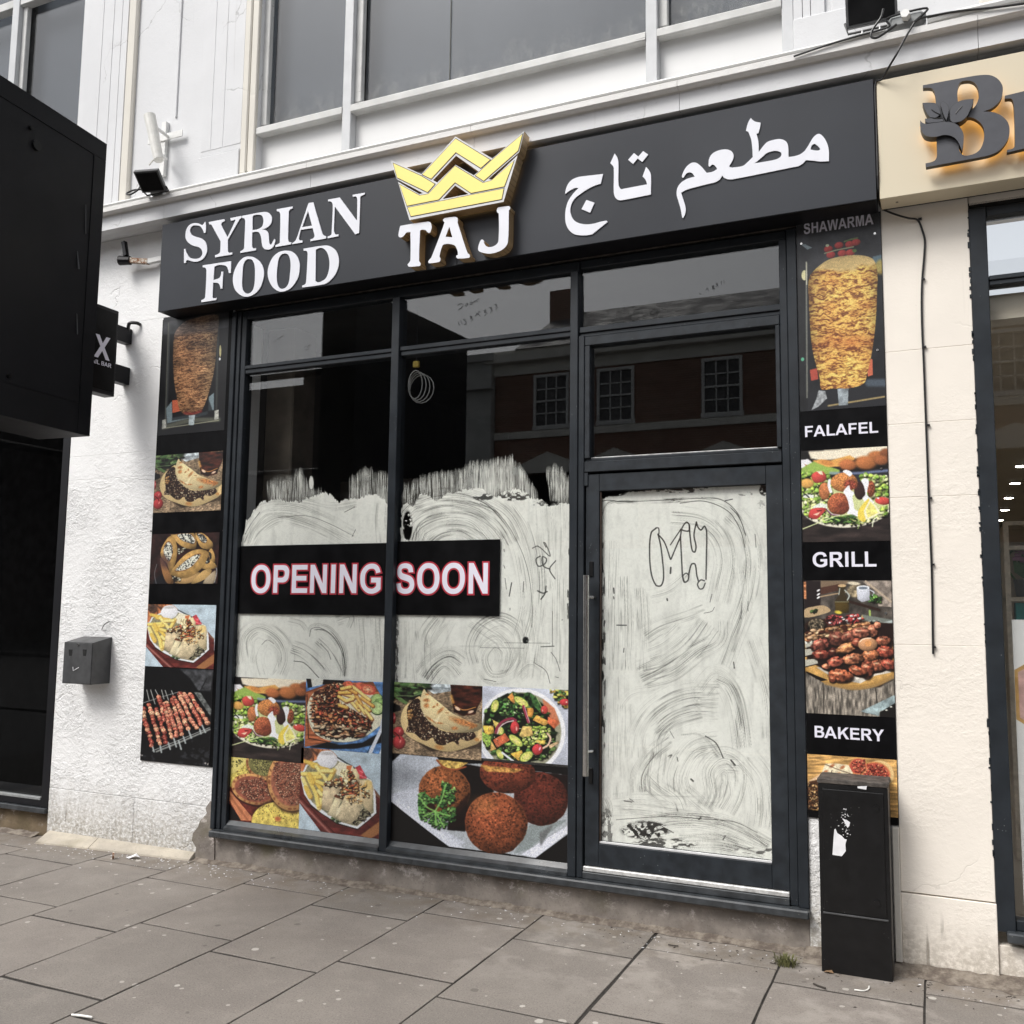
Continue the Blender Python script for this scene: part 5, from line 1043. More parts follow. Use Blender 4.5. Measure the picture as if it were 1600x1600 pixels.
# ---------------------------------------------------------------- whitewash brushed on the inside of the glass
class Wash(Pic):
    def __init__(s, x0, x1, z0, z1, Y, ppm=560):
        W, H = int((x1-x0)*ppm), int((z1-z0)*ppm); X, Z = np.meshgrid(x0+(np.arange(W)+.5)/W*(x1-x0), z1-(np.arange(H)+.5)/H*(z1-z0))
        U, V = pixels(X, np.full_like(X, Y), Z); Pic.__init__(s, None, W, H, UV=(U, V)); s.C = np.zeros((H, W, 3), np.float32); s.rect = (x0, x1, z0, z1, Y); s.W = 1
    def area(s, P, amp=5, sc=12, a=.985, st=(1, 1)):
        n1 = fbm(s.U/sc/st[0], s.V/sc/st[1], 3, 3)-.5; n2 = fbm(s.U/sc/st[0], s.V/sc/st[1], 8, 3)-.5+.9*(fbm(s.U/1.1, s.V/7, 12, 2)-.5)
        m = inpoly(s.U+n1*amp*3, s.V+n2*amp*3, P); s.C[..., 0] = np.where(m, a, s.C[..., 0])
    def brush(s, P, w, st=.6, dens=2.4, seed=1, thr=.55, k=(0, 0, 1)):
        P = [(k[0]+x/k[2], k[1]+y/k[2]) for x, y in (spl(P, closed=False) if isinstance(P, str) else P)]
        xs = [p[0] for p in P]; ys = [p[1] for p in P]; sl = s.win(min(xs)-w, max(xs)+w, min(ys)-w, max(ys)+w)
        if sl is None: return
        d, S_, D = s.dist(sl, P); L = S_.max()
        h = vn(D*dens+seed*31.7, S_*.012+seed, seed)*.55+vn(D*dens*.35, S_*.01, seed+3)*.25+vn(D*dens*2.3, S_*.05, seed+5)*.2
        m = (np.clip((h-thr)*7, 0, 1)*.95+.16*np.clip((vn(D*.5+seed, S_*.02, seed+21)-.35)*2, 0, 1))*np.clip((w/2-d)/(w*.22), 0, 1)*np.clip(vn(S_/26+seed, D*.25, seed+9)*2.4-.45, 0, 1)*np.clip(np.minimum(S_, L-S_)/4, 0, 1)
        s.C[sl][..., 0] *= (1-st*m)
    def cut(s, P, w, k=(0, 0, 1), a=1.0):
        P = [(k[0]+x/k[2], k[1]+y/k[2]) for x, y in spl(P, closed=False)]
        xs = [p[0] for p in P]; ys = [p[1] for p in P]; sl = s.win(min(xs)-w, max(xs)+w, min(ys)-w, max(ys)+w)
        if sl is None: return
        d = s.dist(sl, P)[0]; w *= 1.3; s.C[sl][..., 0] *= 1-a*np.clip((w/2-d)/.5+.5, 0, 1)
    def smudge(s, cx, cy, rx, ry, a=.9, sc=6, thr=.5, st=(1, 1), seed=4, add=0):
        sl = s.win(cx-rx*1.4, cx+rx*1.4, cy-ry*1.4, cy+ry*1.4)
        if sl is None: return
        U, V = s.U[sl], s.V[sl]; d = np.sqrt(((U-cx)/rx)**2+((V-cy)/ry)**2); n = fbm(U/sc/st[0], V/sc/st[1], seed, 3)
        m = np.clip((n-thr)*9+(1-d)*1.2, 0, 1)*np.clip((1.25-d)*4, 0, 1)*a
        if add: s.C[sl][..., 0] = np.maximum(s.C[sl][..., 0], m*add)
        else: s.C[sl][..., 0] *= 1-m
    def drips(s, P, top, a=.5, seed=2):
        """a thin veil of wiped paint that ran before it dried: dark hairlines through a grey film"""
        P = pts(P); q = np.zeros(s.U.shape)
        for k in range(6):
            q += inpoly(s.U+3*(vn(s.U/2, s.V*0, 5)-.5), s.V+7*(vn(s.U/1.6, s.V*0, seed)-.5)+16*(vn(s.U/18, s.V*0, seed+6)-.5)-k*2.2, P)/6
        hair = np.clip((vn(s.U/.75, s.V/34, seed)*.65+vn(s.U/.45, s.V/12, seed+1)*.35-.50)*7, 0, 1); lite = np.clip((vn(s.U/.9, s.V/20, seed+2)-.68)*8, 0, 1)
        v = q*a*(.42*(1-.9*hair)+.5*lite*(1-hair))*(.5+.9*fbm(s.U/16, s.V/14, seed+4, 2)); s.C[..., 0] = np.maximum(s.C[..., 0], v)
    def build(s, name='whitewash', par=None):
        x0, x1, z0, z1, Y = s.rect; al = np.clip(s.C[..., 0], 0, 1); t = fbm(s.U/60, s.V/60, 2, 3)
        dirty = np.clip((fbm(s.U/7, s.V/30, 6, 3)-.5)*2, 0, 1)*.10; col = hx('#f6f6f0')[None, None]*(1.0-.05*(t-.5)-dirty)[..., None]; al = al*(1-.05*np.clip(fbm(s.U/3, s.V/3, 7, 2)-.4, 0, 1)*4)
        col = np.broadcast_to(col, al.shape+(3,)).astype(np.float32)
        me = mesh_of(name, MB().box(x0, x1, Y, Y+.0008, z0, z1), base_of(par)); uv = me.uv_layers.new(name='UV'); b = base_of(par)
        for lp in me.loops:
            v = me.vertices[lp.vertex_index].co+b; uv.data[lp.index].uv = ((v.x-x0)/(x1-x0), (v.z-z0)/(z1-z0))
        return _link(name, me, alpha_mat(name, col, al), par)
KA, KB, KC, KD = (350, 400, 3.5556), (750, 400, 3.2), (340, 780, 3.478), (750, 780, 3.2); KE = (750, 1150, 2.909)
def conv(s, k): return [(k[0]+x/k[2], k[1]+y/k[2]) for x, y in pts(s)]
WY = .0415
a = Wash(-4.10, -2.975, 1.05, 2.85, WY)
a.area(conv('90,1600 120,1500 150,1430 210,1360 300,1350 380,1375 460,1350 560,1318 600,1335 640,1362 720,1350 830,1325 890,1350 915,1400 915,2600 60,2600', KA), 2.2, 7, st=(1, 2.2))
a.drips(' '.join('%g,%g' % q for q in conv('235,1250 300,1200 430,1190 500,1260 560,1340 640,1370 700,1350 700,1220 780,1170 860,1215 915,1200 915,1370 560,1380 260,1390', KA)), 730, .75)
a.smudge(*conv('330,1330', KA)[0], 24, 12, .0); a.smudge(368, 800, 16, 40, .5, 5, .55, (1, 3))
for P, w, st in (('140,240 190,130 260,60 420,60 560,110 740,200', 30, .8), ('170,250 220,170 330,100 450,120 600,180 700,240', 26, .6), ('150,60 160,160 140,260', 16, .7), ('900,20 890,120 900,240', 26, .6), ('300,20 450,10 620,40 760,20', 18, .5), ('500,80 640,60 760,40', 10, .7), ('160,900 150,760 220,700 330,760 370,860 340,960', 36, .7), ('250,960 230,860 270,790 330,830 330,920', 16, .6), ('400,800 470,830 550,900 600,970', 26, .95), ('510,740 520,700 600,710 670,800 690,900 690,970', 16, .95), ('540,760 600,820 650,900 680,970', 20, .8), ('640,660 720,640 700,700', 24, .6), ('770,640 780,800 770,980', 30, .5), ('860,640 865,800 860,980', 26, .6), ('290,960 325,920', 3, 1), ('380,660 450,680 480,720', 14, .6)): a.brush(P, w, st, seed=len(P), k=KC, thr=.53)
for P, w in (('690,70 745,42', .9), ('330,100 480,90 600,130 740,200', .7), ('240,790 270,765 305,785', .7), ('500,745 510,705 560,700 640,760 690,880 690,960', .8), ('415,880 470,890 550,970', 1.1), ('560,785 600,830 615,870', .8), ('150,190 185,130 230,70', .8), ('730,205 750,165', .8)): a.cut(P, w, KC, .9)
a.smudge(*conv('485,1260', KA)[0], 3, 9, .9, add=.98, thr=.2)
a.build(par=sf)
a = Wash(-2.922, -1.818, 1.05, 2.85, WY)
a.area(conv('985,1650 985,1400 1010,1380 1060,1390 1090,1325 1150,1335 1180,1360 1250,1312 1350,1295 1430,1290 1470,1330 1520,1345 1560,1300 1620,1320', KA)+conv('60,1200 110,1195 160,1165 220,1180 250,1215 300,1215 350,1245 445,1235', KB)+[(895, 1120), (600, 1120)], 2.4, 6, st=(1, 2))
a.drips(' '.join('%g,%g' % q for q in conv('990,1340 1000,1260 1100,1200 1280,1165 1450,1145 1600,1130 1600,1330 1350,1330 1250,1340 1170,1380', KA)), 722, .95, 5)
a.drips(' '.join('%g,%g' % q for q in conv('0,1050 60,1030 150,1030 230,1070 290,1150 290,1230 200,1190 0,1200', KB)), 722, 1.0, 7); a.drips(' '.join('%g,%g' % q for q in conv('330,1060 400,1060 440,1120 440,1230 350,1240', KB)), 728, .8, 9)
a.smudge(*conv('1020,1500', KA)[0], 7, 22, 1, 5, .3); a.smudge(*conv('1440,1340', KA)[0], 14, 5, .95, 3, .4, (2, 1)); a.smudge(*conv('170,1200', KB)[0], 22, 7, .95, 3, .45, (2.5, 1)); a.smudge(*conv('330,1240', KB)[0], 20, 5, .9, 3, .5, (2, 1))
for P, w, st in (('1020,230 1040,120 1120,50 1260,20 1420,60 1520,160 1580,260', 70, .8), ('1080,240 1110,170 1220,120 1340,120 1450,170 1520,250', 60, .75), ('1150,240 1220,190 1320,180 1400,230', 34, .7), ('1060,40 1200,0 1400,10 1560,90 1640,240 1680,420 1690,600 1650,760', 40, .75), ('1120,700 1150,800 1250,640', 40, .5), ('1200,640 1130,740 1120,860 1130,990', 50, .55), ('1020,650 1020,800 1010,980', 40, .6), ('1120,980 1180,900 1260,860 1330,900', 46, .85), ('1150,990 1230,910 1300,980', 34, .9), ('1380,640 1480,700 1560,760 1600,860 1560,960', 60, .5), ('1400,900 1380,800 1430,700 1540,650 1640,720 1650,860 1580,950 1480,960 1440,860 1500,780 1570,820 1560,900', 34, .65), ('1300,800 1420,800 1600,795', 3, .7), ('1700,640 1720,800 1700,980', 46, .5), ('1780,-60 1790,200 1780,500', 40, .6), ('1860,-60 1855,400 1850,900', 34, .6), ('1610,20 1700,160 1750,400 1740,640 1700,900', 26, .7), ('1620,960 1700,900 1780,960', 30, .6)): a.brush(P, w, st, seed=len(P)+3, k=KC, thr=.52)
for P, w in (('262,245 290,235 350,285 328,222 318,216 330,240', 1.3), ('300,285 280,300 292,335 325,322 332,298 312,288 318,335 350,350', 1.6), ('378,308 348,350 375,398', 1.5), ('288,458 315,470 335,462', 1.8), ('330,435 325,470 305,500', 1.8), ('158,418 146,484', 1.5), ('218,412 216,462', 1.0), ('120,250 122,262', 1), ('125,395 132,450', .8), ('150,545 150,555', 1), ('118,330 124,345', .9), ('0,742 220,745', .6), ('120,718 350,720', .6), ('305,738 370,735', 1.2), ('362,560 362,735', .7), ('0,20 90,70 180,200 240,360 262,560 258,640', .7), ('355,765 380,800 400,860', .8), ('375,888 392,892', .9), ('20,900 80,912', .9), ('275,820 330,860 350,920', .8)): a.cut(P, w, KD, .95)
a.smudge(*conv('228,705', KD)[0], 4.5, 5, 1, 3, .2); a.smudge(*conv('442,520', KD)[0], 2, 30, .9, 3, .45, (1, 3)); a.smudge(*conv('415,608', KD)[0], 3, 2, .9, 2, .4); a.smudge(620, 1010, 3, 60, .8, 3, .5, (1, 3))
a.build(par=sf)
a = Wash(-1.644, -.775, .397, 2.230, WY-.0008, 600)
a.area([(939, 1322), (938, 782), (944, 780), (950, 776), (964, 771), (1000, 768), (1100, 762), (1160, 757), (1186, 753), (1190, 762), (1194, 770), (1197, 765), (1201, 765), (1216, 1352)], 1.2, 5)
for P, w, st in (('618,760 612,400 615,80 640,20 700,12 900,10 1100,0 1220,20 1300,100 1340,230', 10, .9), ('640,860 640,500 650,200', 44, .5), ('700,860 705,600 700,380', 40, .7), ('790,860 790,640 780,440', 46, .6), ('950,90 1100,110 1190,180 1230,300 1210,430 1190,520', 44, .7), ('1250,60 1330,150 1370,300 1350,470 1290,640 1240,760', 44, .75), ('1300,300 1310,500 1270,700 1220,840', 40, .6), ('850,490 950,460 1050,380', 26, .7), ('820,690 900,640 1020,600 1130,560', 40, .6), ('800,900 920,840 1060,740 1150,620', 60, .75), ('830,760 920,720 1010,640', 40, .7), ('820,900 960,860 1090,760 1190,700 1200,600', 44, .7), ('700,1050 760,980 880,960', 30, .5), ('820,1300 830,1180 900,1080 1040,1010 1200,1010', 70, .75), ('880,1180 980,1100 1110,1060', 44, .75), ('1100,960 1180,880 1260,960 1300,1100 1320,1250', 44, .7), ('1180,890 1250,930 1290,1040 1310,1160', 18, .9), ('1350,700 1400,850 1440,1000 1450,1200', 36, .6), ('650,880 650,1200 645,1500', 60, .5), ('720,1020 715,1300 720,1490', 30, .4), ('900,1260 880,1400 900,1480', 60, .6), ('1030,1480 1010,1380 1080,1260 1200,1230', 60, .6), ('1000,1180 1100,1180 1200,1290', 12, .95), ('1170,1500 1160,1400 1200,1340 1300,1340', 40, .6)): a.brush(P, w, st, seed=len(P)+5, k=KD, thr=.53)
for P, w, st in (('600,300 720,290 900,300 1100,290', 30, .4), ('740,260 740,180 800,90 880,30', 50, .8), ('750,190 800,240 880,300 900,350', 46, .85), ('900,260 900,180 950,90 1040,60', 20, .8), ('930,240 1000,300 1060,350', 30, .7), ('1030,330 1060,260 1050,160 1110,110 1170,160 1160,270 1120,350', 54, .75), ('1080,330 1120,260 1100,200 1080,250', 24, .7), ('1190,110 1260,200 1280,320 1270,420', 60, .65), ('600,330 760,340 900,360 1100,370', 24, .6), ('640,420 860,370 1000,378 1180,410 1320,500', 18, .85), ('700,450 900,400 1100,420 1310,520', 50, .75), ('900,480 1100,480 1300,540', 40, .8), ('560,280 580,330 570,380', 24, .6)): a.brush(P, w, st, seed=len(P)+9, k=KE, thr=.52)
for P, w in (('880,145 856,168 848,260 856,370 880,430 905,432 918,392 912,300 902,225 890,175', 1.9), ('895,172 893,145 880,143', 1.5), ('890,175 922,215 952,300', 1.8), ('952,228 1003,152', 1.5), ('955,300 985,228 1002,190', 1.8), ('1002,190 1010,145 1032,115 1046,128 1044,158 1022,158 1003,150', 1.8), ('1002,185 1008,300 1012,385', 1.9), ('1046,130 1052,200 1062,258 1074,264 1080,236 1070,180 1082,115', 1.9), ('1082,115 1090,140 1105,154 1122,135 1133,160 1132,290 1130,400', 1.9), ('1012,385 1022,415 1040,405 1045,370 1058,325 1075,325 1084,380 1092,410', 1.9), ('1045,380 1030,370 1015,385 1022,412', 1.5), ('1122,408 1104,404 1088,424 1098,448 1114,446 1126,420', 1.7), ('954,342 952,370', 2.2), ('668,445 670,470', 1.8), ('668,488 670,498', 1.4), ('684,630 732,630', 1.5), ('935,498 937,506', 2), ('720,745 718,765', 1.3), ('1120,570 1160,560 1172,540', .8), ('1160,475 1150,515', .9), ('1340,510 1340,560', .9), ('1310,520 1305,600', .8), ('1268,815 1272,845', 1.4), ('1128,1185 1180,1220 1216,1293', 1.5), ('970,1195 950,1160', .8), ('942,1285 960,1278 950,1292', 1.2), ('985,1290 990,1310', 1.2), ('1255,1305 1275,1330', 2.2), ('1055,1400 1066,1410', 2.2), ('1375,175 1380,240', .9), ('610,10 640,5 700,12 900,6 1100,-4 1200,0 1280,60 1330,180', .9), ('1000,20 1120,10 1240,60 1300,150 1325,240', 1.0), ('1225,8 1262,0', 1.2)): a.cut(P, w, KD, .97)
for P, w in (('655,295 690,300', 1.6), ('620,380 860,366 1000,376 1160,392 1260,440', .9), ('680,285 700,300', 1), ('1105,470 1115,455', 1.6), ('800,395 880,440', 1.1), ('995,378 1003,372', 2.4)): a.cut(P, w, KE, .9)
a.smudge(1008, 1297, 34, 13, 1, 4, .42, (1.3, 1), 6); a.smudge(1040, 1318, 44, 8, .95, 4, .45, (3, 1), 7); a.smudge(948, 1295, 9, 30, .85, 4, .45, (1, 2)); a.smudge(1180, 1330, 40, 5, .9, 4, .5, (3, 1)); a.smudge(942, 1040, 4, 180, .95, 3, .5, (1, 4), 8); a.smudge(1209, 1220, 3.5, 140, .95, 3, .45, (1, 4), 9); a.smudge(1203, 960, 2.5, 100, .9, 3, .5, (1, 4), 3)
a.smudge(958, 770, 18, 5, 1, 4, .3, (2, 1)); a.smudge(1060, 766, 34, 4, .95, 3, .48, (3, 1)); a.smudge(1194, 766, 7, 8, 1, 3, .35); a.smudge(1212, 1318, 5, 22, 1, 3, .35); a.smudge(1189, 788, 6, 6, .5, 3, .5); a.smudge(1165, 772, 10, 3, .7, 3, .5, (2, 1))
a.build(par=door)
# pen marks left on the top panes
def pen(L, Y=.032, r=.0012, k=(0, 0, 1), par=sf):
    mb = MB()
    for s_ in L:
        P = [at(k[0]+x/k[2], k[1]+y/k[2], Y) for x, y in spl(s_, 4, closed=False)]; mb.tube([(p.x, p.y, p.z) for p in P], r, 4)
    return obj('pen_marks', mb, 'pen', par)
pen(['1295,275 1320,262 1325,280 1300,302', '1340,272 1352,262 1350,275 1338,278', '1365,262 1378,255 1376,268 1364,270', '1385,258 1415,235', '1390,242 1410,255', '1300,365 1308,388', '1315,358 1322,380', '1342,350 1330,352 1345,368 1335,382', '1362,338 1378,335 1368,345 1382,350 1372,365', '1395,310 1425,335', '1395,335 1422,305', '1440,305 1455,300 1446,312 1460,318 1446,332', '1470,288 1486,285 1478,296 1490,300 1478,314', '1500,272 1515,268 1508,278 1520,285 1505,298'], k=KA)
pen(['1126,172 1142,158', '1130,158 1145,176', '1158,152 1172,148 1160,158 1172,160 1160,166', '1188,134 1180,138 1190,146 1180,152', '1205,125 1206,142', '1218,118 1220,136', '1096,186 1104,190'], k=KB)
pen(['275,478 285,470', '292,462 300,458 304,466', '310,452 326,444', '446,508 460,500 468,518 452,522', '466,500 480,492'], k=KA, r=.001)

# ---------------------------------------------------------------- OPENING SOON sticker
bn = thing('opening_soon_banner', 'black opening soon banner with white red-edged capitals stuck across two panes', 'banner', (-3.2, .03, 1.54))
obj('banner_panel', bx(-4.098, -2.976, .031, .0335, 1.545, 1.978, 0), 'black_lam', bn); obj('banner_panel', bx(-2.920, -2.248, .031, .0335, 1.552, 1.985, 0), 'black_lam', bn)
def brect(xa, ya, xb, yb, Y): A, B = at(xa, ya, Y), at(xb, yb, Y); return A.x, B.x, A.z, B.z
for txt, x0, x1 in (('OPENING', -3.995, -3.030), ('SOON', -2.922, -2.322)):
    z0, z1 = 1.678, 1.852
    lettering(txt, x0, x1, z0, z1, .0300, 'letter_red', bn, .0010, .0095, 'letter_outline'); lettering(txt, x0, x1, z0, z1, .0290, 'letter_white', bn, .0010)

# ---------------------------------------------------------------- food pictures in the windows
PF, PZ, PW = pic_falafel(), pic_zaatar(), pic_wrap()
wl = thing('window_picture_sheet', 'sheet of four food photographs across the foot of the left window pane', 'window sticker', (-3.5, .03, .26))
wm = thing('window_picture_sheet', 'sheet with a falafel close-up, bread and salad across the foot of the middle pane', 'window sticker', (-2.4, .03, .26))
Y = .0305
zt, zs_, zb = 1.125, .735, .262
def zt_at(px, py): return at(px, py, Y).z
xl = [-4.098, -3.545, -2.976]
picture('falafel_plate_picture', PF, xl[0], xl[1], zt_at(420, 1188), zt_at(420, 1060), Y, wl)
picture('shaved_meat_plate_picture', pic_doner_plate(), xl[1], xl[2], zt_at(535, 1173), zt_at(535, 1063), Y, wl)
picture('flatbread_picture', pic_flatbread(), xl[0], xl[1]-.02, zb, zt_at(420, 1188)-.001, Y, wl)
picture('wrap_and_chips_picture', PW, xl[1]-.019, xl[2], zb, zt_at(535, 1173)-.001, Y, wl)
xm = [-2.920, at(753, 1130, Y).x, -1.820]; zq = at(700, 1184, Y).z
picture('folded_bread_picture', PZ, xm[0], xm[1], zq, zt_at(690, 1069), Y, wm); picture('salad_bowl_picture', pic_salad(), xm[1]+.001, xm[2], at(820, 1190, Y).z, zt_at(820, 1075), Y, wm)
picture('falafel_closeup_picture', pic_bigfalafel(), xm[0], xm[2], zb, zq-.001, Y, wm)

# ---------------------------------------------------------------- wall posters
pl = thing('food_poster', 'tall narrow poster left of the shopfront with a brown meat cone above four food photographs', 'poster', (-4.5, -.005, .57))
obj('poster_board', bx(-4.822, -4.212, -.006, .0, .578, 3.553, 0), 'black_lam', pl)
def zl(y, x=300): return at(x, y, -.007).z
LXa, LXb = -4.821, -4.240
picture('meat_cone_picture', pic_doner(0), LXa+.005, LXb, zl(676), zl(490), -.0068, pl, gain=.72); picture('folded_bread_picture', PZ, LXa, LXb, zl(799), zl(708), -.0068, pl)
picture('cheese_pastry_picture', pic_cheese(), LXa, LXb, zl(912), zl(833), -.0068, pl); picture('wrap_and_chips_picture', PW, LXa, LXb, zl(1044), zl(945), -.0068, pl); picture('skewer_grill_picture', pic_skewers(), LXa, LXb, .580, zl(1045), -.0068, pl)
pr = thing('food_poster', 'tall narrow poster right of the door with a golden meat cone and white words', 'poster', (-.4, -.005, .6))
obj('poster_board', bx(-.598, -.1985, -.006, .0, .625, 3.553, 0), 'black_lam', pr)
def zr(y, x=1320): return at(x, y, -.007).z
RXa, RXb = -.597, -.2
picture('meat_cone_picture', pic_doner(1), RXa, RXb, zr(638), zr(340), -.0068, pr, gain=.8); picture('falafel_plate_picture', PF, RXa, RXb, zr(846), zr(701), -.0068, pr, gain=.9)
picture('grilled_meat_picture', pic_grill(), RXa, RXb, zr(1117), zr(907), -.0068, pr, gain=.9); picture('bakery_board_picture', pic_bakery(), RXa, RXb, zr(1270), zr(1182), -.0068, pr, gain=.95)
zS = (at(1256, 365, -.009).z, at(1255, 349, -.009).z)
for txt, xa, xb, yb_, yt_ in (('SHAWARMA', 1256, 1365, (1256, 366), (1256, 349.5)), ('FALAFEL', 1257.5, 1372, (1258, 683), (1258, 666)), ('GRILL', 1270, 1369, (1270, 886), (1270, 863)), ('BAKERY', 1272, 1381, (1273, 1152), (1273, 1134))):
    A = at(*yb_, -.009); Bt = at(*yt_, -.009); xB = at(xb, yt_[1]+3, -.009).x
    lettering(txt, A.x, xB, A.z, Bt.z, -.0085, 'letter_white', pr, .0012)
for par, Q in ((pl, ((236, 830), (349, 829), (221, 1180), (325, 1194))), (pr, ((1252, 381), (1367, 365), (1371, 547), (1377, 732), (1384, 958)))):
    for x, y in Q:
        w = at(x, y, -.008); obj('screw', MB().tube([(w.x, -.0068, w.z), (w.x, -.0105, w.z)], .006, 8), 'steel', par)
# ================================================================ FASCIA SIGN
sg = thing('restaurant_fascia_sign', 'long slate grey fascia sign with white lettering and a yellow crown over the restaurant', 'sign', (-2.4, -.1, 3.545))
SY = -.170
obj('sign_panel', bx(-4.705, -2.452, SY, -.160, 3.545, 4.150, .0015), 'sign_grey', sg); obj('sign_panel', bx(-2.4505, -.207, SY, -.160, 3.548, 4.152, .0015), 'sign_grey', sg)
obj('sign_return', bx(-.214, -.2075, -.1595, .0, 3.549, 4.151, .001), 'sign_grey', sg); obj('sign_underside', bx(-4.704, -.2145, -.1595, -.002, 3.546, 3.556, .001), 'black_matt', sg); obj('sign_back', bx(-4.703, -.2145, -.1595, .0, 3.557, 4.148, 0), 'dark_gap', sg)
KA1, KB1, KC1 = (270, 280, 7.619), (410, 280, 8.0), (600, 190, 6.6667)
GL = [('S', KA1, ['388,507! 394,560 390,638! 370,640! 355,600 325,560 285,550 240,553 212,580 205,620 225,660 275,685 340,705 385,745 407,810 400,880 360,945 300,978 250,982 210,972 175,962 160,970 155,995! 133,998! 133,830! 148,828! 165,880 200,930 260,948 320,935 350,895 345,845 310,810 240,790 185,755 155,710 150,660 165,590 205,540 260,522 310,528 350,545 368,530 378,512']),
 ('Y', KA1, ['427,510! 612,475! 620,497! 590,510 575,535 580,555 650,690! 745,490 740,480 715,490 690,493! 685,463! 815,437! 818,460! 795,475 780,500 655,720! 655,850 662,870 680,875 708,870! 706,895! 503,930! 503,905! 540,890 560,870 565,840 568,740! 470,560 455,540 432,535!']),
 ('R', KA1, ['822,437! 1080,390 1140,400 1175,445 1178,490 1160,540 1110,580 1060,598! 1110,610 1138,650 1148,760 1165,780 1180,765 1195,735 1208,712! 1218,716! 1216,752 1195,800 1160,832 1105,836 1075,815 1062,780 1050,690 1030,640 1000,625 945,632! 943,790 950,815 965,825 990,820! 990,845! 803,878! 803,858! 835,840 848,820 850,790 862,500 855,475 845,465 825,462!', '960,432 950,450 948,607! 1010,595 1060,565 1078,510 1072,455 1050,428 1000,422']),
 ('I', KB1, ['180,375! 375,340! 378,362! 345,380 330,400 328,430 320,740 325,770 335,785 360,788! 358,812! 163,848! 163,825! 195,810 215,795 218,760 224,450 218,420 205,405 180,400!']),
 ('A', KB1, ['578,298! 635,288! 750,680 765,700 795,712! 795,740! 600,775! 600,752! 635,738 650,715 650,700 628,610! 480,632! 455,740 465,762 500,765! 500,790! 372,812! 372,800! 400,780 420,755 440,705 570,315!', '570,395! 620,580! 495,600!']),
 ('N', KB1, ['820,255! 965,228! 1176,514! 1183,512! 1186,260 1180,230 1165,215 1130,220! 1128,195! 1280,168! 1278,190! 1240,205 1222,225 1222,260 1208,670! 1160,688! 905,340! 893,640 905,680 925,692 950,688! 950,712! 815,738! 815,715! 845,705 862,690 866,650 880,330 870,295 855,280 820,275!']),
 ('F', KA1, ['357,1025! 692,975! 690,1115! 668,1118! 660,1080 640,1040 600,1022 540,1022 495,1040! 482,1200! 545,1180 570,1150 578,1100! 597,1098! 590,1300! 568,1303! 555,1255 530,1235 480,1230! 473,1380 475,1410 490,1418 520,1412! 518,1438! 338,1465! 340,1440! 370,1425 385,1400 400,1090 390,1060 375,1050 355,1048!']),
 ('O', KA1, ['905,920 965,930 1030,975 1070,1040 1085,1120 1070,1210 1040,1290 985,1355 920,1390 860,1398 800,1375 745,1320 718,1240 718,1150 745,1060 795,975 850,930', '905,950 935,955 960,985 975,1040 978,1150 970,1260 945,1330 900,1362 865,1355 835,1320 823,1250 828,1140 835,1040 855,980 880,955']),
 ('O', KB1, ['310,893 370,905 430,960 462,1040 465,1110 450,1210 405,1300 340,1370 260,1403 200,1400 130,1350 80,1260 65,1170 80,1080 130,975 200,915 255,897', '280,928 315,938 340,980 352,1060 345,1180 330,1290 295,1350 250,1370 210,1355 185,1300 178,1200 188,1080 205,990 240,940']),
 ('D', KB1, ['513,868! 780,828 850,840 915,890 950,970 955,1050 930,1150 880,1230 800,1300 700,1325 497,1353! 497,1330! 530,1315 545,1290 565,940 560,910 545,895 515,893!', '668,880! 720,858 765,868 805,910 830,980 838,1060 825,1160 790,1240 730,1280 690,1288 662,1270!'])]
for ch, k, L in GL:
    link_me('letter', glyph([crop(s_, k[0], k[1], k[2], SY-.006) for s_ in L], .0055, SY-.006), 'acrylic', sg, label='flat white serif letter '+ch)
KD1, KE1 = (860, 220, 8.8889), (1030, 170, 5.7143)
AR = [(KD1, ['730,460! 700,595! 620,620 520,668 420,735 340,800 295,870 275,960 290,1040 330,1105 400,1145 500,1160 600,1150 690,1125 780,1108! 795,1125! 580,1298! 500,1312 420,1312 330,1295 260,1240 215,1150 205,1040 215,940 250,830 320,730 392,655! 340,655 270,690 203,738! 215,670 245,600 300,540 380,505 430,495!']),
 (KD1, ['500,820! 612,860! 550,998! 432,948!']),
 (KD1, ['893,175! 925,225 943,290 945,600 965,655 985,672 1020,665! 1342,605! 1330,560 1305,520 1280,495! 1328,362! 1370,410 1395,480 1395,745! 985,825 930,815 895,775 880,710 880,380 865,345 832,310!']),
 (KD1, ['1160,170! 1222,218! 1288,142! 1358,190! 1275,293! 1212,245! 1147,322! 1080,262!']),
 (KE1, ['818,82! 835,100 860,115 905,123! 900,165 885,218! 868,222! 885,290 888,385! 960,300 1020,278 1080,270 1130,290 1150,330 1155,430! 1210,422 1260,405 1300,375! 1330,330 1380,250 1425,223 1465,250 1500,310 1515,380 1515,467! 1440,470 1370,462 1310,458! 1280,490 1240,512 1200,520 660,628 610,628 580,615 563,595! 540,630 500,655 430,672 330,698 250,720 195,748! 215,810 235,880 232,935 213,975! 205,970! 190,890 170,820 155,760 165,700 200,655 250,625 318,605! 290,572 262,568 240,580 215,615! 203,612! 205,590 225,545 250,510 290,482 330,482 370,510 425,572! 480,560 518,537! 495,505 475,497 450,517! 440,510! 445,450 470,405 520,375 590,362 640,375 663,410 655,460 625,515 650,525! 745,510 790,475 835,430! 830,340 820,270 795,205! 775,195! 785,150 800,110', '850,487! 920,430 960,395 1030,375 1080,385 1092,405 1080,430 1040,452 940,472', '1350,362! 1360,330 1385,313 1420,335 1440,360! 1420,372 1380,370'])]
for k, L in AR: link_me('arabic_letter', glyph([crop(s_, k[0], k[1], k[2], SY-.006) for s_ in L], .0055, SY-.006), 'acrylic', sg)
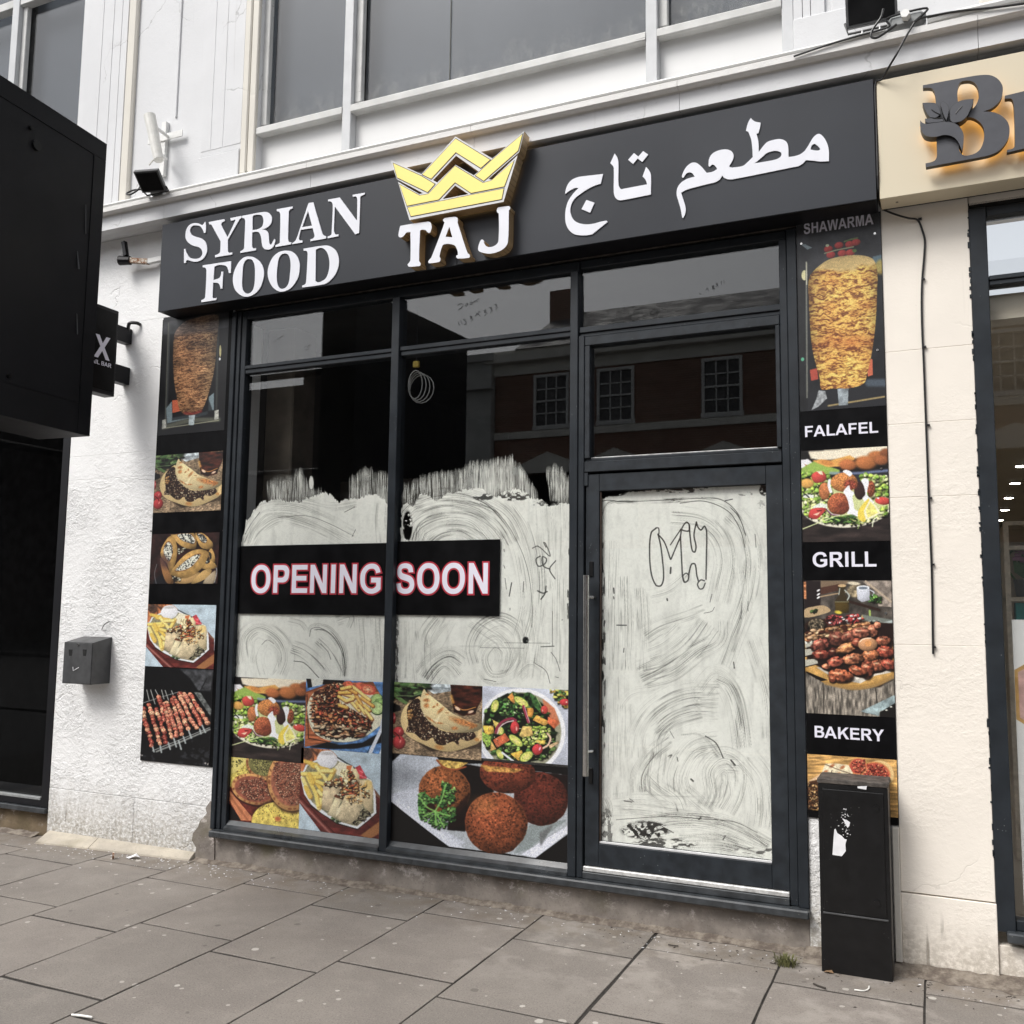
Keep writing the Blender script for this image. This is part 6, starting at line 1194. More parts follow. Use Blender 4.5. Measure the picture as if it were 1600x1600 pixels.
# the built-up letters T A J and the crown, standing off the panel
BF = -.245
def built(name, loops, k, yf, yb, face, side, par, label=None, n=6, rim=.0025, back=None):
    W = [crop(s_, k[0], k[1], k[2], yf, n) for s_ in loops]
    r = link_me(name, glyph(W, yb-yf-.003, yf+.003), side, par, label=label); link_me('letter_face', glyph(W, .003, yf), face, r)
    if back: 
        link_me('led_strip', glyph([inset(w_, .006 if i_ == 0 else -.005) for i_, w_ in enumerate(W)], .002, yb+.001), back, r)
    return r
T_ = ['165,1100 175,1085 455,1042 480,1048 493,1075 495,1110 480,1155! 462,1158 430,1130 395,1125 375,1135! 365,1450 380,1475 375,1500 360,1505 260,1510 245,1490 260,1470 275,1440 275,1150! 235,1155 200,1195 175,1208! 155,1200 150,1180']
A_ = ['640,1003 735,992 760,998 768,1020 765,1050! 870,1370 890,1385 893,1410 875,1420 765,1425 752,1410 755,1395 770,1385 760,1330 735,1290 690,1275 640,1275 610,1290 578,1400 587,1425 585,1450 570,1462 480,1475 463,1470 462,1455 480,1430 495,1410 630,1050 615,1035 618,1015', '680,1095! 712,1205! 640,1200!']
J_ = ['1180,905 1190,893 1295,880 1312,890 1312,910 1300,925! 1290,1250 1260,1310 1200,1350 1110,1375 1040,1368 990,1350 980,1330 985,1290 1005,1240 1020,1228 1040,1240 1045,1270 1070,1300 1120,1305 1170,1280 1192,1240 1195,960 1178,945 1175,925']
for ch, L in (('T', T_), ('A', A_), ('J', J_)): built('built_up_letter', L, KC1, BF, SY-.008, 'acrylic', 'perf', sg, 'raised white letter %s with perforated bronze sides' % ch, back='led_crown')
CR = '68,400! 390,548! 745,155! 1130,385! 1460,100! 1408,318! 1085,600! 1125,604! 1390,352! 1245,835! 265,1025! 146,628! 372,756! 404,744! 134,600!'
H1 = '750,355! 985,520! 935,560! 745,450! 555,635! 510,610!'; H2 = '740,665! 880,755! 610,808!'
CYF = -.262
Wc = [crop(s_, *KC1, CYF) for s_ in (CR, H1, H2)]
cr = link_me('crown', glyph(Wc, .075, CYF+.002), 'perf', sg, label='raised yellow crown with interlaced bands and bronze sides'); link_me('crown_face', glyph(Wc, .002, CYF), 'trim', cr); link_me('led_strip', glyph([inset(w_, .006 if i_ == 0 else -.005) for i_, w_ in enumerate(Wc)], .002, CYF+.0785), 'led_crown', cr)
YB = ['90,425! 392,562! 540,650! 458,746! 135,590!', '392,556! 748,172! 1118,398! 1010,494! 750,330! 494,606!', '1452,118! 1404,308! 1040,628! 945,565! 1120,400!', '158,648! 375,765! 462,750! 742,455! 1035,634! 1118,610! 1362,400! 1258,684! 906,753! 742,643! 574,820! 238,886!', '240,894! 575,828! 906,760! 1256,692! 1232,815! 278,995!']
for s_ in YB:
    P = crop(s_, *KC1, CYF); link_me('crown_band_edge', glyph([P], .001, CYF-.001), 'line', cr); link_me('crown_band', glyph([inset(P, .0042)], .002, CYF-.003), 'yellow', cr, label='pale yellow acrylic band of the crown')

# ---------------------------------------------------------------- the cream fascia next door
cs = thing('neighbour_fascia_sign', 'cream fascia sign at the right edge with dark backlit serif letters and leaf emblem', 'sign', (1.2, -.1, 3.54))
CY = -.163
obj('sign_panel', bx(-.193, 3.2, CY, -.152, 3.548, 4.140, .0015), 'sign_cream', cs); obj('sign_underside', bx(-.192, 3.2, -.1515, -.03, 3.549, 3.556, .001), 'sign_cream', cs); obj('sign_back', bx(-.190, 3.2, -.1515, .0, 3.557, 4.138, 0), 'dark_gap', cs)
for x in (-.12, .45, 1.3): obj('screw', MB().tube([(x, -.10, 3.5485), (x, -.10, 3.545)], .006, 8), 'steel', cs)
KF = (1420, 100, 8.8889); NF, NB = -.228, -.198
B_ = ['195,295! 900,165 1050,150 1150,160 1240,210 1300,300 1305,390 1280,480 1220,560 1130,625 1030,658! 1180,670 1290,720 1370,800 1400,900 1385,1020 1330,1120 1240,1210 1120,1265 1000,1292 240,1432! 232,1380! 300,1365 360,1340 385,1300 390,1250 385,1030 375,520 360,400 330,345 290,330 195,332!', '690,300 720,250 780,232 850,232 910,258 950,310 970,380 968,480 925,580 850,655! 790,680 760,730 700,700 680,500 676,380', '810,745 870,742 960,785 1030,865 1048,960 1035,1080 985,1190 900,1250 780,1272 725,1240 700,1190 690,1090 690,860 720,820']
nb = built('built_up_letter', B_, KF, NF, NB, 'letter_dark', 'letter_side', cs, 'dark backlit serif letter B', back='led')
built('built_up_letter', ['1335,440! 2300,225 2450,300 2480,420 2450,560 2300,640! 2300,1010! 1365,1228! 1365,1192! 1430,1180 1460,1160 1475,1110 1460,580 1445,510 1420,480 1335,480!', '1700,430! 2050,360 2080,460 2050,560 1700,640!'], KF, NF, NB, 'letter_dark', 'letter_side', cs, 'dark backlit serif letter R running out of the frame', back='led')
lf = built('leaf_emblem', ['158,780! 190,815 240,830 430,805 560,805 650,830 720,890 760,980 760,1080 740,1205! 710,1130 680,1070 630,1020 560,990 480,985 400,1005 300,1010 220,985 175,920 158,850'], KF, NF-.022, NB, 'letter_dark', 'letter_side', cs, 'dark curling leaf emblem over the letter B', back='led')
for s_ in ('190,540! 300,535 370,545 410,580 430,640 440,690 380,745 290,745! 250,690 215,620', '440,560 455,525 500,530 540,570 560,620 545,720 525,790! 490,730 460,640', '570,640! 600,580 680,525 780,495 900,485! 890,560 850,650 800,740 720,800 620,820! 580,790 570,720', '225,760! 330,750 470,760 480,800! 360,815 240,815'):
    link_me('leaf', glyph([crop(s_, *KF, NF-.022)], .045, NF-.022), 'letter_side', lf); link_me('leaf_face', glyph([inset(crop(s_, *KF, NF-.0225), .0015)], .0012, NF-.0235), 'letter_dark', lf)
for s_ in ('315,632 360,665 440,705', '325,745 380,755 465,750', '740,585 690,640 650,690'):
    P = crop(s_, *KF, NF-.0245, 4, False); obj('leaf_vein', MB().tube([(x, NF-.0242, z) for x, z in P], .0022, 5), 'letter_side', lf)

# ---------------------------------------------------------------- black sign box at the left edge, and the small blade sign beyond it
FY = -1.2
A0 = at(167, 225, FY); zT = A0.z; B0 = at(137, 682, FY); zB = B0.z; XB = (A0.x+B0.x)/2
N0 = atz(0, 118, zT); dirv = Vector((N0.x-XB, N0.y-FY)).normalized()
nrm = Vector((-dirv.y, dirv.x)); nrm = nrm if nrm.x > 0 else -nrm
BL, TH = 1.62, .34
bb = thing('black_sign_box', 'huge plain black projecting sign box at the left edge', 'sign box', (XB, -1.5, zB))
def quadp(t0, t1, o0, o1): return [(XB+dirv.x*t+nrm.x*o, FY+dirv.y*t+nrm.y*o) for t, o in ((t0, o0), (t1, o0), (t1, o1), (t0, o1))]
obj('box_shell', MB().prism(quadp(0, BL, -TH, 0), zB, zT, 'z'), 'black_matt', bb)
for z in (zB+.35, zT-.35): obj('support_arm', MB().tube([(XB-.2, -2.2, z), (-6.6, -2.2, z), (-6.6, 0, z)], .035, 8), 'black_matt', bb)
def facep(t0, t1, z0, z1, off, th, name, mat, par=bb): return obj(name, MB().prism(quadp(t0, t1, off, off+th), z0, z1, 'z'), mat, par)
H = zT-zB
for a in (facep(0, BL, zT-.10, zT-.001, .001, .006, 'edge_trim', 'black_matt'), facep(0, .085, zB+.001, zT-.102, .001, .006, 'edge_trim', 'black_matt'), facep(.087, BL, zB+.001, zB+.16, .001, .004, 'edge_trim', 'black_matt'), facep(.087, BL, zB+.163, zT-.102, .001, .002, 'face_panel', 'black_matt')): pass
def onbox(px, py, off=.008):   # where a pixel's ray meets the face of the box
    r = ray(px, py); q = Vector((r.x, r.y)); o = Vector((EYE.x-XB-nrm.x*off, EYE.y-FY-nrm.y*off)); t = -o.dot(nrm)/q.dot(nrm); return EYE+r*t
for px, py, r_ in ((57, 227, .026), (48, 200, .011), (14, 588, .011)):
    c = onbox(px, py); n3 = Vector((nrm.x, nrm.y, 0)); obj('bolt', MB().tube([tuple(c-n3*.006), tuple(c+n3*(.02 if r_ > .03 else .008))], r_, 16), 'black_steel', bb)
for P in (((121, 393), (123, 420)), ((120, 490), (121, 522)), ((134, 320), (134, 365))):
    obj('scratch', MB().tube([tuple(onbox(x, y, .0085)) for x, y in P], [.002, .006] if P[0][0] == 121 else [.002, .003], 5), 'bin', bb)
bs = thing('blade_sign', 'small black hanging bar sign with a white X behind the black sign box', 'sign', (-5.10, -.15, 3.0))
BX = -5.085
f0 = atx(187, 487, BX); f1 = atx(178, 620, BX)
yA = (f0.y+f1.y)/2; zA, zB2 = f0.z, f1.z
obj('sign_case', bx(BX-.09, BX, yA-.53, yA, zB2, zA, .004), 'black_matt', bs); obj('sign_face', bx(BX+.0005, BX+.003, yA-.51, yA-.018, zB2+.025, zA-.025, .0), 'black_lam', bs)
def side_text(txt, ya, yb, z0, z1): lettering(txt, 0, 1, 0, 1, 0, 'letter_white', bs, .002, post=Matrix(((0, -1, 0, BX+.0035), (yb-ya, 0, 0, ya), (0, 0, z1-z0, z0), (0, 0, 0, 1))))
A, B = atx(146, 567, BX+.004), atx(173.5, 529, BX+.004); side_text('X', A.y, B.y, atx(173, 565, BX).z, B.z)
A, B = atx(143, 566, BX+.004), atx(174, 572, BX+.004); zc = atx(174, 575, BX).z; side_text('AIL BAR', A.y, B.y, zc-.002, zc+.026)
for pa, pb in (((199, 512), (199, 536)), ((197, 573), (196, 600))):
    a_, b_ = atx(*pa, BX-.02), atx(*pb, BX-.02); obj('wall_bracket', bx(BX-.085, BX-.02, yA+.001, -.0, b_.z, a_.z, .003), 'black_matt', bs)
obj('cable_gland', MB().tube(smooth3([(BX-.03, -.03, 3.50), (BX+.0, -.05, 3.545), (BX+.04, -.03, 3.55), (BX+.05, .0, 3.545)]), .012, 8), 'cable', bs)

# ---------------------------------------------------------------- things fixed to the front
# aerial tube on its bracket
ae = thing('aerial', 'ivory tube aerial on a white cross bracket, fixed high on the white wall', 'aerial', (-4.85, 0, 4.9))
t0, t1 = at(234, 181, -.18), at(248, 250, -.18)
obj('aerial_tube', MB().tube([tuple(t0), tuple(t1)], [.040, .033], 16), 'aerial', ae); t2 = at(233, 258, -.17); obj('aerial_lead', MB().tube(smooth3([tuple(t1), tuple(at(240, 250, -.17)), tuple(t2)]), .006, 6), 'aerial', ae)
a_, b_ = at(262, 190, -.02), at(258, 274, -.02); obj('bracket_upright', bx(-4.905, -4.862, -.03, -.001, b_.z, a_.z, .002), 'white_plastic', ae)
obj('bracket_bar', bx(-5.02, -4.70, -.038, -.031, 4.845, 4.895, .002), 'white_plastic', ae)
for px0, px1 in (((241, 197), (263, 214)), ((248, 238), (260, 248))): obj('bracket_arm', MB().tube([tuple(at(*px0, -.16)), tuple(at(*px1, -.035))], .011, 6), 'white_plastic', ae)
# floodlight low left
def floodlight(label, c, w, h, tilt, yaw, foot, arm, face=True):
    f = thing('floodlight', label, 'floodlight', foot); Rm = Matrix.Rotation(math.radians(yaw), 3, 'Z') @ Matrix.Rotation(math.radians(tilt), 3, 'X'); c = Vector(c)
    def P(x, y, z): return tuple(c+Rm @ Vector((x, y, z)))
    def slab(n, x0, x1, y0, y1, z0, z1, m):
        mb = MB().box(x0, x1, y0, y1, z0, z1, .003); mb.v = [P(*v) for v in mb.v]; return obj(n, mb, m, f)
    slab('lamp_body', -w/2, w/2, 0, .028, -h/2, h/2, 'bin'); slab('lamp_glass', -w/2+.012, w/2-.012, -.003, -.0005, -h/2+.012, h/2-.012, 'black_lam')
    for i in range(14): slab('cooling_fin', -w/2+.02+i*(w-.04)/14, -w/2+.024+i*(w-.04)/14, .0285, .05, -h/2+.02, h/2-.02, 'black_matt')
    q = [P(-w/2-.006, .012, -h/2+.03), arm[0], arm[1], P(w/2+.006, .012, -h/2+.03)]; obj('stirrup', MB().tube(q, .006, 6), 'black_steel', f)
    return f
fl = floodlight('black floodlight tilted down on the ledge near the black sign box', tuple(at(234, 284, -.33)), .175, .15, 52, 14, (-4.70, -.22, 4.34), [(-4.79, -.235, 4.345), (-4.60, -.235, 4.345)])
jb = thing('junction_box', 'round grey junction box on the ledge under the left floodlight', 'junction box', (-4.70, -.22, 4.33))
obj('box_body', MB().tube([(-4.715, -.21, 4.345), (-4.715, -.21, 4.41)], .050, 18), 'plastic_grey', jb); obj('cable_gland', MB().tube([(-4.745, -.25, 4.372), (-4.79, -.275, 4.372)], .020, 12), 'white_plastic', jb)
c0 = [(-4.79, -.275, 4.372), (-4.85, -.30, 4.365), (-4.90, -.31, 4.345), (-4.86, -.31, 4.335), (-4.80, -.30, 4.365), (-4.77, -.31, 4.40)]
tag(obj('cable_loop', MB().tube(smooth3(c0), .006, 7), 'cable'), 'short black cable looped beside the round junction box', 'cable')
fr_ = floodlight('black finned floodlight above the right end of the fascia sign', tuple(at(1361, 8, -.17)), .235, .17, 12, 0, (-.21, -.15, 4.34), [(-.315, -.155, 4.415), (-.105, -.155, 4.415)])
for x in (-.25, -.17): obj('bolt', MB().tube([(x, -.155, 4.34), (x, -.155, 4.42)], .006, 8), 'steel', fr_)
jb2 = thing('junction_box', 'grey lozenge junction box with a white gland beside the right floodlight', 'junction box', (-.06, -.2, 4.33))
obj('box_body', bx(-.135, .035, -.235, -.165, 4.338, 4.418, .022), 'plastic_grey', jb2); obj('cable_gland', MB().tube([(-.05, -.234, 4.385), (-.055, -.275, 4.385)], .021, 6), 'white_plastic', jb2)
tag(obj('floodlight_cable', MB().tube(smooth3([tuple(at(x, y, -.26)) for x, y in ((1380, 14), (1376, 28), (1364, 45), (1361, 57), (1370, 59), (1385, 50), (1401, 38))]), .0055, 7), 'cable'), 'black flex drooping from the right floodlight to its box', 'cable')
tag(obj('conduit', MB().tube([(-9, -.215, 4.348), (-4.79, -.215, 4.348)], .013, 8).tube([(-4.64, -.215, 4.348), (-.14, -.215, 4.348)], .013, 8).tube([(.04, -.215, 4.352), (.2, -.215, 4.362), (3.2, -.215, 4.362)], .019, 8), 'white_plastic'), 'thin white conduit lying along the top of the ledge', 'conduit')
tag(obj('black_cable', MB().tube(smooth3([tuple(at(x, y, -.235)) for x, y in ((1240, 88), (1290, 71), (1340, 56), (1388, 42))]+[(-.13, -.24, 4.40), (.04, -.24, 4.405)]+[tuple(at(x, y, -.235)) for x, y in ((1430, 33), (1440, 28), (1460, 24), (1500, 17), (1560, 11), (1640, 0))]), .0052, 7), 'cable'), 'black cable running along the ledge behind the grey box', 'cable')
dc = [tuple(at(x, y, -.265)) for x, y in ((1429, 35), (1415, 58), (1400, 86))]+[tuple(at(1388, 106, -.22)), tuple(at(1378, 124, -.18)), (-.1995, -.165, 4.12), (-.1995, -.165, 3.9), (-.1995, -.165, 3.6)]+[tuple(at(x, y, -.03)) for x, y in ((1376, 322), (1386, 330), (1405, 337), (1420, 341))]+[tuple(at(x, y, -.008)) for x, y in ((1434, 344), (1441, 360), (1445, 376), (1444, 400), (1441, 436), (1440, 470), (1441, 520), (1443, 560), (1446, 640), (1449, 720), (1452, 800), (1456, 900), (1457.5, 1000), (1458, 1022))]
tag(obj('downfeed_cable', MB().tube(smooth3(dc, 4), .0050, 7), 'cable'), 'thin black cable dropping from the ledge and clipped down the cream pier', 'cable')
clips = MB()
for x, y in ((1441, 436), (1443, 542), (1448.5, 664), (1452, 778), (1456, 882), (1458, 1011), (1436, 342)):
    w = at(x, y, -.01); clips.box(w.x-.004, w.x+.012, -.014, .0, w.z-.004, w.z+.004, 0)
tag(obj('cable_clips', clips, 'cable'), 'small black clips holding the cable down the cream pier', 'cable clips', kind='stuff')
tag(obj('slack_wire', MB().tube(smooth3([tuple(at(x, y, -.14)) for x, y in ((1440, 33), (1500, 22), (1600, 8), (1680, -6))]), .004, 6), 'cable'), 'second black wire sagging above the ledge at the top right', 'cable') if False else None
# rusty bracket by the blade sign
rb = thing('rusty_bracket', 'rust-streaked metal arm with a black end left of the grey fascia', 'bracket', (-4.9, 0, 4.0))
RY = -.02
P0, P1, P2, P3 = at(249, 405, RY), at(232, 409, -.05), at(204, 407, -.07), at(187, 407, -.09)
obj('bracket_arm', MB().tube([tuple(P0+Vector((.05, 0, 0))), tuple(P1)], .022, 4), 'white_plastic', rb); obj('bracket_plate', MB().tube([tuple(P1), tuple(P2)], .024, 4), 'rust', rb)
obj('bracket_cap', MB().tube([tuple(P2), tuple(P3)], [.030, .034], 10), 'black_matt', rb); obj('bracket_stub', MB().tube([tuple(at(197, 400, -.09)), tuple(at(194, 378, -.09))], .020, 4), 'black_matt', rb)
# ashtray bin
ab = thing('ashtray_bin', 'grey wall-mounted cigarette bin with two slots, on the white pier', 'cigarette bin', (-5.33, -.1, 1.06))
q0, q1 = at(101, 1003, -.155), at(142, 1070, -.155)
bxa, bxb = q0.x, q1.x; z0_, z1_ = q1.z, at(101, 1003, -.155).z
obj('bin_body', MB().prism([(-.155, z0_), (-.155, z1_), (-.0, z1_+.035), (-.0, z0_)], bxa, bxb, 'x'), 'bin', ab)
obj('bin_front', bx(bxa+.004, bxb-.004, -.159, -.1555, z0_+.004, z1_-.004, .001), 'bin', ab)
for px in (110, 132): w = at(px, 1020, -.16); obj('bin_slot', MB().prism([(w.x-.018, w.z+.022), (w.x+.018, w.z+.022), (w.x+.012, w.z-.02), (w.x-.012, w.z-.02)], -.1605, -.1592), 'dark_gap', ab)
w = at(122.5, 1007.5, -.16); obj('bin_lock', MB().tube([(w.x, -.159, w.z), (w.x, -.165, w.z)], .007, 12), 'steel', ab)
obj('paint_mark', MB().tube([tuple(at(x, y, -.1598)) for x, y in ((114, 1042), (114.5, 1048), (118, 1046), (123, 1043))], .0022, 4), 'paper', ab)
wr = at(162, 980, 0); tag(obj('wire_stub', MB().tube(smooth3([tuple(at(159, 984, -.004)), tuple(at(163, 976, -.02)), tuple(at(171, 971, -.006))]), .003, 6), 'cable'), 'short bare wire poking from the pier above the cigarette bin', 'wire')
# black cabinet
cb = thing('feeder_cabinet', 'black steel electrical cabinet standing on the pavement against the cream pier', 'electrical cabinet', (-.38, -.12, 0))
CX0, CX1, CY0, CZ = -.528, -.232, -.205, .842
obj('cabinet_body', bx(CX0, CX1, CY0, -.012, -.004, CZ-.022, .003), 'black_steel', cb); obj('cabinet_top', bx(CX0-.003, CX1+.003, CY0-.003, -.01, CZ-.0215, CZ, .003), 'soffit', cb)
obj('cabinet_door', bx(CX0+.018, CX1-.018, CY0-.006, CY0-.0005, .262, CZ-.045, .002), 'black_steel', cb); obj('door_edge', bx(CX0+.012, CX1-.012, CY0-.007, CY0-.0005, .252, .2595, .001), 'bin', cb)
for px, py in ((1369, 1263), (1371, 1411)): w = at(px, py, CY0-.008); obj('door_lock', MB().tube([(w.x, CY0-.006, w.z), (w.x, CY0-.012, w.z)], .013, 14), 'black_steel', cb)
def decal(name, k, s_, Y, mat, par): return link_me(name, glyph([[(lambda w: (w.x, w.z))(at(k[0]+x/k[2], k[1]+y/k[2], Y)) for x, y in pts(s_)]], .0005, Y), mat, par)
KT = (1200, 1150, 3.5556)
decal('sticker_remnant', KT, '375,515 385,540 410,555 425,572 438,575 430,600 432,640 410,668 358,660 362,600 368,520', CY0-.0066, 'paper', cb); decal('sticker_remnant', KT, '415,460 440,468 456,480 452,500 442,510 430,490', CY0-.0066, 'paper', cb); decal('sticker_remnant', KT, '497,280 550,278 545,298 520,294 498,290', CY0-.0036, 'paper', cb)
fm = MB(); r = random.Random(4)
for _ in range(46):
    x, y = 1200+r.gauss(425, 16)/3.5556, 1150+r.uniform(400, 560)/3.5556; w = at(x, y, CY0-.007); q = r.uniform(.0008, .0028); fm.box(w.x-q, w.x+q, CY0-.0068, CY0-.0062, w.z-q*.6, w.z+q*.6, 0)
obj('sticker_flecks', fm, 'paper', cb, kind='stuff')
tag(obj('white_trunking', bx(-.228, -.199, -.028, -.001, .03, .62, .003), 'white_warm'), 'slim cream trunking strip rising beside the black cabinet', 'trunking')
# step stone at the left pier
sb, se, st0, st1 = atz(54.8, 1318), atz(295, 1345.5), at(77, 1302, 0), at(305, 1329, 0)
stn = thing('step_stone', 'pale worn stone slab at the foot of the white pier', 'step', ((sb.x+se.x)/2, -.1, 0))
mid = .36
def stone(f0, f1):
    L = lambda a, b, t: a+(b-a)*t
    A0_, A1_ = (L(sb.x, se.x, f0), L(sb.y, se.y, f0)), (L(sb.x, se.x, f1), L(sb.y, se.y, f1)); B0_, B1_ = (L(st0.x, st1.x, f0), -.002), (L(st0.x, st1.x, f1), -.002)
    zt_ = .048; mb = MB(); mb.add([(A0_[0], A0_[1], -.01), (A1_[0], A1_[1], -.01), (B1_[0], B1_[1], -.01), (B0_[0], B0_[1], -.01), (A0_[0], A0_[1]+.004, .010), (A1_[0], A1_[1]+.004, .010), (B1_[0], B1_[1], zt_), (B0_[0], B0_[1], zt_)], [(0, 3, 2, 1), (4, 5, 6, 7), (0, 1, 5, 4), (1, 2, 6, 5), (2, 3, 7, 6), (3, 0, 4, 7)]); return mb
obj('stone', stone(0, mid-.004), 'stone', stn); obj('stone', stone(mid, 1), 'stone', stn)
# weed, fern tuft, litter pieces
def tuft(name, label, c, n, h, spread, seed, mat='grass', w=.0022):
    r = random.Random(seed); mb = MB(); c = Vector(c)
    for _ in range(n):
        a = r.uniform(0, 6.28); rr = r.uniform(0, spread); b = c+Vector((math.cos(a)*rr, math.sin(a)*rr*.7, 0)); L = h*r.uniform(.4, 1.2); ln = r.uniform(.1, .9)
        p1 = b+Vector((math.cos(a)*L*ln*.4, math.sin(a)*L*ln*.4, L*.6)); p2 = b+Vector((math.cos(a)*L*ln, math.sin(a)*L*ln, L*(.95-ln*.5))); s_ = Vector((-math.sin(a), math.cos(a), 0))*w
        mb.add([b-s_, b+s_, p1+s_*.8, p1-s_*.8, p2], [(0, 1, 2, 3), (3, 2, 4)])
    return tag(obj(name, mb, mat), label, 'weed')
g0 = atz(1228, 1508); tuft('weed', 'dry green weed growing at the slab corner left of the black cabinet', g0, 170, .055, .055, 3)
g1 = Vector((at(385, 268, -.2).x, -.2, 4.335)); tuft('fern', 'tiny fern rooted on the ledge below the first floor window', g1, 26, .05, .008, 5, w=.003)
for pxs, lab, mat, r_ in ((((1271, 1537), (1281, 1541), (1290, 1544)), 'thin dark twig on the slab in front of the black cabinet', 'twig', .004), (((1402, 1494), (1416, 1500), (1427, 1511)), 'curved dark twig against the wall right of the black cabinet', 'twig', .005), (((1335, 1546.5), (1350, 1548), (1357, 1545), (1358, 1541)), 'small hooked white plastic scrap in front of the black cabinet', 'straw', .003), (((112, 1585.5), (128, 1587), (144, 1589.5)), 'white drinking straw lying on the paving at the bottom left', 'straw', .0045), (((1044, 1476), (1052, 1477), (1060, 1478)), 'short dark stick on the slab below the door', 'twig', .003)):
    tag(obj('twig' if mat == 'twig' else 'straw', MB().tube(smooth3([tuple(atz(x, y, .006)) for x, y in pxs]), r_, 6), mat), lab, 'litter')
lc = atz(177, 1337, .02); mb = MB(); mb.tube([tuple(lc+Vector((0, -.006, -.018))), tuple(lc+Vector((0, .006, -.018)))], .001, 4); mb = MB().tube([tuple(lc+Vector((-.004, -.004, 0))), tuple(lc+Vector((.004, .004, 0)))], .022, 14)
tag(obj('can_end', mb, 'rust'), 'round brown can end leaning against the pale stone', 'litter')
lp = atz(209, 1340, .004); mb = MB().add([tuple(lp+Vector(v)) for v in ((-.055, -.012, -.002), (-.01, -.03, 0), (.03, -.02, .018), (.045, .01, .004), (.0, .02, .022), (-.03, .012, .006))], [(0, 1, 5), (1, 2, 4), (1, 4, 5), (2, 3, 4)])
tag(obj('crumpled_wrapper', mb, 'paper'), 'crumpled silvery wrapper on the paving below the pale stone', 'litter')
for px, py in ((1338, 1521), (1295, 1519)):
    lp = atz(px, py, .004); mb = MB().add([tuple(lp+Vector(v)) for v in ((-.022, -.006, .0), (0, -.016, .006), (.022, -.004, .0), (.012, .01, .008), (-.012, .012, .002))], [(0, 1, 4), (1, 2, 3), (1, 3, 4)])
    tag(obj('dead_leaf', mb, 'leafbrown' if 'leafbrown' in M else 'yellowbox'), 'curled dry leaf at the foot of the black cabinet' if px == 1338 else 'small torn leaf near the left foot of the black cabinet', 'leaf')

# ================================================================ INTERIORS
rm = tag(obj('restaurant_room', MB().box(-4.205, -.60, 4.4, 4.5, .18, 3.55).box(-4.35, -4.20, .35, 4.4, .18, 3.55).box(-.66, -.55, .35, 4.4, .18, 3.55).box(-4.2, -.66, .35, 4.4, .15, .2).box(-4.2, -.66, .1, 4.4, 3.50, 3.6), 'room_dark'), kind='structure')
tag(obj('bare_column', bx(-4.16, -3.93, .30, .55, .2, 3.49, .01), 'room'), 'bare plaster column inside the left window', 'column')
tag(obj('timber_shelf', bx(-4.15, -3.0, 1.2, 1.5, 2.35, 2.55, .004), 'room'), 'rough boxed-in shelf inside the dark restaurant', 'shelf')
cw = MB(); c_ = at(649, 596, .22)
for k in range(4): cw.tube([(c_.x+math.sin(t/16*2*math.pi)*(.05+.012*k)+.01*k, .22+.01*k, c_.z-.02-.09*math.cos(t/16*2*math.pi)-.008*k) for t in range(17)], .0035, 6)
wc = thing('coiled_cable', 'coil of pale cable hanging inside the middle window', 'cable', (c_.x, .22, c_.z)); obj('cable_coil', cw, 'frame_grey', wc); ct = at(650, 569, .22); obj('cable_tag', bx(ct.x-.02, ct.x+.02, .215, .235, ct.z-.02, ct.z+.02, .003), 'yellowbox', wc)
tag(obj('hanging_rope', MB().tube([(c_.x, .23, c_.z+.08), (c_.x, .23, 3.49)], .003, 5), 'cable'), 'thin lead holding the coiled cable to the ceiling', 'cable')

# left neighbour's black shopfront
ls = thing('black_bar_shopfront', 'black glazed bar shopfront at the left edge under the sign box', 'shopfront', (-6.4, 0, .1))
fr('frame_jamb', -5.72, -5.648, .165, 3.3, y0=.0, mat='black_matt', par=ls); fr('sill', -9, -5.652, .155, .19, y0=-.02, mat='sill', par=ls); fr('bottom_rail', -9, -5.722, .192, .235, y0=.01, mat='black_matt', par=ls); fr('threshold_strip', -9, -5.735, .236, .256, y0=.006, mat='plastic_grey', par=ls)
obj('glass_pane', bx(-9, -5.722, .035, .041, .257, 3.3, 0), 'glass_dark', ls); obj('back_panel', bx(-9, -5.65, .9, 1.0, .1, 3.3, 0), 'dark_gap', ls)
mb_ = at(18, 940, .3); obj('yellow_light', bx(-5.98, -5.74, .5, .52, 1.62, 1.635, 0), 'yellowbox', ls)

# right neighbour's shopfront with its lit beige room
rsf = thing('salon_shopfront', 'dark framed salon window at the right edge with a lit beige interior', 'shopfront', (1.4, 0, .2))
rg = random.Random(9)
fr('frame_jamb', .188, .262, .215, 3.50, y0=-.004, par=rsf); fr('frame_head', .263, 3.2, 3.455, 3.50, y0=.006, par=rsf); fr('frame_head', .188, 3.2, 3.501, 3.535, y0=.012, mat='dark_gap', par=rsf)
fr('transom', .263, 3.2, 3.143, 3.165, y0=.0, par=rsf); fr('transom', .263, 3.2, 3.120, 3.142, y0=.008, par=rsf); fr('bottom_rail', .263, 3.2, .225, .268, y0=.006, par=rsf); fr('sill', .225, 3.2, .180, .2235, y0=-.045, mat='sill', par=rsf, c=.006)
obj('glass_pane', bx(.262, 3.2, .036, .042, .268, 3.120, 0), 'glass', rsf); obj('glass_pane', bx(.262, 3.2, .036, .042, 3.165, 3.455, 0), 'glass', rsf)
em = MB()
for i in range(60):
    z = rg.uniform(.25, 3.5); em.box(.183+rg.uniform(-.004, .003), .1895, -.004, .004, z, z+rg.uniform(.005, .03), 0)
obj('ragged_paint_edge', em, 'alu', rsf, kind='stuff')
fp = obj('frosted_panel', bx(.30, 3.2, .060, .063, .270, 1.570, 0), 'frost' if 'frost' in M else 'panel_white', rsf)
for (cx, cz) in ((.395, 1.245), (.42, .86)):
    pass
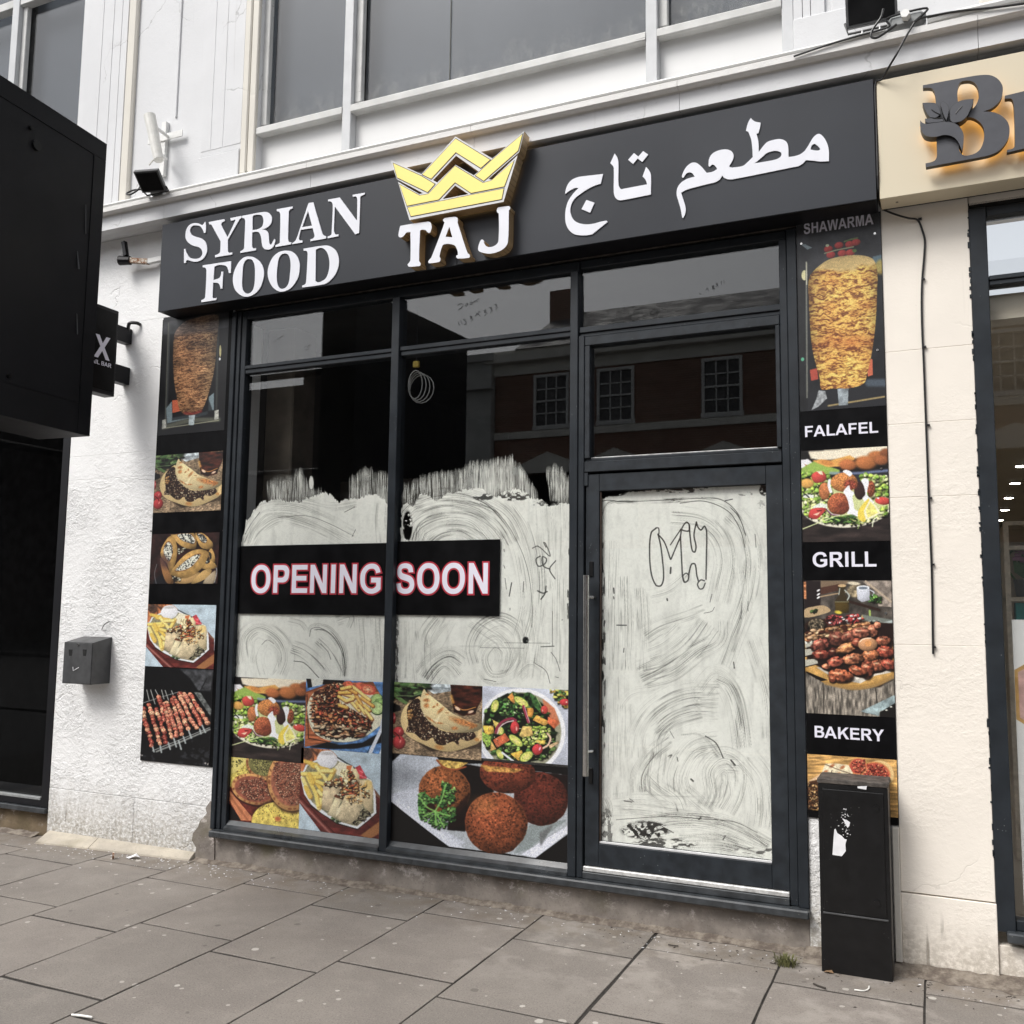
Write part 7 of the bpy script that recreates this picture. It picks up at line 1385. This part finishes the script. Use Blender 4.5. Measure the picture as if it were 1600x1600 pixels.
def hexa(name, cx, cz, r_, Y, mat): obj(name, MB().prism([(cx+r_*math.sin(math.pi/3*i), cz+r_*1.12*math.cos(math.pi/3*i)) for i in range(6)], Y, Y+.0008), mat, fp)
M['gold'] = plain('gold_print', (.42, .25, .08), .5); M['pinkp'] = plain('magenta_print', (.38, .06, .16), .5); M['skin'] = plain('pale_pink_print', (.52, .33, .30), .5, var=.3, scale=12)
hexa('hexagon_border', .47, 1.235, .195, .0590, 'gold'); hexa('hexagon_picture', .47, 1.235, .178, .0580, 'skin'); hexa('hexagon_border', .47, .80, .17, .0590, 'pinkp'); hexa('hexagon_picture', .47, .80, .150, .0580, 'bin'); hexa('hexagon_border', .52, .43, .17, .0590, 'pinkp')
tag(obj('salon_room', MB().box(.1, 4.2, 15.2, 15.3, .1, 3.6).box(-.25, -.15, .32, 15.2, .1, 3.6).box(4.1, 4.2, .3, 15.2, .1, 3.6).box(-.2, 4.1, .3, 15.2, .1, .19).box(.2, 4.1, .101, 15.2, 2.98, 3.1), 'beige'), kind='structure')
for i, (px, py) in enumerate(((1596, 727), (1586, 754), (1576, 777), (1570, 796), (1562, 812))):
    w = atz(px, py, 2.978)
    d_ = thing('downlight', ('nearest and topmost', 'second', 'middle', 'fourth', 'farthest and lowest')[i]+' of the five lit downlights in the salon ceiling', 'downlight', (w.x, w.y, 2.97), group='lit downlights in the salon ceiling')
    obj('lamp_ring', MB().tube([(w.x, w.y, 2.968), (w.x, w.y, 2.980)], .058, 16), 'panel_white', d_); obj('lamp_lens', MB().tube([(w.x, w.y, 2.966), (w.x, w.y, 2.9675)], .048, 16), 'downlight', d_)
sh = thing('display_shelf', 'pale open display shelf inside the salon window', 'shelf', (.9, 1.6, .2))
q = at(1566, 815, 1.5); xs0 = q.x
def pz(px, py, Y=1.5): return at(px, py, Y).z
for x in (xs0, xs0+.13): obj('shelf_upright', bx(x, x+.03, 1.48, 1.75, .2, pz(1566, 815), .002), 'shelf', sh)
for py in (815, 853, 933): obj('shelf_board', bx(xs0, 2.4, 1.481, 1.75, pz(1570, py)-.025, pz(1570, py), .002), 'shelf', sh)
oc = thing('orchid', 'potted mauve orchid on the salon shelf', 'plant', (.62, 1.55, pz(1570, 933)))
pb = at(1597, 932, 1.56); obj('plant_pot', MB().tube([(pb.x+.02, 1.56, pb.z), (pb.x+.02, 1.56, pb.z+.10)], [.05, .065], 14), 'bin', oc)
lm = MB()
for a, L in ((2.2, .15), (1.2, .16), (1.7, .19), (.6, .14)):
    b = Vector((pb.x+.02, 1.56, pb.z+.1)); t = b+Vector((math.cos(a)*L*.7, -.02, math.sin(a)*L)); s_ = Vector((math.sin(a), 0, -math.cos(a)))*.03; m_ = (b+t)/2; lm.add([b, m_+s_, t, m_-s_], [(0, 1, 2, 3)]); lm.add([b+Vector((0, .003, 0)), m_+s_+Vector((0, .003, 0)), t+Vector((0, .003, 0)), m_-s_+Vector((0, .003, 0))], [(0, 3, 2, 1)])
obj('leaves', lm, 'leaf', oc, kind='stuff'); obj('flower_stem', MB().tube(smooth3([tuple(at(x, y, 1.55)) for x, y in ((1592, 912), (1578, 895), (1572, 880), (1580, 862), (1596, 858))]), .006, 6), 'leaf', oc)
fm_ = MB(); r = random.Random(3)
for _ in range(22):
    w = at(1594+r.uniform(-9, 14), 862+r.uniform(-8, 16), 1.54+r.uniform(-.02, .02))
    a = r.uniform(0, 3); c_, s_ = math.cos(a)*.022, math.sin(a)*.022; fm_.box(w.x-.018, w.x+.018, w.y-.004, w.y+.004, w.z-.012, w.z+.012, .004)
obj('blossom', fm_, 'petal', oc, kind='stuff')
w = at(1592, 958, 1.55); tag(obj('teal_box', bx(w.x-.02, w.x+.16, 1.5, 1.62, w.z-.07, w.z+.06, .003), 'teal'), 'teal box on the lower salon shelf', 'box')

# ================================================================ ACROSS THE STREET (seen in the glass)
OY = -24.0
M['sashglass'] = plain('net_curtained_glass', (.10, .10, .10), .6, var=.3, scale=1)
def mir(px, py): w = at(px, py, 24.0); return w.x, w.z
def sash(par, x0, x1, z0, z1, Y):
    w = obj('sash_window', MB().box(x0, x1, Y+.002, Y+.02, z0, z1), 'sashglass', par); m = MB(); t = .055
    for a, b, c_, d in ((x0-.09, x1+.09, z1, z1+.10), (x0-.12, x1+.12, z0-.14, z0), (x0-.09, x0, z0, z1), (x1, x1+.09, z0, z1), (x0, x1, (z0+z1)/2-.03, (z0+z1)/2+.03)): m.box(a, b, Y+.001, Y+.08, c_, d)
    for i in (1, 2): m.box(x0+(x1-x0)*i/3-.02, x0+(x1-x0)*i/3+.02, Y+.021, Y+.05, z0, z1)
    for i in (1, 3): m.box(x0, x1, Y+.021, Y+.05, z0+(z1-z0)*i/4-.02, z0+(z1-z0)*i/4+.02)
    obj('window_frame', m, 'sash', w)
br = thing('brick_terrace', 'red brick terrace across the street, seen mirrored in the shop windows', 'building', (-3, OY, 0))
bx0 = -13.7
obj('wall', MB().box(bx0, 14, OY-8, OY, 0, 9.62), 'brick', br)
obj('cornice', MB().box(bx0-.1, 14, OY, OY+.06, 9.60, 10.0).box(bx0-.25, 14, OY, OY+.35, 10.0, 10.28).box(bx0-.1, 14, OY-.5, OY+.1, 10.281, 10.45), 'stucco', br)
obj('string_course', MB().box(bx0, 14, OY, OY+.07, 7.38, 7.62), 'stucco', br)
obj('roof', MB().prism([(OY+.2, 10.45), (OY-4, 12.9), (OY-8, 10.45)], bx0+.8, 14, 'x'), 'slate', br)
obj('chimney', MB().box(-13.0, -12.0, OY-4.2, OY-3.2, 11, 13.6), 'brick', br)
for x in (-12.15, -9.9, -6.45, -3.9, -1.3, 1.4, 4.2, 7): sash(br, x, x+1.08, 7.78, 9.42, OY)
for x in (-12.9, -10.6, -7.1, -4.5, -1.9, .8, 3.6): obj('pediment', MB().prism([(x, 6.35), (x+1.25, 6.85), (x+2.5, 6.35), (x+2.5, 6.15), (x, 6.15)], OY, OY+.25), 'stucco', br)
for x in (-12.4, -10.1, -6.6, -4.0, -1.4, 1.3, 4.1): obj('ground_window', bx(x, x+1.5, OY+.01, OY+.06, 3.9, 6.1, 0), 'black_lam', br)
obj('shop_row', MB().box(bx0, 14, OY, OY+.12, 0, 3.6), 'greystone', br)
gw = thing('grey_house', 'narrow pale grey house across the street beside the brick terrace', 'building', (-14.6, OY, 0))
obj('wall', MB().box(-15.2, bx0-.02, OY-6, OY+.3, 0, 10.1), 'greystone', gw); obj('cornice', MB().box(-15.3, bx0+.1, OY+.3, OY+.55, 9.1, 9.35).box(-15.3, bx0+.1, OY+.3, OY+.45, 10.1, 10.35), 'greystone', gw)
xa_ = -15.3
lw = thing('low_dark_terrace', 'low dark terrace farther along the street, mirrored in the left window', 'building', (-35, OY, 0))
xl_, zl_ = mir(430, 605); obj('wall', MB().box(-60, xa_-.02, OY-8, OY, 0, zl_), 'darkbrick', lw); obj('chimney', MB().box(mir(462, 600)[0], mir(486, 600)[0], OY-2, OY-.4, zl_, mir(470, 575)[1]), 'darkbrick', lw)
nb_ = thing('far_terrace', 'plain brick terrace closing the street view farther right', 'building', (30, OY, 0)); obj('wall', MB().box(14.1, 60, OY-8, OY, 0, 10.2), 'brick', nb_)
